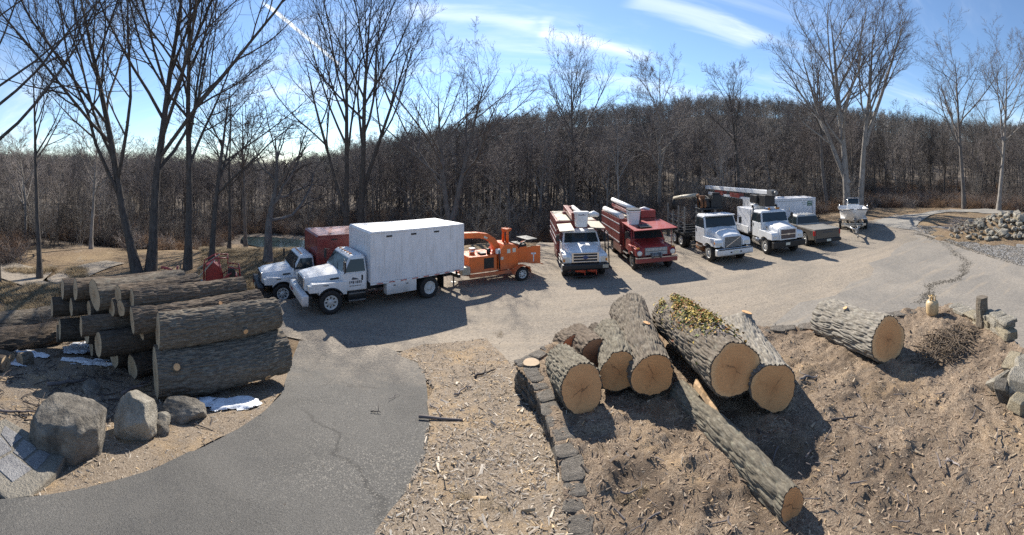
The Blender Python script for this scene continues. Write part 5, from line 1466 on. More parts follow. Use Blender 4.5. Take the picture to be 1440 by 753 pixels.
# ------------------------------------------------ orange chipper hitched behind the white box truck
def chipper():
    hx = Vector((-3.08, 18.55, 0)); ang = math.atan2(0.50, 0.866)
    # x runs from the hitch backwards (away from the truck)
    root = thing('wood_chipper', 'orange towed wood chipper hitched behind the white box truck', 'wood chipper', hx, ang)
    root.scale = (1, 1, 0.93)
    O, D = M['orange'], M['dark']
    mb = MB(); mb.b2((0.0, -0.07, 0.50), (1.2, 0.07, 0.64))
    for s in (1, -1): mb.b2((0.8, s * 0.75 - 0.06, 0.46), (4.2, s * 0.75 + 0.06, 0.62)); mb.tube([(0.25, 0, 0.56), (1.0, s * 0.75, 0.55)], 0.06, 6)
    mb.obj('trailer_frame', O, root)
    mb = MB(); mb.cyl((0.35, 0.22, 0.05), (0.35, 0.22, 0.9), 0.045, None, 8); mb.cyl((0.35, 0.22, 0.02), (0.35, 0.22, 0.05), 0.13, None, 10); mb.obj('jack_stand', M['greysteel'], root)
    mb = MB(); mb.b2((0.82, -0.62, 0.63), (2.35, 0.85, 1.48)); eng = mb.obj('engine_cover', O, root, bevel=0.03)
    mb = MB(); mb.b2((1.62, -0.63, 0.80), (2.16, -0.615, 1.36)); g = mb.obj('radiator_grille', M['rubber'], eng)
    for k in range(6):
        mb = MB(); mb.b2((1.62, -0.645, 0.84 + k * 0.09), (2.16, -0.628, 0.86 + k * 0.09)); mb.obj('louvre', D, g)
    mb = MB(); mb.cyl((1.3, 0.1, 1.48), (1.3, 0.1, 1.72), 0.14, None, 14); mb.cyl((1.3, 0.1, 1.72), (1.3, 0.1, 1.79), 0.17, None, 14); mb.obj('air_cleaner', M['chrome'], eng)
    mb = MB(); mb.b2((1.55, -0.4, 1.48), (1.85, 0.0, 1.58)); mb.cyl((2.05, -0.25, 1.48), (2.05, -0.25, 1.75), 0.10, None, 12); mb.obj('exhaust', D, eng)
    mb = MB(); mb.b2((0.42, -0.75, 0.62), (0.84, -0.35, 1.02)); mb.obj('battery_box', M['canopytan'], root, bevel=0.02)
    # drum housing and discharge chute
    mb = MB(); mb.prism([(2.40, 0.62), (3.55, 0.62), (3.55, 1.72), (3.3, 1.95), (2.75, 1.98), (2.40, 1.5)], -0.66, 0.62); dh = mb.obj('drum_housing', O, root, bevel=0.03)
    mb = MB(); mb.b2((2.5, -0.675, 0.75), (2.85, -0.661, 1.5)); mb.b2((2.95, -0.675, 0.75), (3.45, -0.661, 1.65)); mb.obj('access_panel', O, dh, bevel=0.004, seg=1)
    mb = MB(); mb.b2((2.88, -0.69, 1.5), (3.06, -0.665, 1.72)); mb.b2((3.2, -0.69, 1.52), (3.38, -0.665, 1.74)); mb.obj('warning_sticker', M['plate'], dh)
    mb = MB(); mb.b2((2.52, -0.69, 1.18), (2.66, -0.68, 1.34)); mb.obj('warning_sticker', M['plate'], dh)
    pts = [(2.62, 1.50), (2.52, 1.85), (2.30, 2.18), (1.95, 2.42), (1.45, 2.52), (0.7, 2.55), (-0.05, 2.60)]
    rings = []
    for k, (x, z) in enumerate(pts):
        a = pts[max(0, k - 1)]; b = pts[min(len(pts) - 1, k + 1)]; t = Vector((b[0] - a[0], 0, b[1] - a[1])).normalized(); nn = Vector((-t.z, 0, t.x)); h = 0.17 - 0.006 * k; w = 0.18
        c = Vector((x, -0.1, z)); rings.append([c + nn * h + Vector((0, -w, 0)), c + nn * h + Vector((0, w, 0)), c - nn * h + Vector((0, w, 0)), c - nn * h + Vector((0, -w, 0))])
    mb = MB(); mb.loft(rings); ch = mb.obj('discharge_chute', O, root, bevel=0.015)
    mb = MB(); mb.box((1.86, -0.315, 2.38), (0.22, 0.012, 0.10), Matrix.Rotation(R(30), 3, 'Y')); mb.obj('warning_sticker', M['plate'], ch)
    mb = MB(); mb.cyl((2.66, -0.1, 1.40), (2.60, -0.1, 1.62), 0.30, None, 18); mb.obj('swivel_ring', O, ch)
    # lift frame, feed rollers, infeed table
    mb = MB()
    for s in (1, -1): mb.tube([(3.15, s * 0.22, 1.9), (3.15, s * 0.22, 2.62), (3.22, s * 0.18, 2.70), (3.4, s * 0.15, 2.66)], 0.075, 6)
    mb.b2((3.05, -0.25, 2.58), (3.28, 0.25, 2.72)); mb.obj('lift_frame', O, root)
    mb = MB(); mb.cyl((3.2, 0, 1.95), (3.2, 0, 2.55), 0.05, None, 8); mb.obj('lift_cylinder', D, root)
    mb = MB(); mb.prism([(3.55, 0.85), (4.15, 0.80), (4.15, 1.75), (3.9, 1.80), (3.55, 1.6)], -0.52, 0.50); mb.obj('feed_housing', O, root, bevel=0.02)
    mb = MB(); mb.b2((3.7, -0.55, 1.72), (4.1, 0.4, 1.86)); mb.tube([(3.62, -0.45, 1.6), (3.75, -0.55, 1.9), (4.3, -0.5, 2.05)], 0.05, 6); mb.b2((4.1, -0.6, 2.03), (4.75, 0.5, 2.10)); mb.obj('control_bar', D, root)
    mb = MB(); rings = []
    for x, hw, z0, z1 in ((4.15, 0.50, 0.78, 1.62), (4.45, 0.66, 0.72, 1.72), (4.8, 0.82, 0.72, 1.72)):
        rings.append([(x, -hw, z1), (x, -hw, z0), (x, hw, z0), (x, hw, z1), (x, hw - 0.04, z1), (x, hw - 0.04, z0 + 0.04), (x, -hw + 0.04, z0 + 0.04), (x, -hw + 0.04, z1)])
    mb.loft(rings); hp = mb.obj('infeed_hopper', O, root)
    mb = MB(); mb.box((4.46, -0.685, 1.30), (0.26, 0.012, 0.09), Matrix.Rotation(R(-26), 3, 'Z')); mb.box((4.46, -0.685, 1.1), (0.05, 0.012, 0.5), Matrix.Rotation(R(-26), 3, 'Z')); mb.obj('hopper_decal', M['tarp'], hp)
    mb = MB(); mb.quad((4.77, -0.8, 0.72), (5.0, -0.8, 0.62), (5.0, 0.8, 0.62), (4.77, 0.8, 0.72), 0.05); mb.obj('infeed_table', O, root)
    for s in (1, -1):
        wheel(root, 3.55, s * 0.98, 0.37, 0.24, 'alloy', False, 0.05)
        mb = MB(); prof = []
        for k in range(9): a = PI * k / 8; prof.append((3.55 + 0.50 * math.cos(a), 0.40 + 0.46 * math.sin(a)))
        inn = [(3.55 + (x - 3.55) * 0.92, 0.40 + (z - 0.40) * 0.92) for x, z in prof[::-1]]
        rings = [[(x, s * 0.82, z), (x, s * 1.14, z), (x2, s * 1.14, z2), (x2, s * 0.82, z2)] for (x, z), (x2, z2) in zip(prof, inn[::-1])]
        mb.loft(rings); mb.obj('mudguard', O, root)
    mb = MB(); mb.cyl((3.55, -0.9, 0.37), (3.55, 0.9, 0.37), 0.06, None, 8); mb.obj('axle', D, root)
    # hanging chain and hose
    mb = MB(); mb.tube([(2.42, -0.68, 1.7), (2.40, -0.74, 1.3), (2.45, -0.72, 0.7)], 0.035, 5); mb.obj('hose', D, root)
    mb = MB(); mb.b2((2.28, -0.70, 1.52), (2.50, -0.55, 1.78)); mb.obj('control_box', M['white'], root, bevel=0.02)
chipper()

# ------------------------------------------------ bucket trucks
def fiberglass_bucket(root, c, w=0.62, h=1.05, tilt=0.0, liner='rubber', name='bucket'):
    mb = MB(); rings = []
    for z, s in ((0, 0.80), (0.06, 0.84), (h - 0.1, 1.0), (h - 0.08, 1.08), (h, 1.08)):
        q = w / 2 * s; b = 0.1
        ring = [(-q + b, -q, z), (q - b, -q, z), (q, -q + b, z), (q, q - b, z), (q - b, q, z), (-q + b, q, z), (-q, q - b, z), (-q, -q + b, z)]
        rings.append([Matrix.Rotation(tilt, 3, 'Y') @ Vector(p) + Vector(c) for p in ring])
    mb.loft(rings)
    o = mb.obj(name, M['white'], root, bevel=0.01, seg=1)
    m2 = MB(); rr = []
    for z, s in ((h + 0.001, 1.1), (h + 0.05, 1.1)):
        q = w / 2 * s; b = 0.1
        rr.append([Matrix.Rotation(tilt, 3, 'Y') @ Vector(p) + Vector(c) for p in [(-q + b, -q, z), (q - b, -q, z), (q, -q + b, z), (q, q - b, z), (q - b, q, z), (-q + b, q, z), (-q, q - b, z), (-q, -q + b, z)]])
    m2.loft(rr); m2.obj('bucket_rim', M[liner], o)
    return o

def ford_bucket():
    fl, fr = on_plane(792, 388, 0), on_plane(847, 385, 0)
    root = thing('bucket_truck', 'white cab bucket truck with dark red chip body and raised white bucket', 'truck', (3.76, 20.25, 0.012), R(-91.5))
    root.scale = (1, 1, 0.87)
    wr = 0.47
    chassis(root, -6.4, 0.9)
    hood(root, 'white', [0.78, 0.55, 0.1, -0.55], [0.66, 0.74, 0.86, 0.98], [1.48, 1.60, 1.70, 1.80], 0.95)
    for s in (1, -1):
        y0, y1 = (0.70, 1.16) if s > 0 else (-1.16, -0.70)
        arch_fender(root, 'white', wr, y0, y1, -0.70, 0.82, 1.40, 0.78)
        mb = MB(); mb.prism([(0.76, 0.98), (0.86, 0.98), (0.84, 1.30), (0.74, 1.32)], s * 0.98 - 0.16, s * 0.98 + 0.16); hl = mb.obj('headlight', M['lamp'], root, bevel=0.02)
        mb = MB(); mb.b2((0.80, s * 1.10 - 0.05, 1.02), (0.88, s * 1.10 + 0.05, 1.18)); mb.obj('turn_signal', M['amber'], hl)
    # broad three-bar grille in a bright surround
    mb = MB(); mb.b2((0.74, -0.68, 0.98), (0.80, 0.68, 1.52)); mb.obj('grille_backing', M['rubber'], root)
    mb = MB()
    for z in (1.0, 1.17, 1.34, 1.50): mb.b2((0.80, -0.62, z - 0.035), (0.86, 0.62, z + 0.035))
    for s in (1, -1): mb.b2((0.80, s * 0.66 - 0.05, 0.965), (0.858, s * 0.66 + 0.05, 1.535))
    g = mb.obj('grille', M['chrome'], root, bevel=0.012)
    mb = MB(); mb.lathe([(0.10, 0), (0.10, 0.02)], (0.862, 0, 1.255), 'x', 20); o = mb.obj('badge', M['blueprint'], g); o.scale = (1, 1.5, 1); 
    mb = MB(); mb.prism([(0.82, 0.56), (1.02, 0.56), (1.06, 0.66), (1.06, 0.88), (0.82, 0.92)], -1.2, 1.2); bp = mb.obj('bumper', M['rubber'], root, bevel=0.03)
    mb = MB(); mb.b2((1.06, 0.86, 0.66), (1.085, 1.16, 0.86)); mb.obj('side_plate', M['canopytan'], bp)
    conv_cab(root, 'white', -0.55, -0.98, -2.0, 0.88, 1.80, 2.50, 1.06, 0.95)
    for y in (1.0, -1.0): wheel(root, 0, y, wr, 0.27)
    for y in (0.98, -0.98): wheel(root, -4.6, y, wr, 0.25, dual=True, deep=0.1)
    mb = MB(); mb.cyl((-4.6, -0.9, wr), (-4.6, 0.9, wr), 0.10, None, 10); mb.obj('rear_axle', M['dark'], root)
    # body: chip box with ribs, side lockers
    x0, x1, z0, z1, hw = -7.4, -2.35, 1.0, 2.92, 1.22
    mb = MB(); mb.b2((x0, -hw, z0), (x1, hw, z1)); bx = mb.obj('chip_box', M['maroon'], root, bevel=0.05)
    mb = MB(); mb.b2((x0 + 0.1, -hw + 0.12, z1 + 0.002), (x1 - 0.1, hw - 0.12, z1 + 0.03)); mb.obj('roof', M['canopytan'], bx)
    for s in (1, -1):
        mb = MB()
        for z in (1.35, 1.75, 2.2): mb.b2((x0 + 0.05, s * hw - 0.01, z - 0.03), (x1 - 0.05, s * hw + 0.025, z + 0.03))
        mb.obj('side_rib', M['white2'], bx)
        mb = MB(); mb.b2((-3.9, s * 1.06 - 0.15, 0.48), (-2.1, s * 1.06 + 0.15, 0.985)); lk = mb.obj('locker', M['maroon'], root, bevel=0.015)
        mb = MB(); mb.b2((-2.30, s * 1.0 - 0.2, 0.985), (-2.06, s * 1.0 + 0.16, 2.4)); mb.obj('tool_locker', M['maroon'], root, bevel=0.015)
        mb = MB()
        for k in range(3): mb.b2((-1.85, s * 1.08 - 0.06, 0.42 + 0.22 * k), (-1.0, s * 1.08 + 0.06, 0.45 + 0.22 * k))
        mb.obj('step', M['greysteel'], root)
    # cab guard: two tilted plates on posts either side of the bucket
    for s, yy in ((-1, -0.82), (1, 0.86)):
        mb = MB(); mb.box((-1.05, yy, 2.72 if s < 0 else 2.86), (1.75, 0.80, 0.03), Matrix.Rotation(R(5), 3, 'Y') @ Matrix.Rotation(R(-4 * s), 3, 'X')); mb.obj('cab_guard', M['canopytan'], root)
        mb = MB(); mb.cyl((-1.75, yy * 1.05, 1.0), (-1.75, yy * 1.05, 2.75), 0.035, None, 6); mb.obj('guard_post', M['dark'], root)
    # black ladder-like frame at its left front corner
    mb = MB()
    for x in (0.35, -0.5): mb.tube([(x, 1.36, 0.55), (x, 1.28, 2.62)], 0.035, 6)
    mb.b2((-0.5, 1.30, 0.55), (0.95, 1.38, 0.62)); mb.tube([(-0.5, 1.29, 2.6), (0.35, 1.29, 2.6)], 0.03, 6); mb.tube([(-0.5, 1.34, 1.5), (0.35, 1.34, 1.5)], 0.03, 6); mb.obj('side_frame', M['dark'], root)
    # boom folded along the roof, bucket over the cab
    mb = MB(); mb.lathe([(0.42, 2.95), (0.42, 3.12), (0.34, 3.14), (0.30, 3.55)], (-5.6, -0.1, 0), 'z', 18); mb.obj('turret', M['maroon'], root)
    mb = MB(); mb.prism([(-5.9, 3.25), (-1.7, 3.10), (-1.7, 3.36), (-5.9, 3.60)], -0.42, -0.12); mb.obj('lower_boom', M['maroon'], root, bevel=0.03)
    mb = MB(); mb.cyl((-5.8, 0.22, 3.45), (-1.0, 0.22, 3.40), 0.15, None, 12); mb.obj('upper_boom', M['white'], root)
    mb = MB(); mb.b2((-1.35, -0.48, 3.18), (-0.95, 0.1, 3.66)); mb.obj('boom_tip', M['maroon'], root, bevel=0.03)
    bk = fiberglass_bucket(root, (-0.75, 0.02, 2.78), 0.74, 0.92, R(-3), 'white')
    glyphs(bk, (-0.375, 0.02, 3.58), 0.42, 0.08, 5, 'blueprint', 'y', 1, 5)
    mb = MB(); mb.tube([(-0.8, 0.45, 3.5), (-0.6, 0.7, 3.62), (-0.75, 0.95, 3.5)], [0.16, 0.2, 0.13], 9); mb.obj('bucket_cover', M['tarp'], root)
    # two cones stowed on their sides under the bumper
    for yy, lab in ((-0.28, 'orange cone with white collar lying under the white bucket truck bumper, left'), (0.32, 'orange cone lying under the white bucket truck bumper, right')):
        c = thing('traffic_cone', lab, 'traffic cone', (3.76 + yy, 20.25 - 0.72, 0.40), R(180))
        mb = MB(); mb.lathe([(0.14, 0.0), (0.13, 0.02), (0.04, 0.44), (0.03, 0.45)], (-0.2, 0, 0), 'x', 16); mb.obj('cone_body', M['conered'], c)
        mb = MB(); mb.b2((-0.24, -0.18, -0.18), (-0.205, 0.18, 0.18)); mb.obj('cone_base', M['conered'], c)
        if yy < 0: mb = MB(); mb.lathe([(0.086, 0.2), (0.062, 0.32)], (-0.2, 0, 0), 'x', 16); mb.obj('collar', M['tarp'], c)
        c2 = c
    mb = MB(); mb.b2((0.45, -0.6, 0.18), (1.0, 0.65, 0.215)); mb.b2((0.6, -0.6, 0.2), (0.65, -0.55, 0.75)); mb.b2((0.6, 0.6, 0.2), (0.65, 0.65, 0.75)); mb.obj('cone_rack', M['dark'], root)
ford_bucket()

def red_bucket():
    root = thing('bucket_truck', 'old dark red bucket truck with flat roof guard over the cab', 'truck', (7.74, 20.55, 0.012), R(-91))
    root.scale = (1, 1, 0.93)
    wr = 0.48
    chassis(root, -6.6, 0.9)
    hood(root, 'red', [0.80, 0.6, 0.1, -0.55], [0.80, 0.86, 0.90, 0.95], [1.42, 1.50, 1.58, 1.66], 0.92, crown=0.05)
    for s in (1, -1):
        y0, y1 = (0.74, 1.16) if s > 0 else (-1.16, -0.74)
        arch_fender(root, 'red', wr, y0, y1, -0.70, 0.84, 1.36, 0.80)
        mb = MB(); mb.lathe([(0.15, 0), (0.15, 0.05), (0.10, 0.07)], (0.84, s * 0.96, 1.12), 'x', 18); mb.obj('headlight', M['lamp'], root)
        mb = MB(); mb.b2((0.72, s * 1.02 - 0.08, 1.36), (0.82, s * 1.02 + 0.08, 1.44)); mb.obj('turn_signal', M['amber'], root, bevel=0.015)
    mb = MB(); mb.b2((0.80, -0.66, 0.98), (0.85, 0.66, 1.42)); g = mb.obj('grille', M['greysteel'], root, bevel=0.01)
    for z in (1.09, 1.31):
        mb = MB(); mb.b2((0.85, -0.63, z - 0.075), (0.875, 0.63, z + 0.075)); q = mb.obj('grille_panel', M['alloy'], g)
        mb = MB()
        for k in range(16): mb.b2((0.874, -0.60 + k * 0.08 - 0.012, z - 0.06), (0.880, -0.60 + k * 0.08 + 0.012, z + 0.06))
        mb.obj('grille_slot', M['rubber'], q)
    mb = MB(); mb.prism([(0.84, 0.56), (1.02, 0.58), (1.05, 0.84), (0.84, 0.86)], -1.2, 1.2); bp = mb.obj('bumper', M['red'], root, bevel=0.03)
    mb = MB(); mb.b2((0.86, -1.22, 0.86), (1.06, 1.22, 0.90)); mb.obj('bumper_rail', M['chrome'], bp)
    mb = MB(); mb.cyl((1.0, -0.25, 0.98), (1.0, 0.15, 0.98), 0.12, None, 14); mb.cyl((1.0, -0.33, 0.98), (1.0, -0.25, 0.98), 0.17, None, 14); mb.cyl((1.0, 0.15, 0.98), (1.0, 0.23, 0.98), 0.17, None, 14); mb.obj('winch', M['greysteel'], bp)
    conv_cab(root, 'red', -0.55, -0.86, -1.9, 0.88, 1.66, 2.28, 1.04, 0.95)
    for y in (1.0, -1.0): wheel(root, 0, y, wr, 0.27, 'greysteel')
    for y in (0.98, -0.98): wheel(root, -4.7, y, wr, 0.25, 'greysteel', dual=True, deep=0.1)
    mb = MB(); mb.cyl((-4.7, -0.9, wr), (-4.7, 0.9, wr), 0.10, None, 10); mb.obj('rear_axle', M['dark'], root)
    # flat guard plate reaching over the cab
    mb = MB(); mb.box((-0.75, 0.10, 2.50), (2.7, 2.55, 0.04), Matrix.Rotation(R(3), 3, 'Y') @ Matrix.Rotation(R(1.5), 3, 'X')); cg = mb.obj('cab_guard', M['red'], root)
    mb = MB(); mb.box((-0.2, -0.35, 2.55), (0.8, 0.7, 0.03), Matrix.Rotation(R(3), 3, 'Y')); mb.obj('guard_patch', M['dark'], cg)
    for s in (1, -1):
        mb = MB(); mb.cyl((-1.95, s * 1.1, 1.0), (-1.95, s * 1.1, 2.52), 0.04, None, 6); mb.obj('guard_post', M['red'], root)
        mb = MB(); mb.cyl((0.3, s * 1.12, 1.35), (0.3, s * 1.12, 2.46), 0.02, None, 6); mb.obj('guard_post', M['red'], root)
    x0, x1, z0, z1, hw = -7.6, -2.4, 1.02, 2.70, 1.22
    mb = MB(); mb.b2((x0, -hw, z0), (x1, hw, z1)); bx = mb.obj('chip_box', M['maroon'], root, bevel=0.03)
    for s in (1, -1):
        mb = MB()
        for z in (1.15, 1.75, 2.35): mb.b2((x0 + 0.02, s * hw - 0.01, z - 0.03), (x1 - 0.02, s * hw + 0.03, z + 0.03))
        mb.obj('side_rib', M['white2'], bx)
        mb = MB(); mb.b2((-4.0, s * 1.06 - 0.15, 0.48), (-2.1, s * 1.06 + 0.15, 1.0)); mb.obj('locker', M['maroon'], root, bevel=0.015)
        mb = MB(); mb.b2((-1.85, s * 1.1 - 0.06, 0.42), (-1.0, s * 1.1 + 0.06, 0.46)); mb.b2((-1.85, s * 1.1 - 0.06, 0.68), (-1.0, s * 1.1 + 0.06, 0.72)); mb.obj('step', M['chrome'], root)
    mb = MB(); mb.cyl((-7.2, -1.05, 2.86), (-2.5, -1.05, 2.86), 0.19, None, 14); mb.obj('tool_tube', M['white'], root)
    mb = MB(); mb.b2((-5.6, -0.78, 2.71), (-2.7, 0.1, 2.86)); mb.obj('deck_box', M['canopytan'], root, bevel=0.02)
    mb = MB(); mb.lathe([(0.4, 2.71), (0.4, 2.95), (0.3, 3.3)], (-6.4, -0.2, 0), 'z', 18); mb.obj('turret', M['maroon'], root)
    mb = MB(); mb.cyl((-6.8, -0.55, 3.62), (-1.75, -0.48, 3.42), 0.15, None, 12); mb.obj('upper_boom', M['white'], root)
    mb = MB(); mb.prism([(-6.7, 3.1), (-2.2, 2.98), (-2.2, 3.2), (-6.7, 3.36)], -0.65, -0.40); mb.obj('lower_boom', M['maroon'], root, bevel=0.02)
    mb = MB(); mb.b2((-2.05, -0.30, 2.55), (-1.75, -0.02, 3.42)); mb.obj('boom_tip', M['rubber'], root, bevel=0.03)
    fiberglass_bucket(root, (-1.35, -0.66, 2.45), 0.72, 0.98, R(4), 'rubber')
    mb = MB(); mb.b2((-3.2, 0.15, 2.72), (-2.35, 1.15, 3.22)); tb = mb.obj('tool_chest', M['red'], root, bevel=0.03)
    mb = MB(); mb.tube([(-3.0, 0.3, 3.24), (-2.7, 0.5, 3.32), (-2.5, 0.8, 3.25)], [0.08, 0.12, 0.06], 7); mb.obj('rolled_tarp', M['tarp'], tb)
red_bucket()

# ------------------------------------------------ log loader
def log_loader():
    root = thing('log_truck', 'white log loader truck with diagonal bar grille, grapple and tall stakes', 'truck', (12.55, 20.35, 0.012), R(-93))
    wr = 0.52
    chassis(root, -7.2, 0.95)
    hood(root, 'white', [0.95, 0.80, 0.3, -0.55], [0.62, 0.68, 0.82, 0.96], [1.50, 1.62, 1.78, 1.92], 0.95)
    for s in (1, -1):
        y0, y1 = (0.66, 1.20) if s > 0 else (-1.20, -0.66)
        arch_fender(root, 'white', wr, y0, y1, -0.74, 0.98, 1.42, 0.86)
        mb = MB(); mb.b2((0.94, s * 0.95 - 0.16, 1.12), (1.02, s * 0.95 + 0.16, 1.28)); mb.obj('headlight', M['lamp'], root, bevel=0.02)
        mb = MB(); mb.lathe([(0.09, 0), (0.09, 0.03)], (0.98, s * 0.82, 0.98), 'x', 14); mb.obj('fog_light', M['rubber'], root)
        mb = MB(); mb.b2((0.80, s * 1.205 - 0.01, 1.2), (0.95, s * 1.205 + 0.01, 1.3)); mb.obj('turn_signal', M['amber'], root)
    mb = MB(); mb.prism([(0.95, 0.98), (1.02, 0.98), (0.98, 1.58), (0.91, 1.58)], -0.56, 0.56); g = mb.obj('grille', M['greysteel'], root, bevel=0.01)
    mb = MB()
    for k in range(7): mb.b2((1.016 - 0.006 * k, -0.54, 1.03 + 0.08 * k), (1.024 - 0.006 * k, 0.54, 1.05 + 0.08 * k))
    mb.obj('grille_slot', M['rubber'], g)
    mb = MB(); mb.quad((1.03, -0.55, 1.0), (1.03, -0.47, 1.0), (0.992, 0.55, 1.56), (0.992, 0.47, 1.56), 0.012); mb.obj('diagonal_bar', M['chrome'], g)
    mb = MB(); mb.prism([(0.96, 0.52), (1.26, 0.54), (1.30, 0.62), (1.28, 0.90), (0.96, 0.92)], -1.22, 1.22); bp = mb.obj('bumper', M['white'], root, bevel=0.05)
    mb = MB(); mb.b2((1.26, -1.15, 0.885), (1.30, 1.15, 0.93)); mb.obj('bumper_strip', M['rubber'], bp)
    mb = MB(); mb.b2((1.28, -0.36, 0.68), (1.305, -0.24, 0.76)); mb.b2((1.28, 0.30, 0.68), (1.305, 0.42, 0.76)); mb.obj('tow_eye', M['rubber'], bp)
    plate(bp, (1.305, 0.03, 0.72))
    conv_cab(root, 'white', -0.55, -0.85, -2.0, 0.92, 1.92, 2.72, 1.16, 1.08)
    mb = MB(); mb.b2((-0.86, -1.02, 2.66), (-0.55, 1.02, 2.70)); mb.obj('sun_visor', M['white'], root, bevel=0.012)
    for y in (1.02, -1.02): wheel(root, 0, y, wr, 0.29)
    for x in (-4.6, -5.85):
        for y in (0.98, -0.98): wheel(root, x, y, wr, 0.25, dual=True, deep=0.1)
        mb = MB(); mb.cyl((x, -0.9, wr), (x, 0.9, wr), 0.10, None, 10); mb.obj('rear_axle', M['dark'], root)
    for s in (1, -1):
        mb = MB(); mb.cyl((-1.9, s * 0.85, 0.66), (-0.85, s * 0.85, 0.66), 0.30, None, 16); mb.obj('fuel_tank', M['rust'] if s < 0 else M['chrome'], root)
        mb = MB(); mb.b2((-1.8, s * 1.15 - 0.07, 0.40), (-0.9, s * 1.15 + 0.07, 0.45)); mb.b2((-1.8, s * 1.15 - 0.07, 0.72), (-0.9, s * 1.15 + 0.07, 0.77)); mb.obj('step', M['chrome'], root)
    # headache rack, bunks and stakes
    mb = MB(); mb.b2((-3.6, -1.22, 0.95), (-3.5, 1.22, 1.05)); mb.b2((-7.2, -1.2, 0.98), (-3.5, -1.1, 1.10)); mb.b2((-7.2, 1.1, 0.98), (-3.5, 1.2, 1.10)); mb.obj('bed_frame', M['dark'], root)
    for x in (-3.7, -4.8, -5.9, -7.0):
        mb = MB(); mb.b2((x - 0.08, -1.25, 1.06), (x + 0.08, 1.25, 1.22)); bk = mb.obj('bunk', M['dark'], root)
        for s in (1, -1):
            mb = MB(); mb.b2((x - 0.045, s * 1.2 - 0.045, 1.22), (x + 0.045, s * 1.2 + 0.045, 2.95)); mb.obj('stake', M['greysteel'], bk)
    for s in (1, -1):
        mb = MB()
        for z in (1.45, 1.8, 2.15): mb.b2((-7.05, s * 1.12 - 0.02, z - 0.04), (-3.7, s * 1.12 + 0.02, z + 0.04))
        mb.obj('side_rail', M['greysteel'], root)
    # knuckle boom loader behind the cab
    mb = MB(); mb.lathe([(0.42, 0.95), (0.42, 1.3), (0.30, 1.35), (0.28, 2.9)], (-2.75, 0.1, 0), 'z', 16); ped = mb.obj('loader_pedestal', M['dark'], root)
    mb = MB(); mb.b2((-3.2, -0.75, 2.85), (-2.2, 0.95, 3.0)); mb.b2((-2.75, 0.15, 3.0), (-2.25, 0.95, 3.85)); mb.b2((-3.1, -0.4, 3.0), (-2.4, 0.3, 3.6)); mb.b2((-2.5, 0.3, 3.85), (-2.3, 0.85, 4.0)); mb.obj('operator_seat', M['dark'], root, bevel=0.03)
    mb = MB(); mb.tube([(-2.75, -0.1, 3.0), (-2.9, -0.5, 3.75), (-3.0, -0.55, 3.8)], [0.18, 0.15, 0.14], 8); mb.obj('main_boom', M['rust'], root)
    mb = MB(); mb.tube([(-3.0, -0.55, 3.78), (-4.6, -1.0, 3.6), (-5.8, -1.15, 3.42)], [0.17, 0.14, 0.12], 8); sb = mb.obj('stick_boom', M['canopytan'], root)
    mb = MB(); mb.cyl((-2.9, -0.45, 3.6), (-4.4, -0.9, 3.42), 0.06, None, 8); mb.cyl((-2.7, 0.0, 3.2), (-2.9, -0.4, 3.65), 0.07, None, 8); mb.obj('hydraulic_ram', M['greysteel'], sb)
    rng = random.Random(4)
    mb = MB()
    for k in range(30):
        x, y, z = -2.7 + rng.uniform(-.3, .3), rng.uniform(-0.7, 0.9), 3.2
        mb.tube([(x, y, z), (x + rng.uniform(-.4, .4), y + rng.uniform(-.3, .3), z + rng.uniform(.2, .6)), (x + rng.uniform(-.6, .3), y + rng.uniform(-.5, .5), z + rng.uniform(0, .4))], 0.022, 5)
    mb.obj('hydraulic_hoses', M['rubber'], root)
    mb = MB()
    for s in (1, -1):
        mb.tube([(-2.55, -0.30, 3.62), (-2.55 + 0.25 * s, -0.30, 3.45), (-2.55 + 0.33 * s, -0.30, 3.15), (-2.55 + 0.12 * s, -0.30, 2.85)], [0.09, 0.10, 0.09, 0.04], 6)
        mb.tube([(-2.55, -0.55, 3.62), (-2.55 + 0.25 * s, -0.55, 3.45), (-2.55 + 0.33 * s, -0.55, 3.15), (-2.55 + 0.12 * s, -0.55, 2.85)], [0.09, 0.10, 0.09, 0.04], 6)
    mb.b2((-2.7, -0.6, 3.55), (-2.4, -0.25, 3.8)); mb.obj('grapple', M['rust'], root)
    mb = MB(); mb.tube([(-5.8, -1.15, 3.42), (-5.85, -1.18, 3.1), (-5.8, -1.15, 2.6)], [0.10, 0.13, 0.2], 7); mb.obj('boom_end_link', M['dark'], root)
log_loader()

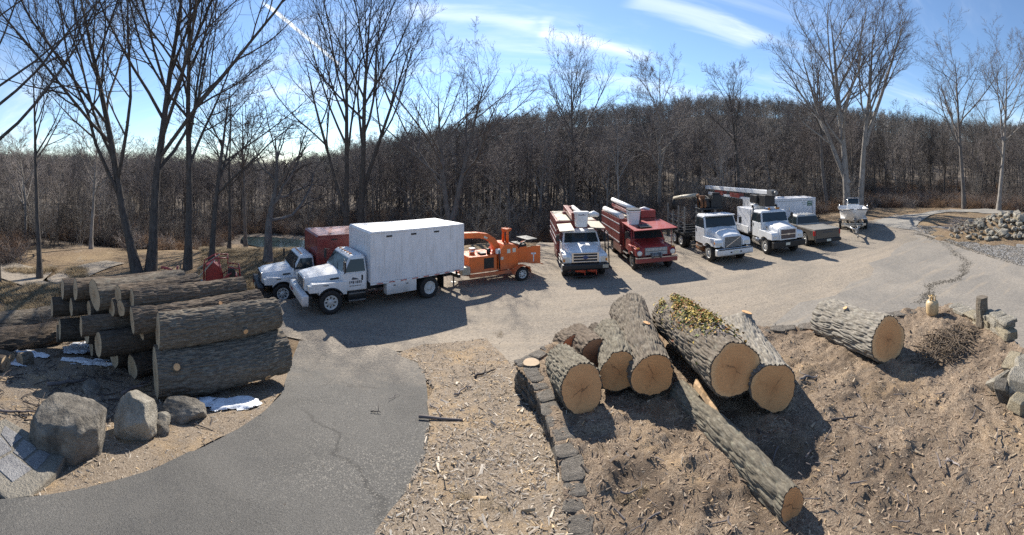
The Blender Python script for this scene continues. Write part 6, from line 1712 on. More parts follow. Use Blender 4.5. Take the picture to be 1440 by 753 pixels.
# ------------------------------------------------ crane truck
def crane_truck():
    root = thing('crane_truck', 'white truck with wide grey grille, amber beacons and a long stowed boom', 'truck', (16.6, 19.95, 0.012), R(-98))
    wr = 0.52
    chassis(root, -8.0, 0.95)
    hood(root, 'white', [0.98, 0.85, 0.3, -0.60], [0.66, 0.70, 0.78, 0.92], [1.72, 1.80, 1.88, 1.98], 1.0)
    for s in (1, -1):
        y0, y1 = (0.68, 1.20) if s > 0 else (-1.20, -0.68)
        arch_fender(root, 'white', wr, y0, y1, -0.76, 0.98, 1.50, 0.90, gap=0.13)
        mb = MB(); mb.b2((0.95, s * 0.95 - 0.14, 1.18), (1.02, s * 0.95 + 0.14, 1.30)); mb.obj('headlight', M['lamp'], root, bevel=0.015)
        mb = MB(); mb.lathe([(0.16, 0), (0.16, 0.02), (0.11, 0.03)], (-0.25, s * 0.90, 1.66), 'y', 16); mb.obj('air_intake', M['chrome'], root)
    mb = MB(); mb.b2((0.97, -0.66, 1.02), (1.04, 0.66, 1.76)); g = mb.obj('grille', M['white'], root, bevel=0.02)
    mb = MB(); mb.b2((1.04, -0.56, 1.10), (1.052, 0.56, 1.68)); gm = mb.obj('grille_mesh', M['redgrey'], g)
    mb = MB(); mb.b2((1.052, -0.57, 1.365), (1.07, 0.57, 1.415)); mb.b2((1.05, -0.08, 1.34), (1.075, 0.08, 1.44)); mb.obj('grille_bar', M['chrome'], g)
    for k in range(9):
        mb = MB(); mb.b2((1.05, -0.55, 1.13 + 0.062 * k), (1.058, 0.55, 1.145 + 0.062 * k)); mb.obj('grille_slat', M['rubber'], g)
    mb = MB(); mb.prism([(0.98, 0.56), (1.22, 0.58), (1.24, 0.94), (0.98, 0.96)], -1.22, 1.22); bp = mb.obj('bumper', M['rubber'], root, bevel=0.02); plate(bp, (1.245, -0.15, 0.80))
    conv_cab(root, 'white', -0.60, -0.80, -1.95, 0.95, 1.98, 2.75, 1.10, 1.02)
    for y, r in ((-0.15, 0.09), (0.45, 0.09), (0.62, 0.07)):
        mb = MB(); mb.lathe([(r, 2.74), (r, 2.84), (r * 0.7, 2.90)], (-1.2, y, 0), 'z', 14); mb.obj('beacon', M['amber'], root)
    mb = MB(); mb.b2((-1.3, 0.3, 2.735), (-1.1, 0.8, 2.77)); mb.obj('beacon_bar', M['white'], root)
    for y in (1.02, -1.02): wheel(root, 0, y, wr, 0.29)
    for x in (-5.2, -6.5):
        for y in (0.98, -0.98): wheel(root, x, y, wr, 0.25, dual=True, deep=0.1)
        mb = MB(); mb.cyl((x, -0.9, wr), (x, 0.9, wr), 0.10, None, 10); mb.obj('rear_axle', M['dark'], root)
    for s in (1, -1):
        mb = MB(); mb.cyl((-2.1, s * 0.95, 0.9), (-2.1, s * 0.95, 2.85), 0.085, None, 10); ex = mb.obj('exhaust_stack', M['greysteel'], root)
        mb = MB(); mb.cyl((-2.1, s * 0.95, 1.5), (-2.1, s * 0.95, 2.4), 0.14, None, 12); mb.tube([(-2.1, s * 0.95, 2.85), (-2.15, s * 0.95, 2.95), (-2.25, s * 0.95, 3.0)], 0.08, 8); mb.obj('heat_shield', M['dark'], ex)
        mb = MB(); mb.cyl((-1.9, s * 0.85, 0.68), (-0.9, s * 0.85, 0.68), 0.29, None, 16); mb.obj('fuel_tank', M['chrome'], root)
        mb = MB(); mb.b2((-8.0, s * 1.15 - 0.05, 1.0), (-2.4, s * 1.15 + 0.05, 1.5)); mb.obj('side_locker', M['white'], root, bevel=0.01)
    mb = MB(); mb.b2((-8.0, -1.2, 0.95), (-2.3, 1.2, 1.08)); mb.obj('deck', M['dark'], root)
    mb = MB(); mb.b2((-4.8, -0.9, 1.08), (-2.6, 0.9, 2.7)); mb.obj('equipment_house', M['white2'], root, bevel=0.03)
    mb = MB(); mb.lathe([(0.55, 2.7), (0.55, 3.0), (0.4, 3.05), (0.36, 3.6)], (-3.1, 0, 0), 'z', 18); mb.obj('turret', M['white'], root)
    mb = MB(); mb.b2((-3.5, -0.5, 3.1), (-2.4, 0.5, 3.70)); mb.b2((-2.3, -0.4, 2.95), (-1.3, 0.4, 3.76)); mb.obj('boom_foot', M['rubber'], root, bevel=0.05)
    mb = MB(); mb.prism([(-13.6, 3.60), (-1.3, 3.80), (-1.3, 4.10), (-13.6, 3.93)], -0.2, 0.2); bm_ = mb.obj('boom', M['white'], root, bevel=0.03)
    mb = MB(); mb.b2((-1.4, -0.22, 3.75), (-0.75, 0.22, 4.13)); mb.cyl((-0.75, 0, 3.95), (-0.4, 0, 3.95), 0.12, None, 10); mb.obj('boom_tip', M['greysteel'], bm_)
    for x in (-10.2, -6.8):
        mb = MB(); mb.b2((x - 0.9, -0.215, 3.25), (x + 0.9, 0.215, 3.61)); mb.obj('boom_section', M['maroon'], bm_)
    mb = MB(); mb.prism([(-13.0, 3.15), (-4.0, 3.2), (-4.0, 3.36), (-13.0, 3.34)], -0.14, 0.14); mb.obj('lower_boom', M['white'], bm_)
M['redgrey'] = mat_plain('reddish_grille_mesh', (0.13, 0.10, 0.10), 0.5, 0.3)
crane_truck()

# ------------------------------------------------ pickup, seen from behind
def pickup():
    root = thing('pickup_truck', 'tan pickup parked tail first with covered bed, beside the white trailer', 'pickup', (21.6, 24.1, 0.25), R(90 - 14))
    root.location = (20.45 + 3.6 * math.sin(R(14)), 20.55 + 3.6 * math.cos(R(14)), 0.012)
    root.scale = (1.12, 1.12, 1.14)
    wr = 0.40; T = 'tan'
    mb = MB()
    # lower body, side profile with wheel openings, full width
    ra = wr + 0.08
    def arch(cx):
        return [(cx + ra * math.cos(PI - PI * k / 8), 0.42 + ra * math.sin(PI * k / 8) * 0.98) for k in range(9)]
    prof = [(-4.85, 0.55), (-4.85, 1.12), (-2.5, 1.16), (-0.72, 1.14), (0.75, 1.05), (0.95, 0.9), (0.95, 0.50)] + arch(0)[::-1] + arch(-3.6)[::-1]
    mb.prism(prof, -0.98, 0.98); body = mb.obj('body', M[T], root, bevel=0.04)
    mb = MB(); mb.loft([rect_ring(-2.5, -0.55, 0.94, 1.14), rect_ring(-2.42, -0.62, 0.92, 1.2), rect_ring(-2.2, -1.15, 0.78, 1.72), rect_ring(-2.1, -1.3, 0.68, 1.80)]); cab = mb.obj('cab', M['silver'], root, bevel=0.03)
    # glass
    mb = MB(); mb.quad((-2.425, 0.84, 1.24), (-2.425, -0.84, 1.24), (-2.23, -0.72, 1.68), (-2.23, 0.72, 1.68), 0.02); rw = mb.obj('rear_window', M['glass'], root)
    mb = MB(); mb.b2((-2.22, -0.09, 1.73), (-2.14, 0.09, 1.78)); mb.obj('brake_light', M['lamp'], cab)
    mb = MB(); mb.quad((-0.60, -0.84, 1.22), (-0.60, 0.84, 1.22), (-1.13, 0.70, 1.69), (-1.13, -0.70, 1.69), 0.02); mb.obj('windshield', M['glass'], root)
    for s in (1, -1):
        for xa, xb, xa2, xb2 in ((-2.36, -1.78, -2.18, -1.76), (-1.70, -0.78, -1.70, -1.20)):
            q = [(xa, s * 0.925, 1.22), (xb, s * 0.925, 1.22), (xb2, s * 0.80, 1.66), (xa2, s * 0.80, 1.66)]
            mb = MB(); mb.quad(*(q if s < 0 else q[::-1]), 0.012); mb.obj('side_window', M['glass'], root)
        mb = MB(); mb.box((-0.85, s * 1.08, 1.26), (0.10, 0.2, 0.2)); mb.obj('mirror', M['rubber'], root, bevel=0.03)
        mb = MB(); mb.b2((-1.72, s * 0.985 - 0.004, 0.62), (-0.75, s * 0.985 + 0.006, 1.10)); dr = mb.obj('door', M['tan'], root)
        mb = MB(); mb.b2((-1.66, s * 0.99, 0.98), (-1.50, s * 0.99 + 0.025 * s + 0.001, 1.02)) if s > 0 else mb.b2((-1.66, -1.015, 0.98), (-1.50, -0.99, 1.02)); mb.obj('handle', M['rubber'], dr)
        mb = MB(); mb.b2((-4.86, s * 0.93 - 0.055, 0.80), (-4.70, s * 0.93 + 0.06, 1.10)); mb.obj('tail_light', M['redlens'], root, bevel=0.012)
        wheel(root, 0, s * 0.84, wr, 0.26, 'alloy'); wheel(root, -3.6, s * 0.84, wr, 0.26, 'alloy')
    mb = MB(); mb.b2((-4.875, -0.84, 0.60), (-4.845, 0.84, 1.11)); tg = mb.obj('tailgate', M['tan'], root, bevel=0.015)
    mb = MB(); mb.b2((-4.885, -0.70, 0.72), (-4.87, 0.70, 0.95)); ti = mb.obj('tailgate_panel', M['tan'], tg, bevel=0.006, seg=1)
    glyphs(tg, (-4.886, 0.0, 1.0), 0.7, 0.06, 8, 'darkprint', 'y', -1, 9)
    mb = MB(); mb.b2((-4.86, -0.93, 1.13), (-2.52, 0.93, 1.19)); mb.obj('bed_cover', M['coverdark'], root, bevel=0.02)
    mb = MB(); mb.b2((-5.02, -0.96, 0.40), (-4.86, 0.96, 0.60)); bp = mb.obj('rear_bumper', M['rubber'], root, bevel=0.03)
    mb = MB(); mb.b2((-5.03, -0.16, 0.44), (-5.015, 0.16, 0.58)); mb.obj('number_plate', M['plate'], bp)
    mb = MB()
    for k in range(5): mb.box((-1.35, -0.5 + 0.25 * k, 1.815), (0.08, 0.07, 0.03))
    mb.obj('roof_marker', M['tarp'], cab)
    mb = MB(); mb.b2((-4.6, -0.5, 0.38), (0.8, 0.5, 0.56)); mb.obj('chassis', M['dark'], root)
M['coverdark'] = mat_plain('bed_cover_vinyl', (0.24, 0.225, 0.20), 0.45, 0, 0.15)
pickup()

# ------------------------------------------------ enclosed trailer
def trailer():
    a, b = at_dist(1056, 35.6), at_dist(1147, 38.4)
    a.z = b.z = 0
    d = (b - a); L = d.length; rz = math.atan2(d.y, d.x)
    z = zg1(a.x, a.y)
    root = thing('enclosed_trailer', 'long white enclosed trailer with small green sign behind the tan pickup', 'trailer', (a.x, a.y, max(0, z)), rz)
    # x from left end to right end; the visible side is y = 0, body extends to +y
    mb = MB(); mb.b2((0, 0, 0.62), (L, 2.4, 2.62)); bx = mb.obj('box', M['white2'], root, bevel=0.03)
    mb = MB(); mb.prism([(-0.02, 2.62), (L + 0.02, 2.62), (L - 0.02, 2.72), (0.02, 2.72)], -0.02, 2.42); rf = mb.obj('roof', M['white2'], bx, bevel=0.02)
    mb = MB(); mb.b2((L * 0.42, 0.5, 2.72), (L * 0.42 + 0.5, 1.0, 2.86)); mb.obj('roof_vent', M['tarp'], rf, bevel=0.04)
    mb = MB(); mb.b2((0, -0.014, 2.44), (L, 0.004, 2.47)); mb.b2((0, -0.014, 0.62), (L, 0.004, 0.74)); mb.b2((L - 0.35, -0.014, 0.75), (L - 0.31, 0.004, 2.43)); mb.obj('trim', M['greysteel'], bx)
    mb = MB(); mb.b2((L * 0.47, -0.012, 0.8), (L * 0.47 + 0.8, 0.004, 2.4)); dr = mb.obj('door', M['white2'], bx, bevel=0.01, seg=1)
    mb = MB(); mb.b2((L * 0.47 + 0.66, -0.035, 1.55), (L * 0.47 + 0.74, -0.012, 1.85)); mb.obj('handle', M['chrome'], dr)
    mb = MB(); mb.b2((L * 0.36, -0.02, 1.95), (L * 0.36 + 0.2, 0.004, 2.2)); mb.obj('side_vent', M['greysteel'], bx)
    mb = MB(); mb.b2((L - 0.95, -0.012, 1.92), (L - 0.42, 0.004, 2.38)); sg = mb.obj('green_sign', M['green'], bx)
    glyphs(sg, (L - 0.68, -0.012, 2.24), 0.42, 0.10, 4, 'tarp', 'x', -1, 3); glyphs(sg, (L - 0.68, -0.012, 2.02), 0.34, 0.06, 5, 'tarp', 'x', -1, 6)
    glyphs(bx, (L - 1.30, -0.001, 2.25), 0.5, 0.06, 5, 'green', 'x', -1, 7); glyphs(bx, (L - 1.25, -0.001, 2.08), 0.4, 0.06, 5, 'green', 'x', -1, 8)
    for x in (L * 0.45, L * 0.45 + 0.85):
        for y in (0.2, 2.2): wheel(root, x, y - (0.0), 0.34, 0.22, 'alloy')
    mb = MB(); mb.b2((0.1, 0.2, 0.45), (L - 0.1, 0.3, 0.60)); mb.b2((0.1, 2.1, 0.45), (L - 0.1, 2.2, 0.60)); mb.tube([(L, 0.6, 0.5), (L + 1.2, 1.2, 0.5)], 0.05, 5); mb.tube([(L, 1.8, 0.5), (L + 1.2, 1.2, 0.5)], 0.05, 5); mb.cyl((L + 1.0, 1.2, 0.0), (L + 1.0, 1.2, 0.7), 0.05, None, 6); mb.obj('trailer_frame', M['dark'], root)
trailer()

# ------------------------------------------------ boat on its trailer
def boat():
    p = at_dist(1200, 33.2); z = zg1(p.x, p.y)
    rz = math.atan2(-p.y, -p.x) + R(3)              # bow towards the house
    tr = thing('boat_trailer', 'galvanized boat trailer carrying the white motor boat', 'trailer', (p.x, p.y, z), rz)
    mb = MB()
    for s in (1, -1): mb.b2((-4.2, s * 0.75 - 0.05, 0.46), (1.0, s * 0.75 + 0.05, 0.58)); mb.tube([(1.0, s * 0.75, 0.52), (3.2, 0, 0.50)], 0.06, 6)
    mb.b2((3.0, -0.06, 0.44), (4.6, 0.06, 0.56))
    for x in (-4.0, -2.2, -0.4, 0.9): mb.b2((x - 0.05, -0.8, 0.40), (x + 0.05, 0.8, 0.50))
    mb.b2((0.3, -1.05, 0.42), (0.5, 1.05, 0.60)); mb.obj('trailer_frame', M['chrome'], tr)
    mb = MB(); mb.tube([(2.9, 0, 0.5), (2.75, 0, 1.15), (2.7, 0, 1.35)], 0.055, 6); mb.cyl((2.7, -0.14, 1.2), (2.7, 0.14, 1.2), 0.11, None, 12); mb.obj('winch_post', M['greysteel'], tr)
    mb = MB(); mb.cyl((4.1, 0.13, 0.12), (4.1, 0.13, 0.95), 0.045, None, 8); mb.lathe([(0.06, -0.05), (0.12, -0.04), (0.12, 0.04), (0.06, 0.05)], (4.1, 0.13, 0.12), 'y', 14); mb.obj('tongue_jack', M['greysteel'], tr)
    mb = MB(); mb.lathe([(0.08, 0), (0.08, 0.1), (0.04, 0.14)], (4.62, 0, 0.5), 'x', 10); mb.obj('coupler', M['greysteel'], tr)
    for x in (-1.3, -0.45):
        for s in (1, -1): wheel(tr, x, s * 1.12, 0.33, 0.21, 'alloy')
    for s in (1, -1):
        mb = MB(); mb.prism([(-1.75, 0.5), (-1.65, 0.74), (-0.1, 0.74), (0.0, 0.5), (-0.08, 0.5), (-0.18, 0.70), (-1.6, 0.70), (-1.68, 0.5)], s * 1.12 - 0.14, s * 1.12 + 0.14); mb.obj('mudguard', M['rubber'], tr)
        mb = MB(); mb.box((-1.8, s * 0.45, 0.62), (4.2, 0.1, 0.08)); mb.obj('bunk', M['dark'], tr)
    bt = thing('motor_boat', 'white open motor boat with windscreen console, bow towards the viewer', 'boat', (p.x, p.y, z + 0.60), rz)
    # hull stations x: keel z, chine (y,z), sheer (y,z)
    st = [(-4.3, 0.05, 0.95, 0.35, 1.20, 1.05), (-2.0, 0.02, 1.0, 0.36, 1.28, 1.10), (0.0, 0.05, 0.95, 0.42, 1.28, 1.18), (1.2, 0.18, 0.75, 0.55, 1.18, 1.27), (2.1, 0.42, 0.45, 0.78, 0.90, 1.36), (2.7, 0.78, 0.18, 1.05, 0.48, 1.42), (3.0, 1.15, 0.03, 1.25, 0.10, 1.46)]
    mb = MB(); rings = []
    for x, k, cy, cz, sy, sz in st:
        rings.append([(x, -sy, sz), (x, -cy - (sy - cy) * 0.45, cz + (sz - cz) * 0.55), (x, -cy, cz), (x, 0, k), (x, cy, cz), (x, cy + (sy - cy) * 0.45, cz + (sz - cz) * 0.55), (x, sy, sz)])
    b = 0
    mb.loft(rings, False, True, closed=False)
    n = 7
    mb.f.append(tuple(range(n))); mb.sm.append(False)
    hull = mb.obj('hull', M['gel'], bt)
    so = hull.modifiers.new('solid', 'SOLIDIFY'); so.thickness = 0.04
    mb = MB()
    mb.loft([[(x, -sy * 0.96, sz - 0.02), (x, 0, sz + 0.02), (x, sy * 0.96, sz - 0.02), (x, 0, sz - 0.12)] for x, k, cy, cz, sy, sz in st[3:]]); mb.obj('foredeck', M['gel'], bt)
    mb = MB()
    for s in (1, -1): mb.tube([(x, s * (sy + 0.01), sz - 0.01) for x, k, cy, cz, sy, sz in st], 0.04, 6)
    mb.obj('rub_rail', M['greysteel'], bt)
    mb = MB(); mb.b2((-4.25, -1.1, 0.45), (1.2, 1.1, 0.52)); mb.obj('cockpit_floor', M['gel'], bt)
    mb = MB(); mb.loft([rect_ring(-1.4, 0.1, 0.55, 0.52), rect_ring(-1.3, 0.0, 0.52, 1.55), rect_ring(-1.2, -0.3, 0.48, 1.75)]); co = mb.obj('console', M['gel'], bt, bevel=0.03)
    mb = MB(); mb.quad((-0.02, -0.46, 1.62), (-0.02, 0.46, 1.62), (-0.38, 0.42, 2.02), (-0.38, -0.42, 2.02), 0.015); mb.obj('windscreen', M['glass'], bt)
    mb = MB(); mb.tube([(-0.02, -0.5, 1.6), (-0.4, -0.46, 2.08), (-0.4, 0.46, 2.08), (-0.02, 0.5, 1.6)], 0.025, 6); mb.obj('windscreen_frame', M['chrome'], bt)
    for s in (1, -1):
        mb = MB(); mb.tube([(-0.6, s * 1.22, 1.15), (-0.5, s * 1.24, 1.55), (0.1, s * 1.2, 1.58), (0.5, s * 1.16, 1.25)], 0.022, 6); mb.obj('grab_rail', M['chrome'], bt)
    mb = MB(); mb.b2((-4.75, -0.25, 0.5), (-4.32, 0.25, 1.7)); mb.b2((-4.7, -0.1, -0.2), (-4.45, 0.1, 0.5)); mb.obj('outboard_motor', M['dark'], bt, bevel=0.08)
boat()

# ------------------------------------------------ red machine on a dark skid, behind the log stack
def red_machine():
    p = at_dist(306, 17.8); z = zg1(p.x, p.y)
    d = Vector((math.cos(az_of(302)), -math.sin(az_of(302)), 0)); rz = math.atan2(d.y, d.x)
    root = thing('red_machine', 'red machine with bent railings on a dark skid behind the log stack', 'machine', (p.x, p.y, z), rz)
    root.scale = (1.05, 1.0, 1.3)
    # x to the right as seen from the house
    mb = MB(); mb.b2((-1.2, -0.5, 0.40), (1.15, 0.5, 0.78)); mb.b2((-1.1, -0.4, 0.0), (-0.8, 0.4, 0.4)); mb.b2((0.8, -0.4, 0.0), (1.1, 0.4, 0.4)); mb.obj('skid', M['darkblue'], root, bevel=0.02)
    mb = MB(); mb.prism([(-0.55, 0.78), (0.25, 0.78), (0.15, 1.35), (-0.15, 1.55), (-0.5, 1.45)], -0.3, 0.3); mb.obj('hopper', M['red'], root, bevel=0.03)
    mb = MB(); mb.prism([(0.3, 0.78), (0.95, 0.78), (0.85, 1.1), (0.45, 1.12)], -0.3, 0.3); mb.obj('engine_cover', M['red'], root, bevel=0.03)
    mb = MB()
    for y in (-0.4, 0.4):
        mb.tube([(-0.6, y, 0.78), (-0.6, y, 1.5), (-0.1, y, 1.72), (0.45, y, 1.72), (0.45, y, 1.4), (0.95, y, 1.35), (1.0, y, 0.8)], 0.028, 6)
        mb.tube([(0.0, y, 1.7), (0.25, y, 0.9)], 0.028, 6); mb.tube([(-0.25, y, 0.78), (0.6, y, 1.2)], 0.028, 6)
    for x, z2 in ((-0.1, 1.72), (0.45, 1.72), (0.95, 1.35)): mb.tube([(x, -0.4, z2), (x, 0.4, z2)], 0.025, 6)
    mb.obj('railing', M['red'], root)
    mb = MB(); mb.tube([(-1.1, -0.3, 0.78), (-0.2, -0.35, 1.6)], 0.03, 6); mb.tube([(-0.9, 0.3, 1.2), (0.1, 0.2, 1.75)], 0.025, 6); mb.obj('lever', M['canopytan'], root)
    mb = MB(); mb.cyl((0.62, -0.31, 1.15), (0.62, 0.3, 1.15), 0.16, None, 14); mb.obj('pulley', M['rubber'], root)
    # white folded sheet left of it
    q = at_dist(263, 19.2); zz = zg1(q.x, q.y)
    mb = MB(); mb.loft([[(-0.48, -0.25, 0.0), (0.5, -0.25, 0.0), (0.5, 0.25, 0.0), (-0.48, 0.25, 0.0)], [(-0.40, -0.2, 0.35), (0.15, -0.2, 0.25), (0.2, 0.2, 0.25), (-0.38, 0.2, 0.4)], [(-0.3, -0.08, 0.62), (-0.12, -0.08, 0.55), (-0.1, 0.1, 0.52), (-0.28, 0.1, 0.6)]])
    o = mb.obj('white_sheet', M['tarp'], None, bevel=0.03, loc=(q.x, q.y, zz + 0.42), rot=(0, 0, rz)); tag(o, 'white pointed plastic cover left of the red machine', 'cover')
    mb = MB(); mb.b2((-0.6, -0.35, 0.0), (0.6, 0.35, 0.42)); o = mb.obj('dark_crate', M['darkblue'], None, bevel=0.02, loc=(q.x, q.y, zz), rot=(0, 0, rz)); tag(o, 'dark crate under the white cover beside the red machine', 'crate')
    q = at_dist(240, 19.6); zz = zg1(q.x, q.y)
    r2 = thing('red_implement', 'rusty red implement with bent arms behind the fallen log', 'implement', (q.x, q.y, zz), rz)
    mb = MB(); mb.tube([(-0.5, 0, 1.25), (0.05, 0, 1.15), (0.3, 0, 0.6), (0.25, 0, 0.0)], 0.07, 6); mb.tube([(0.35, 0.1, 1.3), (0.25, 0.1, 0.7), (0.4, 0.1, 0.0)], 0.06, 6); mb.obj('arm', M['red'], r2)
    mb = MB(); mb.b2((-0.35, -0.2, 0.0), (0.45, 0.3, 0.7)); mb.obj('base', M['rust'], r2, bevel=0.05)
M['darkblue'] = mat_plain('dark_blue_steel', (0.012, 0.02, 0.028), 0.5, 0.1)
red_machine()
# ------------------------------------------------------------------ stone walls, boulders, heaps, small things
def stone_meshes(seed, n=8, mat='rock_pale', jit=0.16):
    out = []
    for k in range(n):
        rng = np.random.default_rng(seed + k)
        bm = bmesh.new(); bmesh.ops.create_cube(bm, size=1.0)
        for v in bm.verts: v.co += Vector(rng.uniform(-jit, jit, 3))
        bmesh.ops.bevel(bm, geom=bm.edges[:], offset=0.13, segments=1, affect='EDGES', clamp_overlap=True)
        for v in bm.verts: v.co += Vector(rng.uniform(-0.025, 0.025, 3))
        me = bpy.data.meshes.new('stone'); bm.to_mesh(me); bm.free()
        me.materials.append(M[mat]); out.append(me)
    return out
ST_GREY = stone_meshes(900, 8, 'rock_grey'); ST_PALE = stone_meshes(930, 8, 'rock_pale'); ST_WARM = stone_meshes(960, 6, 'rock_warm'); ST_CAP = stone_meshes(990, 6, 'rock_brown', 0.17)

def stone(parent, me, loc, size, rz=0.0, tilt=(0, 0), name='stone'):
    o = bpy.data.objects.new(name, me); COL.objects.link(o); o.parent = parent
    o.location = loc; o.scale = size; o.rotation_euler = (tilt[0], tilt[1], rz)
    return o

def wall(label, line, base_fn, top_fn, meshes, seed, course=0.2, length=0.34, depth=0.34, caps=None, cap_w=0.5, name='stone_wall'):
    rng = np.random.default_rng(seed)
    root = thing(name, label, 'wall', (line[0][0], line[0][1], 0))
    ox, oy = line[0]
    P = np.array(line); seg = np.hypot(*np.diff(P, axis=0).T); cum = np.concatenate([[0], np.cumsum(seg)])
    def at(s):
        i = min(int(np.searchsorted(cum, s, 'right')) - 1, len(seg) - 1); t = (s - cum[i]) / seg[i]
        p = P[i] + (P[i + 1] - P[i]) * t; d = (P[i + 1] - P[i]) / seg[i]
        return p, math.atan2(d[1], d[0])
    row = 0
    zmin = min(base_fn(*p) for p in line) - 0.1
    z = zmin
    zmax = max(top_fn(*p) for p in line)
    while z < zmax - 0.05:
        s = rng.uniform(0, 0.2)
        ch = course * rng.uniform(0.8, 1.2)
        while s < cum[-1]:
            l = length * rng.uniform(0.6, 1.5)
            p, a = at(min(s + l / 2, cum[-1]))
            t = top_fn(*p); b = base_fn(*p)
            if z + ch > b - 0.05 and z + ch * 0.5 < t:
                h = min(ch, t - z + 0.02)
                stone(root, meshes[int(rng.integers(len(meshes)))], (p[0] - ox, p[1] - oy, z + h / 2), (l * 1.04, depth * rng.uniform(0.85, 1.15), h * 1.08), a + rng.normal(0, .05), (rng.normal(0, .05), rng.normal(0, .04)))
            s += l
        z += ch; row += 1
    if caps:
        s = 0.0
        while s < cum[-1]:
            l = rng.uniform(0.22, 0.5); p, a = at(min(s + l / 2, cum[-1]))
            stone(root, caps[int(rng.integers(len(caps)))], (p[0] - ox, p[1] - oy, top_fn(*p) + 0.01), (l * 1.02, cap_w * rng.uniform(0.8, 1.1), 0.11), a + rng.normal(0, .06), (rng.normal(0, .03), rng.normal(0, .03)), 'cap_stone')
            s += l
    return root
# terrace wall beside the verge (its dark face looks left) and along the back
LW = [(0.80, 3.4), (0.80, 4.6), (0.86, 5.26), (0.87, 5.91), (0.81, 6.56), (0.68, 7.37), (0.49, 8.13), (0.26, 8.66)]
wall('low grey stone wall holding the terrace edge beside the verge', LW, zg1, lambda x, y: TZ - 0.04, ST_GREY, 5, 0.16, 0.30, 0.34, ST_CAP, 0.36)
BW = [(0.26, 8.66), (0.75, 9.2), (1.3, 9.5), (2.3, 10.0), (3.4, 10.25), (4.6, 9.55), (5.78, 8.7), (7.4, 7.7), (9.0, 6.85), (10.5, 5.7), (10.95, 5.05)]
wall('stone retaining wall along the back of the terrace above the yard', BW, lambda x, y: -0.05, lambda x, y: TZ - 0.03, ST_GREY, 6, 0.27, 0.55, 0.36, ST_CAP, 0.40)
RW = [(10.95, 5.0), (10.45, 4.15), (9.95, 3.3), (9.6, 2.85)]
wall('pale dry stone wall at the right end of the terrace', RW, lambda x, y: TZ - 0.3, lambda x, y: TZ + 0.10 + 0.33 * float(sstep(4.2, 3.2, y)), ST_PALE + ST_WARM, 8, 0.20, 0.36, 0.42, ST_PALE + ST_WARM, 0.45)
# tumbled stones at the broken end of that wall
rng = np.random.default_rng(31)
lab = ['large pale tumbled stone at the right picture edge', 'leaning pale slab fallen from the dry stone wall', 'dark pointed stone standing among the tumbled ones', 'pale stone lying foremost of the tumbled ones', 'tumbled stone resting against the dry stone wall', 'rough pale stone below the wall end']
spots = [(1432, 552, 0.62, 0.42, 0.40, ST_PALE, 0.5), (1406, 545, 0.36, 0.5, 0.26, ST_PALE, 0.9), (1412, 562, 0.30, 0.22, 0.38, ST_GREY, 0.3), (1436, 575, 0.42, 0.34, 0.20, ST_WARM, 0.2), (1428, 525, 0.42, 0.36, 0.34, ST_WARM, 0.7), (1440, 535, 0.5, 0.4, 0.45, ST_PALE, 0.1)]
for (px, py, a, b, c, ms, t), lb in zip(spots, lab):
    p = on_plane(px, py, TZ)
    o = stone(None, ms[int(rng.integers(len(ms)))], (p.x, p.y, TZ + c * 0.42), (a, b, c), rng.uniform(0, 3), (rng.uniform(-.4, .4), t - 0.4), 'tumbled_stone'); tag(o, lb, 'stone')

# boulders
def boulder(label, px, py, sx, sy, sz, seed, mat='rock_grey', sub=5, d=None, sink=0.25, rz=0.0, name='boulder'):
    rng = np.random.default_rng(seed)
    x, y = Wg(px, py); z = zg1(x, y)
    bm = bmesh.new(); bmesh.ops.create_icosphere(bm, subdivisions=sub, radius=1.0)
    V = np.array([v.co[:] for v in bm.verts])
    s = seed * 3.7
    f = 1 + 0.30 * (fbm(V[:, 0] * 1.5 + s, V[:, 1] * 1.5, V[:, 2] * 1.5, seed, 4) - 0.5)
    rid = np.abs(2 * fbm(V[:, 0] * 2.2 + s, V[:, 1] * 2.2, V[:, 2] * 2.2, seed + 9, 3) - 1)
    f = f - 0.05 * np.exp(-(rid / 0.04) ** 2) + 0.10 * (fbm(V[:, 0] * 5, V[:, 1] * 5, V[:, 2] * 5 + s, seed + 3, 4) - 0.5)
    V = V * f[:, None]
    for k in range(22):                                   # broken planes
        nrm = rng.normal(0, 1, 3); nrm /= np.linalg.norm(nrm); c = rng.uniform(0.70, 0.95)
        dd = V @ nrm; V = V - np.outer(np.maximum(dd - c, 0) * 1.0, nrm)
    V = V * (1 + 0.07 * (fbm(V[:, 0] * 6, V[:, 1] * 6 + s, V[:, 2] * 6, seed + 5, 4) - 0.5))[:, None]
    V = V * np.array([sx, sy, sz])
    for v, c in zip(bm.verts, V): v.co = c
    for fc in bm.faces: fc.smooth = True
    me = bpy.data.meshes.new(name); bm.to_mesh(me); bm.free()
    o = link(name, me, M[mat], None, (x, y, z + sz * (1 - 2 * sink) * 0.9), (0, 0, rz)); return tag(o, label, 'boulder')
boulder('largest rounded grey boulder beside the drive', 100, 632, 0.72, 0.62, 0.62, 41, rz=0.9)
boulder('tall cracked boulder between the largest one and the logs', 190, 610, 0.42, 0.42, 0.58, 42, rz=0.4, mat='rock_pale')
boulder('low dark flat boulder in front of the bottom log', 256, 588, 0.50, 0.34, 0.26, 43, rz=0.7)
boulder('small pale stone wedged beside the tall cracked boulder', 228, 598, 0.20, 0.17, 0.17, 44, 'rock_pale', 4)
boulder('small broken stone at the foot of the tall cracked boulder', 224, 607, 0.24, 0.15, 0.13, 45, 'rock_grey', 4)
boulder('low stone half sunk behind the boulders', 128, 552, 0.32, 0.26, 0.16, 46, 'rock_grey', 4)
boulder('boulder like stump lying behind the right end of the terrace pile', 1026, 461, 0.42, 0.34, 0.36, 47, 'rock_grey', 4)
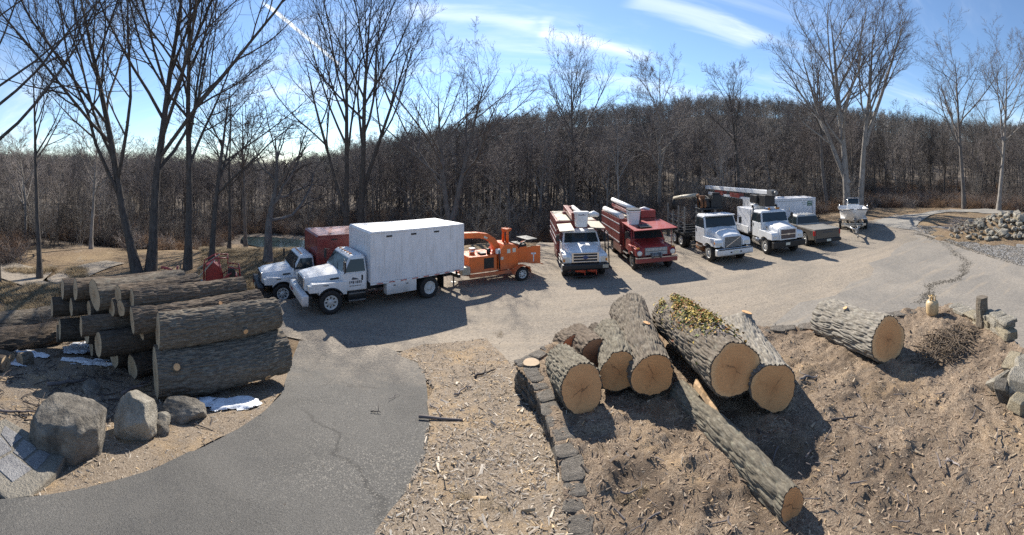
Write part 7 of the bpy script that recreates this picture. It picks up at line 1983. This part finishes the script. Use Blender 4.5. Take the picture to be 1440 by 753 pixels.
bpy.data.objects[[o.name for o in COL.objects if o.get('label', '').startswith('boulder like stump')][0]].location = at_dist(1028, 9.75, TZ + 0.35)

# flagged step at the left edge
def step_slab():
    x, y = Wg(18, 660); z = zg1(x, y); a = math.atan2(-x, y)
    root = thing('stone_step', 'concrete step inset with grey flagstones at the left edge', 'step', (x, y, z), R(32))
    mb = MB(); mb.loft([[(-0.75, -0.55, zz), (0.42, -0.60, zz), (0.62, -0.35, zz), (0.66, 0.25, zz), (0.58, 0.62, zz), (-0.75, 0.62, zz)] for zz in (-0.2, 0.16)]); sl = mb.obj('slab', M['concrete'], root, bevel=0.03)
    polys = [[(-0.6, -0.15), (-0.18, -0.20), (-0.12, 0.12), (-0.45, 0.22)], [(-0.15, -0.30), (0.30, -0.34), (0.36, 0.02), (-0.08, 0.06)], [(-0.08, 0.09), (0.14, 0.08), (0.16, 0.42), (-0.14, 0.42)], [(0.18, 0.07), (0.42, 0.05), (0.40, 0.42), (0.20, 0.42)], [(-0.5, 0.26), (-0.18, 0.16), (-0.18, 0.45), (-0.6, 0.46)], [(-0.6, -0.45), (-0.2, -0.45), (-0.18, -0.25), (-0.6, -0.2)]]
    for p in polys:
        mb = MB(); mb.loft([[(u, v, 0.155) for u, v in p], [(u, v, 0.172) for u, v in p]]); mb.obj('flagstone', M['slate'], sl, bevel=0.006, seg=1)
    mb = MB(); mb.box((0.05, -0.85, 0.0), (0.5, 0.16, 0.12), Matrix.Rotation(0.2, 3, 'Z')); o = mb.obj('kerb_stone', M['rock_grey'], None, 0.03, loc=(x, y, z), rot=(0, 0, R(32))); tag(o, 'small grey stone in front of the flagged step', 'stone')
step_slab()

# snow remnants
def snow(label, px, py, rx, ry, seed, zoff=0.0, rot=0.0):
    rng = np.random.default_rng(seed); x, y = Wg(px, py); z = zg1(x, y)
    n = 20
    xs = np.linspace(-1.2, 1.2, 46); X, Y = np.meshgrid(xs, xs)
    h = 1 - (X ** 2 + Y ** 2) + (fbm(X * 1.7 + seed, Y * 1.7, seed=seed, oct=4) - 0.5) * 3.8
    Z = 0.05 * np.clip(h, -0.6, 1.0) + 0.012 * (fbm(X * 6, Y * 6, seed=seed + 2, oct=3) - .5)
    rx, ry = rx * 1.3, ry * 1.3; V = np.stack([X * rx, Y * ry, Z], -1).reshape(-1, 3)
    c, s = math.cos(rot), math.sin(rot); wx, wy = x + c * V[:, 0] - s * V[:, 1], y + s * V[:, 0] + c * V[:, 1]
    V = np.column_stack([wx - x, wy - y, V[:, 2] + zg(wx, wy) - z + 0.055 + zoff])
    i = (np.arange(45)[:, None] * 46 + np.arange(45)[None, :]).ravel()
    Fc = np.stack([i, i + 1, i + 47, i + 46], -1)
    Fc = Fc[(Z.ravel()[Fc] > -0.012).all(1)]
    used = np.unique(Fc); mp = np.zeros(len(V), int); mp[used] = np.arange(len(used))
    o = link('snow_patch', mesh_np('snow_patch', V[used], mp[Fc]), M['snow'], None, (x, y, z)); tag(o, label, 'snow')
snow('snow strip in the shade under the bottom log', 318, 572, 0.55, 0.22, 1, 0, 0.9)
snow('largest white snow patch below the dark log end', 113, 493, 0.34, 0.40, 2, 0, 0.4)
snow('thin white snow patch in front of the low dark logs', 128, 512, 0.55, 0.17, 3, 0, 0.9)
snow('snow patch left of the stack beside the round log', 43, 501, 0.36, 0.20, 4, 0, 0.7)
snow('small snow patch behind the round log at the left', 58, 470, 0.40, 0.20, 5, 0, 1.0)
snow('snow sliver at the left picture edge', 14, 512, 0.35, 0.16, 6, 0, 0.8)
snow('small snow patch lying against the far left logs', 92, 468, 0.36, 0.18, 7, 0, 0.9)

# rock heap beside the gravel
rng = np.random.default_rng(8)
c = at_dist(1425, 31.5); heap = []
def hz(x, y):
    u = (x - c.x), (y - c.y); t = math.atan2(c.x, c.y)
    tx, ty = u[0] * math.cos(t) - u[1] * math.sin(t), u[0] * math.sin(t) + u[1] * math.cos(t)
    return 1.75 * math.exp(-((tx + 0.0) / 4.2) ** 2 - (ty / 2.2) ** 2)
n = 44; xs = np.linspace(-8, 8, n); X, Y = np.meshgrid(xs + c.x, xs + c.y)
Z = np.array([[hz(a, b) for a, b in zip(r1, r2)] for r1, r2 in zip(X, Y)]) * 0.85 + zg(X, Y) - 0.08 + (fbm(X * 1.2, Y * 1.2, seed=61) - 0.5) * 0.35 * (np.array([[hz(a, b) for a, b in zip(r1, r2)] for r1, r2 in zip(X, Y)]) > 0.05)
i = (np.arange(n - 1)[:, None] * n + np.arange(n - 1)[None, :]).ravel()
tag(link('earth_mound', mesh_np('earth_mound', np.stack([X, Y, Z], -1).reshape(-1, 3), np.stack([i, i + 1, i + n + 1, i + n], -1)), M['litter']), 'brown earth mound under the rock heap', kind='structure')
cnt = 0
for k in range(900):
    px = rng.uniform(1336, 1470); r = rng.uniform(28.6, 33.5); p = at_dist(px, r); h = hz(p.x, p.y)
    if h < 0.30 * rng.uniform(0.5, 1.6): continue
    s = rng.uniform(0.13, 0.34) * (1.7 if rng.random() < 0.12 else 1)
    if cnt > 280: break
    ms = ST_PALE if rng.random() < 0.8 else ST_WARM if rng.random() < 0.6 else ST_GREY
    o = stone(None, ms[int(rng.integers(len(ms)))], (p.x, p.y, zg1(p.x, p.y) + h * 0.92 + s * 0.12), (s * rng.uniform(.9, 1.5), s * rng.uniform(.8, 1.3), s * rng.uniform(.6, 1.0)), rng.uniform(0, 6), (rng.uniform(-.6, .6), rng.uniform(-.6, .6)), 'rock')
    tag(o, 'pale angular rock in the heap beside the grey gravel', 'rock', 'rocks of the heap beside the gravel'); cnt += 1

# propane cylinder
p = at_dist(1311, 11.35); p.z = TZ + 0.05
root = thing('gas_cylinder', 'cream gas cylinder standing on the terrace wall', 'gas cylinder', p, 0.4)
mb = MB(); mb.lathe([(0.12, 0.0), (0.165, 0.03), (0.185, 0.08), (0.188, 0.32), (0.172, 0.385), (0.12, 0.435), (0.05, 0.45)], (0, 0, 0.03), 'z', 26); mb.obj('tank', M['propane'], root)
mb = MB(); mb.lathe([(0.13, 0.0), (0.135, 0.04)], (0, 0, 0), 'z', 22); mb.obj('foot_ring', M['propane'], root)
mb = MB()
for a in (0.5, 2.6, 4.2): mb.tube([(0.10 * math.cos(a), 0.10 * math.sin(a), 0.43), (0.11 * math.cos(a), 0.11 * math.sin(a), 0.58)], 0.022, 6)
for k in range(16): a0 = 2 * PI * k / 20; mb.tube([(0.11 * math.cos(a0), 0.11 * math.sin(a0), 0.58), (0.11 * math.cos(a0 + PI / 10), 0.11 * math.sin(a0 + PI / 10), 0.58)], 0.014, 5)
mb.obj('collar', M['propane'], root)
mb = MB(); mb.cyl((0, 0, 0.47), (0, 0, 0.57), 0.025, None, 10); mb.cyl((0, 0, 0.56), (0.0, 0, 0.60), 0.04, None, 10); mb.cyl((0, 0, 0.52), (0.08, 0, 0.52), 0.018, None, 8); mb.obj('valve', M['brass'], root)

# old post on the wall
p = at_dist(1381, 10.7); p.z = TZ + 0.02
root = thing('wooden_post', 'short weathered wooden post standing on the wall end', 'post', p, R(-20))
mb = MB(); rng = np.random.default_rng(3); rings = []
for k in range(7):
    z = 0.80 * k / 6; s = 1 - 0.12 * k / 6
    rings.append([((0.17 + 0.012 * math.sin(5 * a + k)) * s * math.copysign(abs(math.cos(a)) ** 0.55, math.cos(a)) + 0.02 * math.sin(k), (0.15 + 0.01 * math.cos(4 * a)) * s * math.copysign(abs(math.sin(a)) ** 0.55, math.sin(a)), z) for a in np.linspace(0, 2 * PI, 20, endpoint=False)])
mb.loft(rings, True, False); pm = mb.obj('post_body', M['bark_postgrey'] if 'bark_postgrey' in M else M['bark_grey'], root)
mb = MB(); mb.tube([(0.16, 0.05, 0.62), (0.21, 0.02, 0.45), (0.20, 0.0, 0.15), (0.27, -0.04, 0.0)], 0.022, 6); mb.tube([(-0.17, -0.14, 0.18), (0.17, -0.15, 0.17)], 0.012, 5); mb.obj('cable', M['rubber'], root)

# brush heap of dark twigs behind the single big log
def twig_heap(label, c, rx, ry, h, n, seed, mat):
    rng = np.random.default_rng(seed); P, Rr = [], []
    for k in range(n):
        a = rng.uniform(0, 2 * PI); q = math.sqrt(rng.random()); x, y = q * rx * math.cos(a), q * ry * math.sin(a)
        z = h * (1 - q * q) * rng.random() ** 0.6 + 0.03
        d = rng.normal(0, 1, 3); d[2] *= 0.12; d /= np.linalg.norm(d); L = rng.uniform(0.2, 0.7); pts = [np.array([x, y, z]) - d * L / 2]
        for s in range(5): d = d + rng.normal(0, .18, 3); d /= np.linalg.norm(d); pts.append(pts[-1] + d * L / 5)
        pts = np.array(pts); pts[:, 2] = np.maximum(pts[:, 2], 0.02)
        P.append(pts); r0 = rng.uniform(0.006, 0.018); Rr.append(np.linspace(r0, r0 * .4, 6))
    V, Fc = tubes_np(np.array(P), np.array(Rr), 5)
    root = thing('brush_heap', label, 'brush heap', c)
    o = link('twigs', mesh_np('twigs', V, Fc), M[mat], root); o['kind'] = 'stuff'
    return root
M['heaptwig'] = mat_plain('dead_twigs', (0.15, 0.112, 0.078), 0.9, 0, 0.35, 2)
p = at_dist(1330, 9.55); twig_heap('tangled heap of dark twigs between the big log and the post', (p.x, p.y, TZ), 1.15, 0.55, 0.17, 380, 5, 'heaptwig')
p = at_dist(1385, 31.0); twig_heap('tangle of pale branches on the left side of the rock heap', (p.x - 1.0, p.y + 1.6, zg1(p.x, p.y) + 0.6), 2.2, 1.2, 1.0, 260, 6, 'twig3')

# single sticks that can be picked out
def stick(label, a, b, r, z0, mat, seed):
    rng = np.random.default_rng(seed); a, b = Vector(a), Vector(b); pts = []
    for k in range(7):
        t = k / 6; q = a.lerp(b, t); pts.append((q.x + rng.normal(0, .02), q.y + rng.normal(0, .02), z0(q.x, q.y) + r * 0.9 + abs(rng.normal(0, .01))))
    mb = MB(); mb.tube(pts, [r * (1 - 0.5 * k / 6) for k in range(7)], 6); q = pts[3]
    mb.tube([q, (q[0] + rng.uniform(-.15, .15), q[1] + rng.uniform(.05, .2), q[2] + 0.05)], [r * .6, r * .25], 5)
    tag(mb.obj('stick', M[mat]), label, 'stick')
zv = lambda x, y: zg1(x, y) + 0.05
zt = lambda x, y: float(zterr(np.array([x]), np.array([y]))[0])
stick('long dark broken stick lying from the drive onto the verge', Wg(588, 593), Wg(652, 597), 0.032, zv, 'twig2', 1)
stick('short dark stick on the verge near the wall corner', Wg(668, 535), Wg(696, 524), 0.03, zv, 'twig', 2)
stick('thin pale stick on the verge beside the drive edge', Wg(603, 570), Wg(622, 590), 0.014, zv, 'twig3', 3)
stick('pale splinter stick lying in the verge chips', Wg(640, 560), Wg(662, 545), 0.02, zv, 'twig3', 4)
stick('short black stick lying on the drive', Wg(523, 583), Wg(537, 585), 0.012, zv, 'twig', 5)
stick('thin pale stick lying on the drive', Wg(545, 568), Wg(562, 558), 0.008, zv, 'twig3', 6)
stick('pale curved stick in front of the single big log', W(1125, 540, TZ), W(1150, 526, TZ), 0.028, zt, 'twig3', 7)
stick('brown stick in the mulch right of the long thin log', W(1330, 640, TZ), W(1350, 655, TZ), 0.02, zt, 'twig3', 8)
stick('dark stick low in the mulch near the pile shadow', W(1170, 592, TZ), W(1205, 584, TZ), 0.025, zt, 'twig', 9)
stick('long stick lying left behind the largest boulder', Wg(-5, 583), Wg(52, 587), 0.03, zv, 'twig2', 10)
stick('plank like stick on the ground in front of the low dark logs', Wg(64, 548), Wg(122, 540), 0.05, zv, 'twig2', 11)
stick('leaning stick propped against the bottom log end', Wg(170, 560), Wg(212, 540), 0.04, zv, 'twig2', 12)

# ------------------------------------------------------------------ chips, splinters, bark bits (uncountable)
def chips(name, label, poly, n, zf, seed, pal, lo=0.02, hi=0.10, near_boost=True, lift=0.0, wmin=0.12, mask=None, pw=7.0):
    rng = np.random.default_rng(seed)
    P = np.array(poly); a, b = P.min(0), P.max(0)
    X = rng.uniform(a[0], b[0], n * 8); Y = rng.uniform(a[1], b[1], n * 8)
    r = np.hypot(X, Y)
    k = in_poly(X, Y, poly) & (rng.random(len(X)) < np.clip((6.5 / np.maximum(r, 4.0)) ** 1.6, 0, 1)) & (np.abs(np.arctan2(X, Y)) < R(79)) & (r > 4.0)
    if mask is not None: k &= mask(X, Y, rng)
    X, Y = X[k][:n], Y[k][:n]; m = len(X)
    L = lo + (hi - lo) * rng.random(m) ** pw; Wd = L * rng.uniform(wmin, 0.34, m); T = np.maximum(0.003, Wd * rng.uniform(0.15, 0.5, m))
    yaw = rng.uniform(0, 2 * PI, m); pit = rng.normal(0, 0.28, m); rol = rng.normal(0, 0.4, m)
    dx = np.stack([np.cos(yaw) * np.cos(pit), np.sin(yaw) * np.cos(pit), np.sin(pit)], -1)
    dy = np.stack([-np.sin(yaw) * np.cos(rol), np.cos(yaw) * np.cos(rol), np.sin(rol)], -1)
    dz = np.cross(dx, dy)
    Z = zf(X, Y) + lift + np.abs(np.sin(pit)) * L * 0.35 + T * 0.4
    C = np.stack([X, Y, Z], -1)
    v = [(-.5, -.5, -.3), (-.42, .45, .2), (.5, .3, -.3), (.45, -.35, .35)]
    V = np.concatenate([(C + dx * (u[0] * L)[:, None] + dy * (u[1] * Wd)[:, None] + dz * (u[2] * T)[:, None])[:, None] for u in v], 1)
    base = np.arange(m)[:, None] * 4
    F3 = np.concatenate([base + np.array(t) for t in ((0, 2, 1), (0, 3, 2), (1, 2, 3), (0, 1, 3))], 0)
    pal = np.array([c for c, w in pal]); 
    ws = np.array([w for c, w in PALW[name]]) if name in PALW else None
    idx = rng.choice(len(pal), m, p=ws / ws.sum() if ws is not None else None)
    col = pal[idx] * rng.uniform(0.8, 1.15, (m, 1)); col = np.repeat(col, 4, 0)
    return tag(link(name, mesh_np(name, V.reshape(-1, 3), F3, False, np.clip(col, 0, 0.8)), M['attr']), label, kind='stuff')
PALW = {}
pal_pale = [((0.46, 0.40, 0.325), 3), ((0.37, 0.31, 0.245), 4), ((0.52, 0.38, 0.22), 2), ((0.26, 0.205, 0.155), 4), ((0.17, 0.132, 0.098), 2), ((0.52, 0.47, 0.40), 0.7)]
pal_brown = [((0.24, 0.17, 0.115), 4), ((0.13, 0.088, 0.06), 3), ((0.33, 0.245, 0.17), 4), ((0.43, 0.335, 0.235), 2), ((0.46, 0.315, 0.17), 0.8), ((0.50, 0.43, 0.34), 0.3)]
PALW = {'wood_chips': pal_pale, 'bark_mulch': pal_brown, 'wood_litter': pal_pale, 'drive_grit': pal_pale, 'edge_chips': pal_pale}
zv1 = lambda x, y: zg(x, y) + (fbm(x * 2.3, y * 2.3, seed=21, oct=4) - 0.5) * 0.10 + 0.012
zv2 = lambda x, y: zg(x, y) + (fbm(x * 1.9, y * 1.9, seed=31, oct=4) - 0.5) * 0.16 + 0.02
chips('wood_chips', 'pale wood chips scattered over the verge', v1, 36000, zv1, 1, pal_pale, 0.010, 0.11, lift=0.033)
chips('wood_litter', 'wood chips and bark bits around the left log stack', v2, 22000, zv2, 2, pal_pale, 0.010, 0.11)
chips('bark_mulch', 'shredded bark mulch and splinters on the terrace', TERR, 58000, zterr, 3, pal_brown, 0.010, 0.11)
PALW['splinters'] = [((0.58, 0.50, 0.40), 3), ((0.50, 0.36, 0.21), 2), ((0.28, 0.22, 0.165), 2)]
chips('splinters', 'long pale splinters and bark strips lying on the verge', v1, 220, zv1, 6, PALW['splinters'], 0.05, 0.26, lift=0.04, wmin=0.06, pw=2.2)
PALW['bark_strips'] = [((0.20, 0.155, 0.115), 3), ((0.12, 0.09, 0.068), 3), ((0.40, 0.31, 0.21), 1)]
chips('bark_strips', 'bark strips and splinters lying on the terrace mulch', TERR, 200, zterr, 7, PALW['bark_strips'], 0.04, 0.22, lift=0.01, wmin=0.06, pw=2.2)
def litter_twigs(name, label, spots, n, zf, seed, mat, lo, hi):
    rng = np.random.default_rng(seed); P, Rr = [], []
    for k in range(n):
        x, y = spots(rng); d = rng.normal(0, 1, 3); d[2] = rng.normal(0, .12); d /= np.linalg.norm(d); L = rng.uniform(lo, hi); z = zf(x, y) + 0.03
        pts = [np.array([x, y, z])]
        for q in range(5): d = d + np.append(rng.normal(0, .2, 2), rng.normal(0, .06)); d /= np.linalg.norm(d); pts.append(pts[-1] + d * L / 5)
        pts = np.array(pts); pts[:, 2] = np.maximum(pts[:, 2], z - 0.02); P.append(pts); r0 = rng.uniform(0.004, 0.018); Rr.append(np.linspace(r0, r0 * .4, 6))
    V, Fc = tubes_np(np.array(P), np.array(Rr), 5)
    return tag(link(name, mesh_np(name, V, Fc), M[mat]), label, kind='stuff')
litter_twigs('branch_litter', 'dark broken branches and bark littering the ground before the stack', lambda g: Wg(g.uniform(-10, 300), g.uniform(478, 600)), 420, lambda x, y: zg1(x, y) + 0.02, 3, 'twig', 0.1, 0.7)
litter_twigs('twig_litter', 'thin twigs scattered over the terrace mulch', lambda g: W(g.uniform(830, 1435), g.uniform(500, 750), TZ), 90, lambda x, y: TZ + 0.03, 4, 'twig2', 0.06, 0.35)
# sparse bits on the drive and the yard
chips('drive_grit', 'sparse chips and grit lying on the drive', drv_poly, 1500, lambda x, y: zg(x, y) + 0.022, 4, pal_pale, 0.012, 0.06)
ed = [(-4.6, 9.2), (-2.5, 9.2), (-0.3, 8.7), (-0.1, 11.5), (4, 11.8), (8, 10), (13, 6), (15, 9), (9, 15), (0, 15), (-4, 13)]
chips('edge_chips', 'sparse bark bits and stones on the yard', ed, 3600, lambda x, y: zg(x, y) + 0.014, 5, pal_pale, 0.02, 0.10, mask=lambda x, y, g: ~dwall(x, y))

M['seamdirt'] = mat_plain('seam_dirt', (0.075, 0.066, 0.052), 0.95, 0, 0.3, 6)
# pale stones scattered at the foot of the wood
def pebbles(name, label, pts, sizes, mat, seed):
    rng = np.random.default_rng(seed); n = len(pts)
    oct_ = np.array([(1, 0, 0), (-1, 0, 0), (0, 1, 0), (0, -1, 0), (0, 0, 1), (0, 0, -1.)])
    f = np.array([(0, 2, 4), (2, 1, 4), (1, 3, 4), (3, 0, 4), (2, 0, 5), (1, 2, 5), (3, 1, 5), (0, 3, 5)])
    V = np.asarray(pts)[:, None, :] + oct_[None] * np.asarray(sizes)[:, None, None] * rng.uniform(0.55, 1.25, (n, 6, 1)) * np.array([1, 1, .7])
    return tag(link(name, mesh_np(name, V.reshape(-1, 3), (np.arange(n)[:, None, None] * 6 + f[None]).reshape(-1, 3), False), M[mat]), label, kind='stuff')
rng = np.random.default_rng(12); pts, sz = [], []
for k in range(1500):
    px = rng.choice([rng.uniform(385, 480), rng.uniform(540, 790)]); r = rng.uniform(33, 56) if px > 500 else rng.uniform(45, 60)
    p = at_dist(px, r); 
    if fbm(p.x * .3, p.y * .3, seed=3) < 0.5: continue
    pts.append((p.x, p.y, zg1(p.x, p.y))); sz.append(rng.uniform(0.06, 0.22))
pebbles('scattered_stones', 'pale stones strewn over the wood floor beyond the trucks', pts, sz, 'rock_pale', 1)
pts, sz = [], []
for k in range(5000):
    u, t = rng.random(), rng.random(); a = Vector((*W(1292, 322), 0)).lerp(Vector((*W(1460, 342), 0)), u); b = Vector((*W(1302, 334), 0)).lerp(Vector((*W(1470, 385), 0)), u); q = a.lerp(b, t)
    pts.append((q.x, q.y, zg1(q.x, q.y) + 0.05)); sz.append(rng.uniform(0.02, 0.055))
pebbles('loose_gravel', 'loose grey gravel stones by the rock heap', pts, sz, 'rock_grey', 2)

# dry grass: field, verge tufts
def grass_src(seed, nb, h, spread, col):
    rng = np.random.default_rng(seed); Vs, Fs = [], []
    for k in range(nb):
        a = rng.uniform(0, 2 * PI); p = np.array([rng.normal(0, spread), rng.normal(0, spread), 0]); L = h * rng.uniform(.5, 1.2); w = 0.005
        d = np.array([math.cos(a) * .55, math.sin(a) * .55, 1.0]); s = np.array([-math.sin(a), math.cos(a), 0]) * w; b = len(Vs)
        q = p + d * L * .5; e = p + d * L * .8 + np.array([math.cos(a), math.sin(a), -.2]) * L * .3
        Vs += [p - s, p + s, q + s * .8, q - s * .8, e]; Fs += [[b, b + 1, b + 2], [b, b + 2, b + 3], [b + 3, b + 2, b + 4]]
    ob = bpy.data.objects.new('grass_source', mesh_np('grass_source', np.array(Vs), np.array(Fs), False)); ob.data.materials.append(col); return ob
gm = mat_plain('dry_grass', (0.40, 0.31, 0.19), 0.9, 0, 0.3, 3); gm2 = mat_plain('dry_grass_dark', (0.27, 0.2, 0.115), 0.9, 0, 0.3, 3)
GS = [grass_src(1, 60, 0.22, 0.10, gm), grass_src(2, 60, 0.3, 0.14, gm2)]
rng = np.random.default_rng(14); gp = []
for k in range(9000):
    px = rng.uniform(285, 420) if k % 3 else rng.uniform(-20, 120); r = rng.uniform(18.5, 36) if k % 3 else rng.uniform(14, 24)
    p = at_dist(px, r); q = -0.703 * p.x + 0.712 * p.y
    if k % 3 and (q < 19.5 or (px < 345 and r < 20.5)): continue
    if not k % 3 and fbm(p.x * .4, p.y * .4, seed=8) < .47: continue
    gp.append((p.x, p.y))
for px, py in ((572, 738), (652, 705), (688, 713), (710, 722), (675, 560), (560, 745), (725, 640), (700, 470), (880, 700), (905, 690), (842, 640), (800, 560)):
    for k in range(5):
        q = Wg(px + rng.normal(0, 5), py + rng.normal(0, 3)) if px < 730 else W(px + rng.normal(0, 6), py + rng.normal(0, 4), TZ); gp.append(q)
gp = np.array(gp); n = len(gp); s_ = rng.uniform(.5, 1.2, n)
zz = np.where(dwall(gp[:, 0], gp[:, 1]), TZ - 0.02, zg(gp[:, 0], gp[:, 1])); s_[-60:] *= 0.35
instancer('dry_grass', GS, np.column_stack([gp, zz]), np.column_stack([np.zeros((n, 2)), rng.uniform(0, 6.28, n)]), np.column_stack([s_, s_, s_]), 'dry tan grass on the field and in tufts along the verge', rng.integers(0, 2, n))

# dark seam of weeds and dirt crossing the yard at the right: a band of small dark bits
sm = np.array([W(*p) for p in ((1290, 334), (1322, 342), (1345, 356), (1358, 372), (1350, 388), (1325, 398), (1305, 412), (1285, 428))])
rng = np.random.default_rng(19); tt = np.sort(rng.uniform(0, len(sm) - 1.001, 3000)); ii = tt.astype(int); ff = (tt - ii)[:, None]
q = sm[ii] * (1 - ff) + sm[ii + 1] * ff + rng.normal(0, 1, (len(tt), 2)) * (0.05 + 0.20 * fbm(tt * 2.2, tt * 0, seed=4)[:, None]) + (np.stack([fbm(tt * 1.5, tt * 0 + 3, seed=6), fbm(tt * 1.5, tt * 0 + 8, seed=7)], -1) - .5) * 0.9
pebbles('dirt_seam', 'dark dirt and weeds winding across the yard at the right', np.column_stack([q, zg(q[:, 0], q[:, 1]) + 0.03]), rng.uniform(0.012, 0.038, len(q)), 'seamdirt', 3)
for o in list(COL.objects):
    if o.type == 'MESH' and o.parent is not None and o.name.split('.')[0] in ('wheel_slot', 'lettering', 'grille_slot', 'roof_marker', 'hydraulic_hoses', 'latch', 'wiper', 'warning_sticker', 'tow_eye'): o['kind'] = 'stuff'
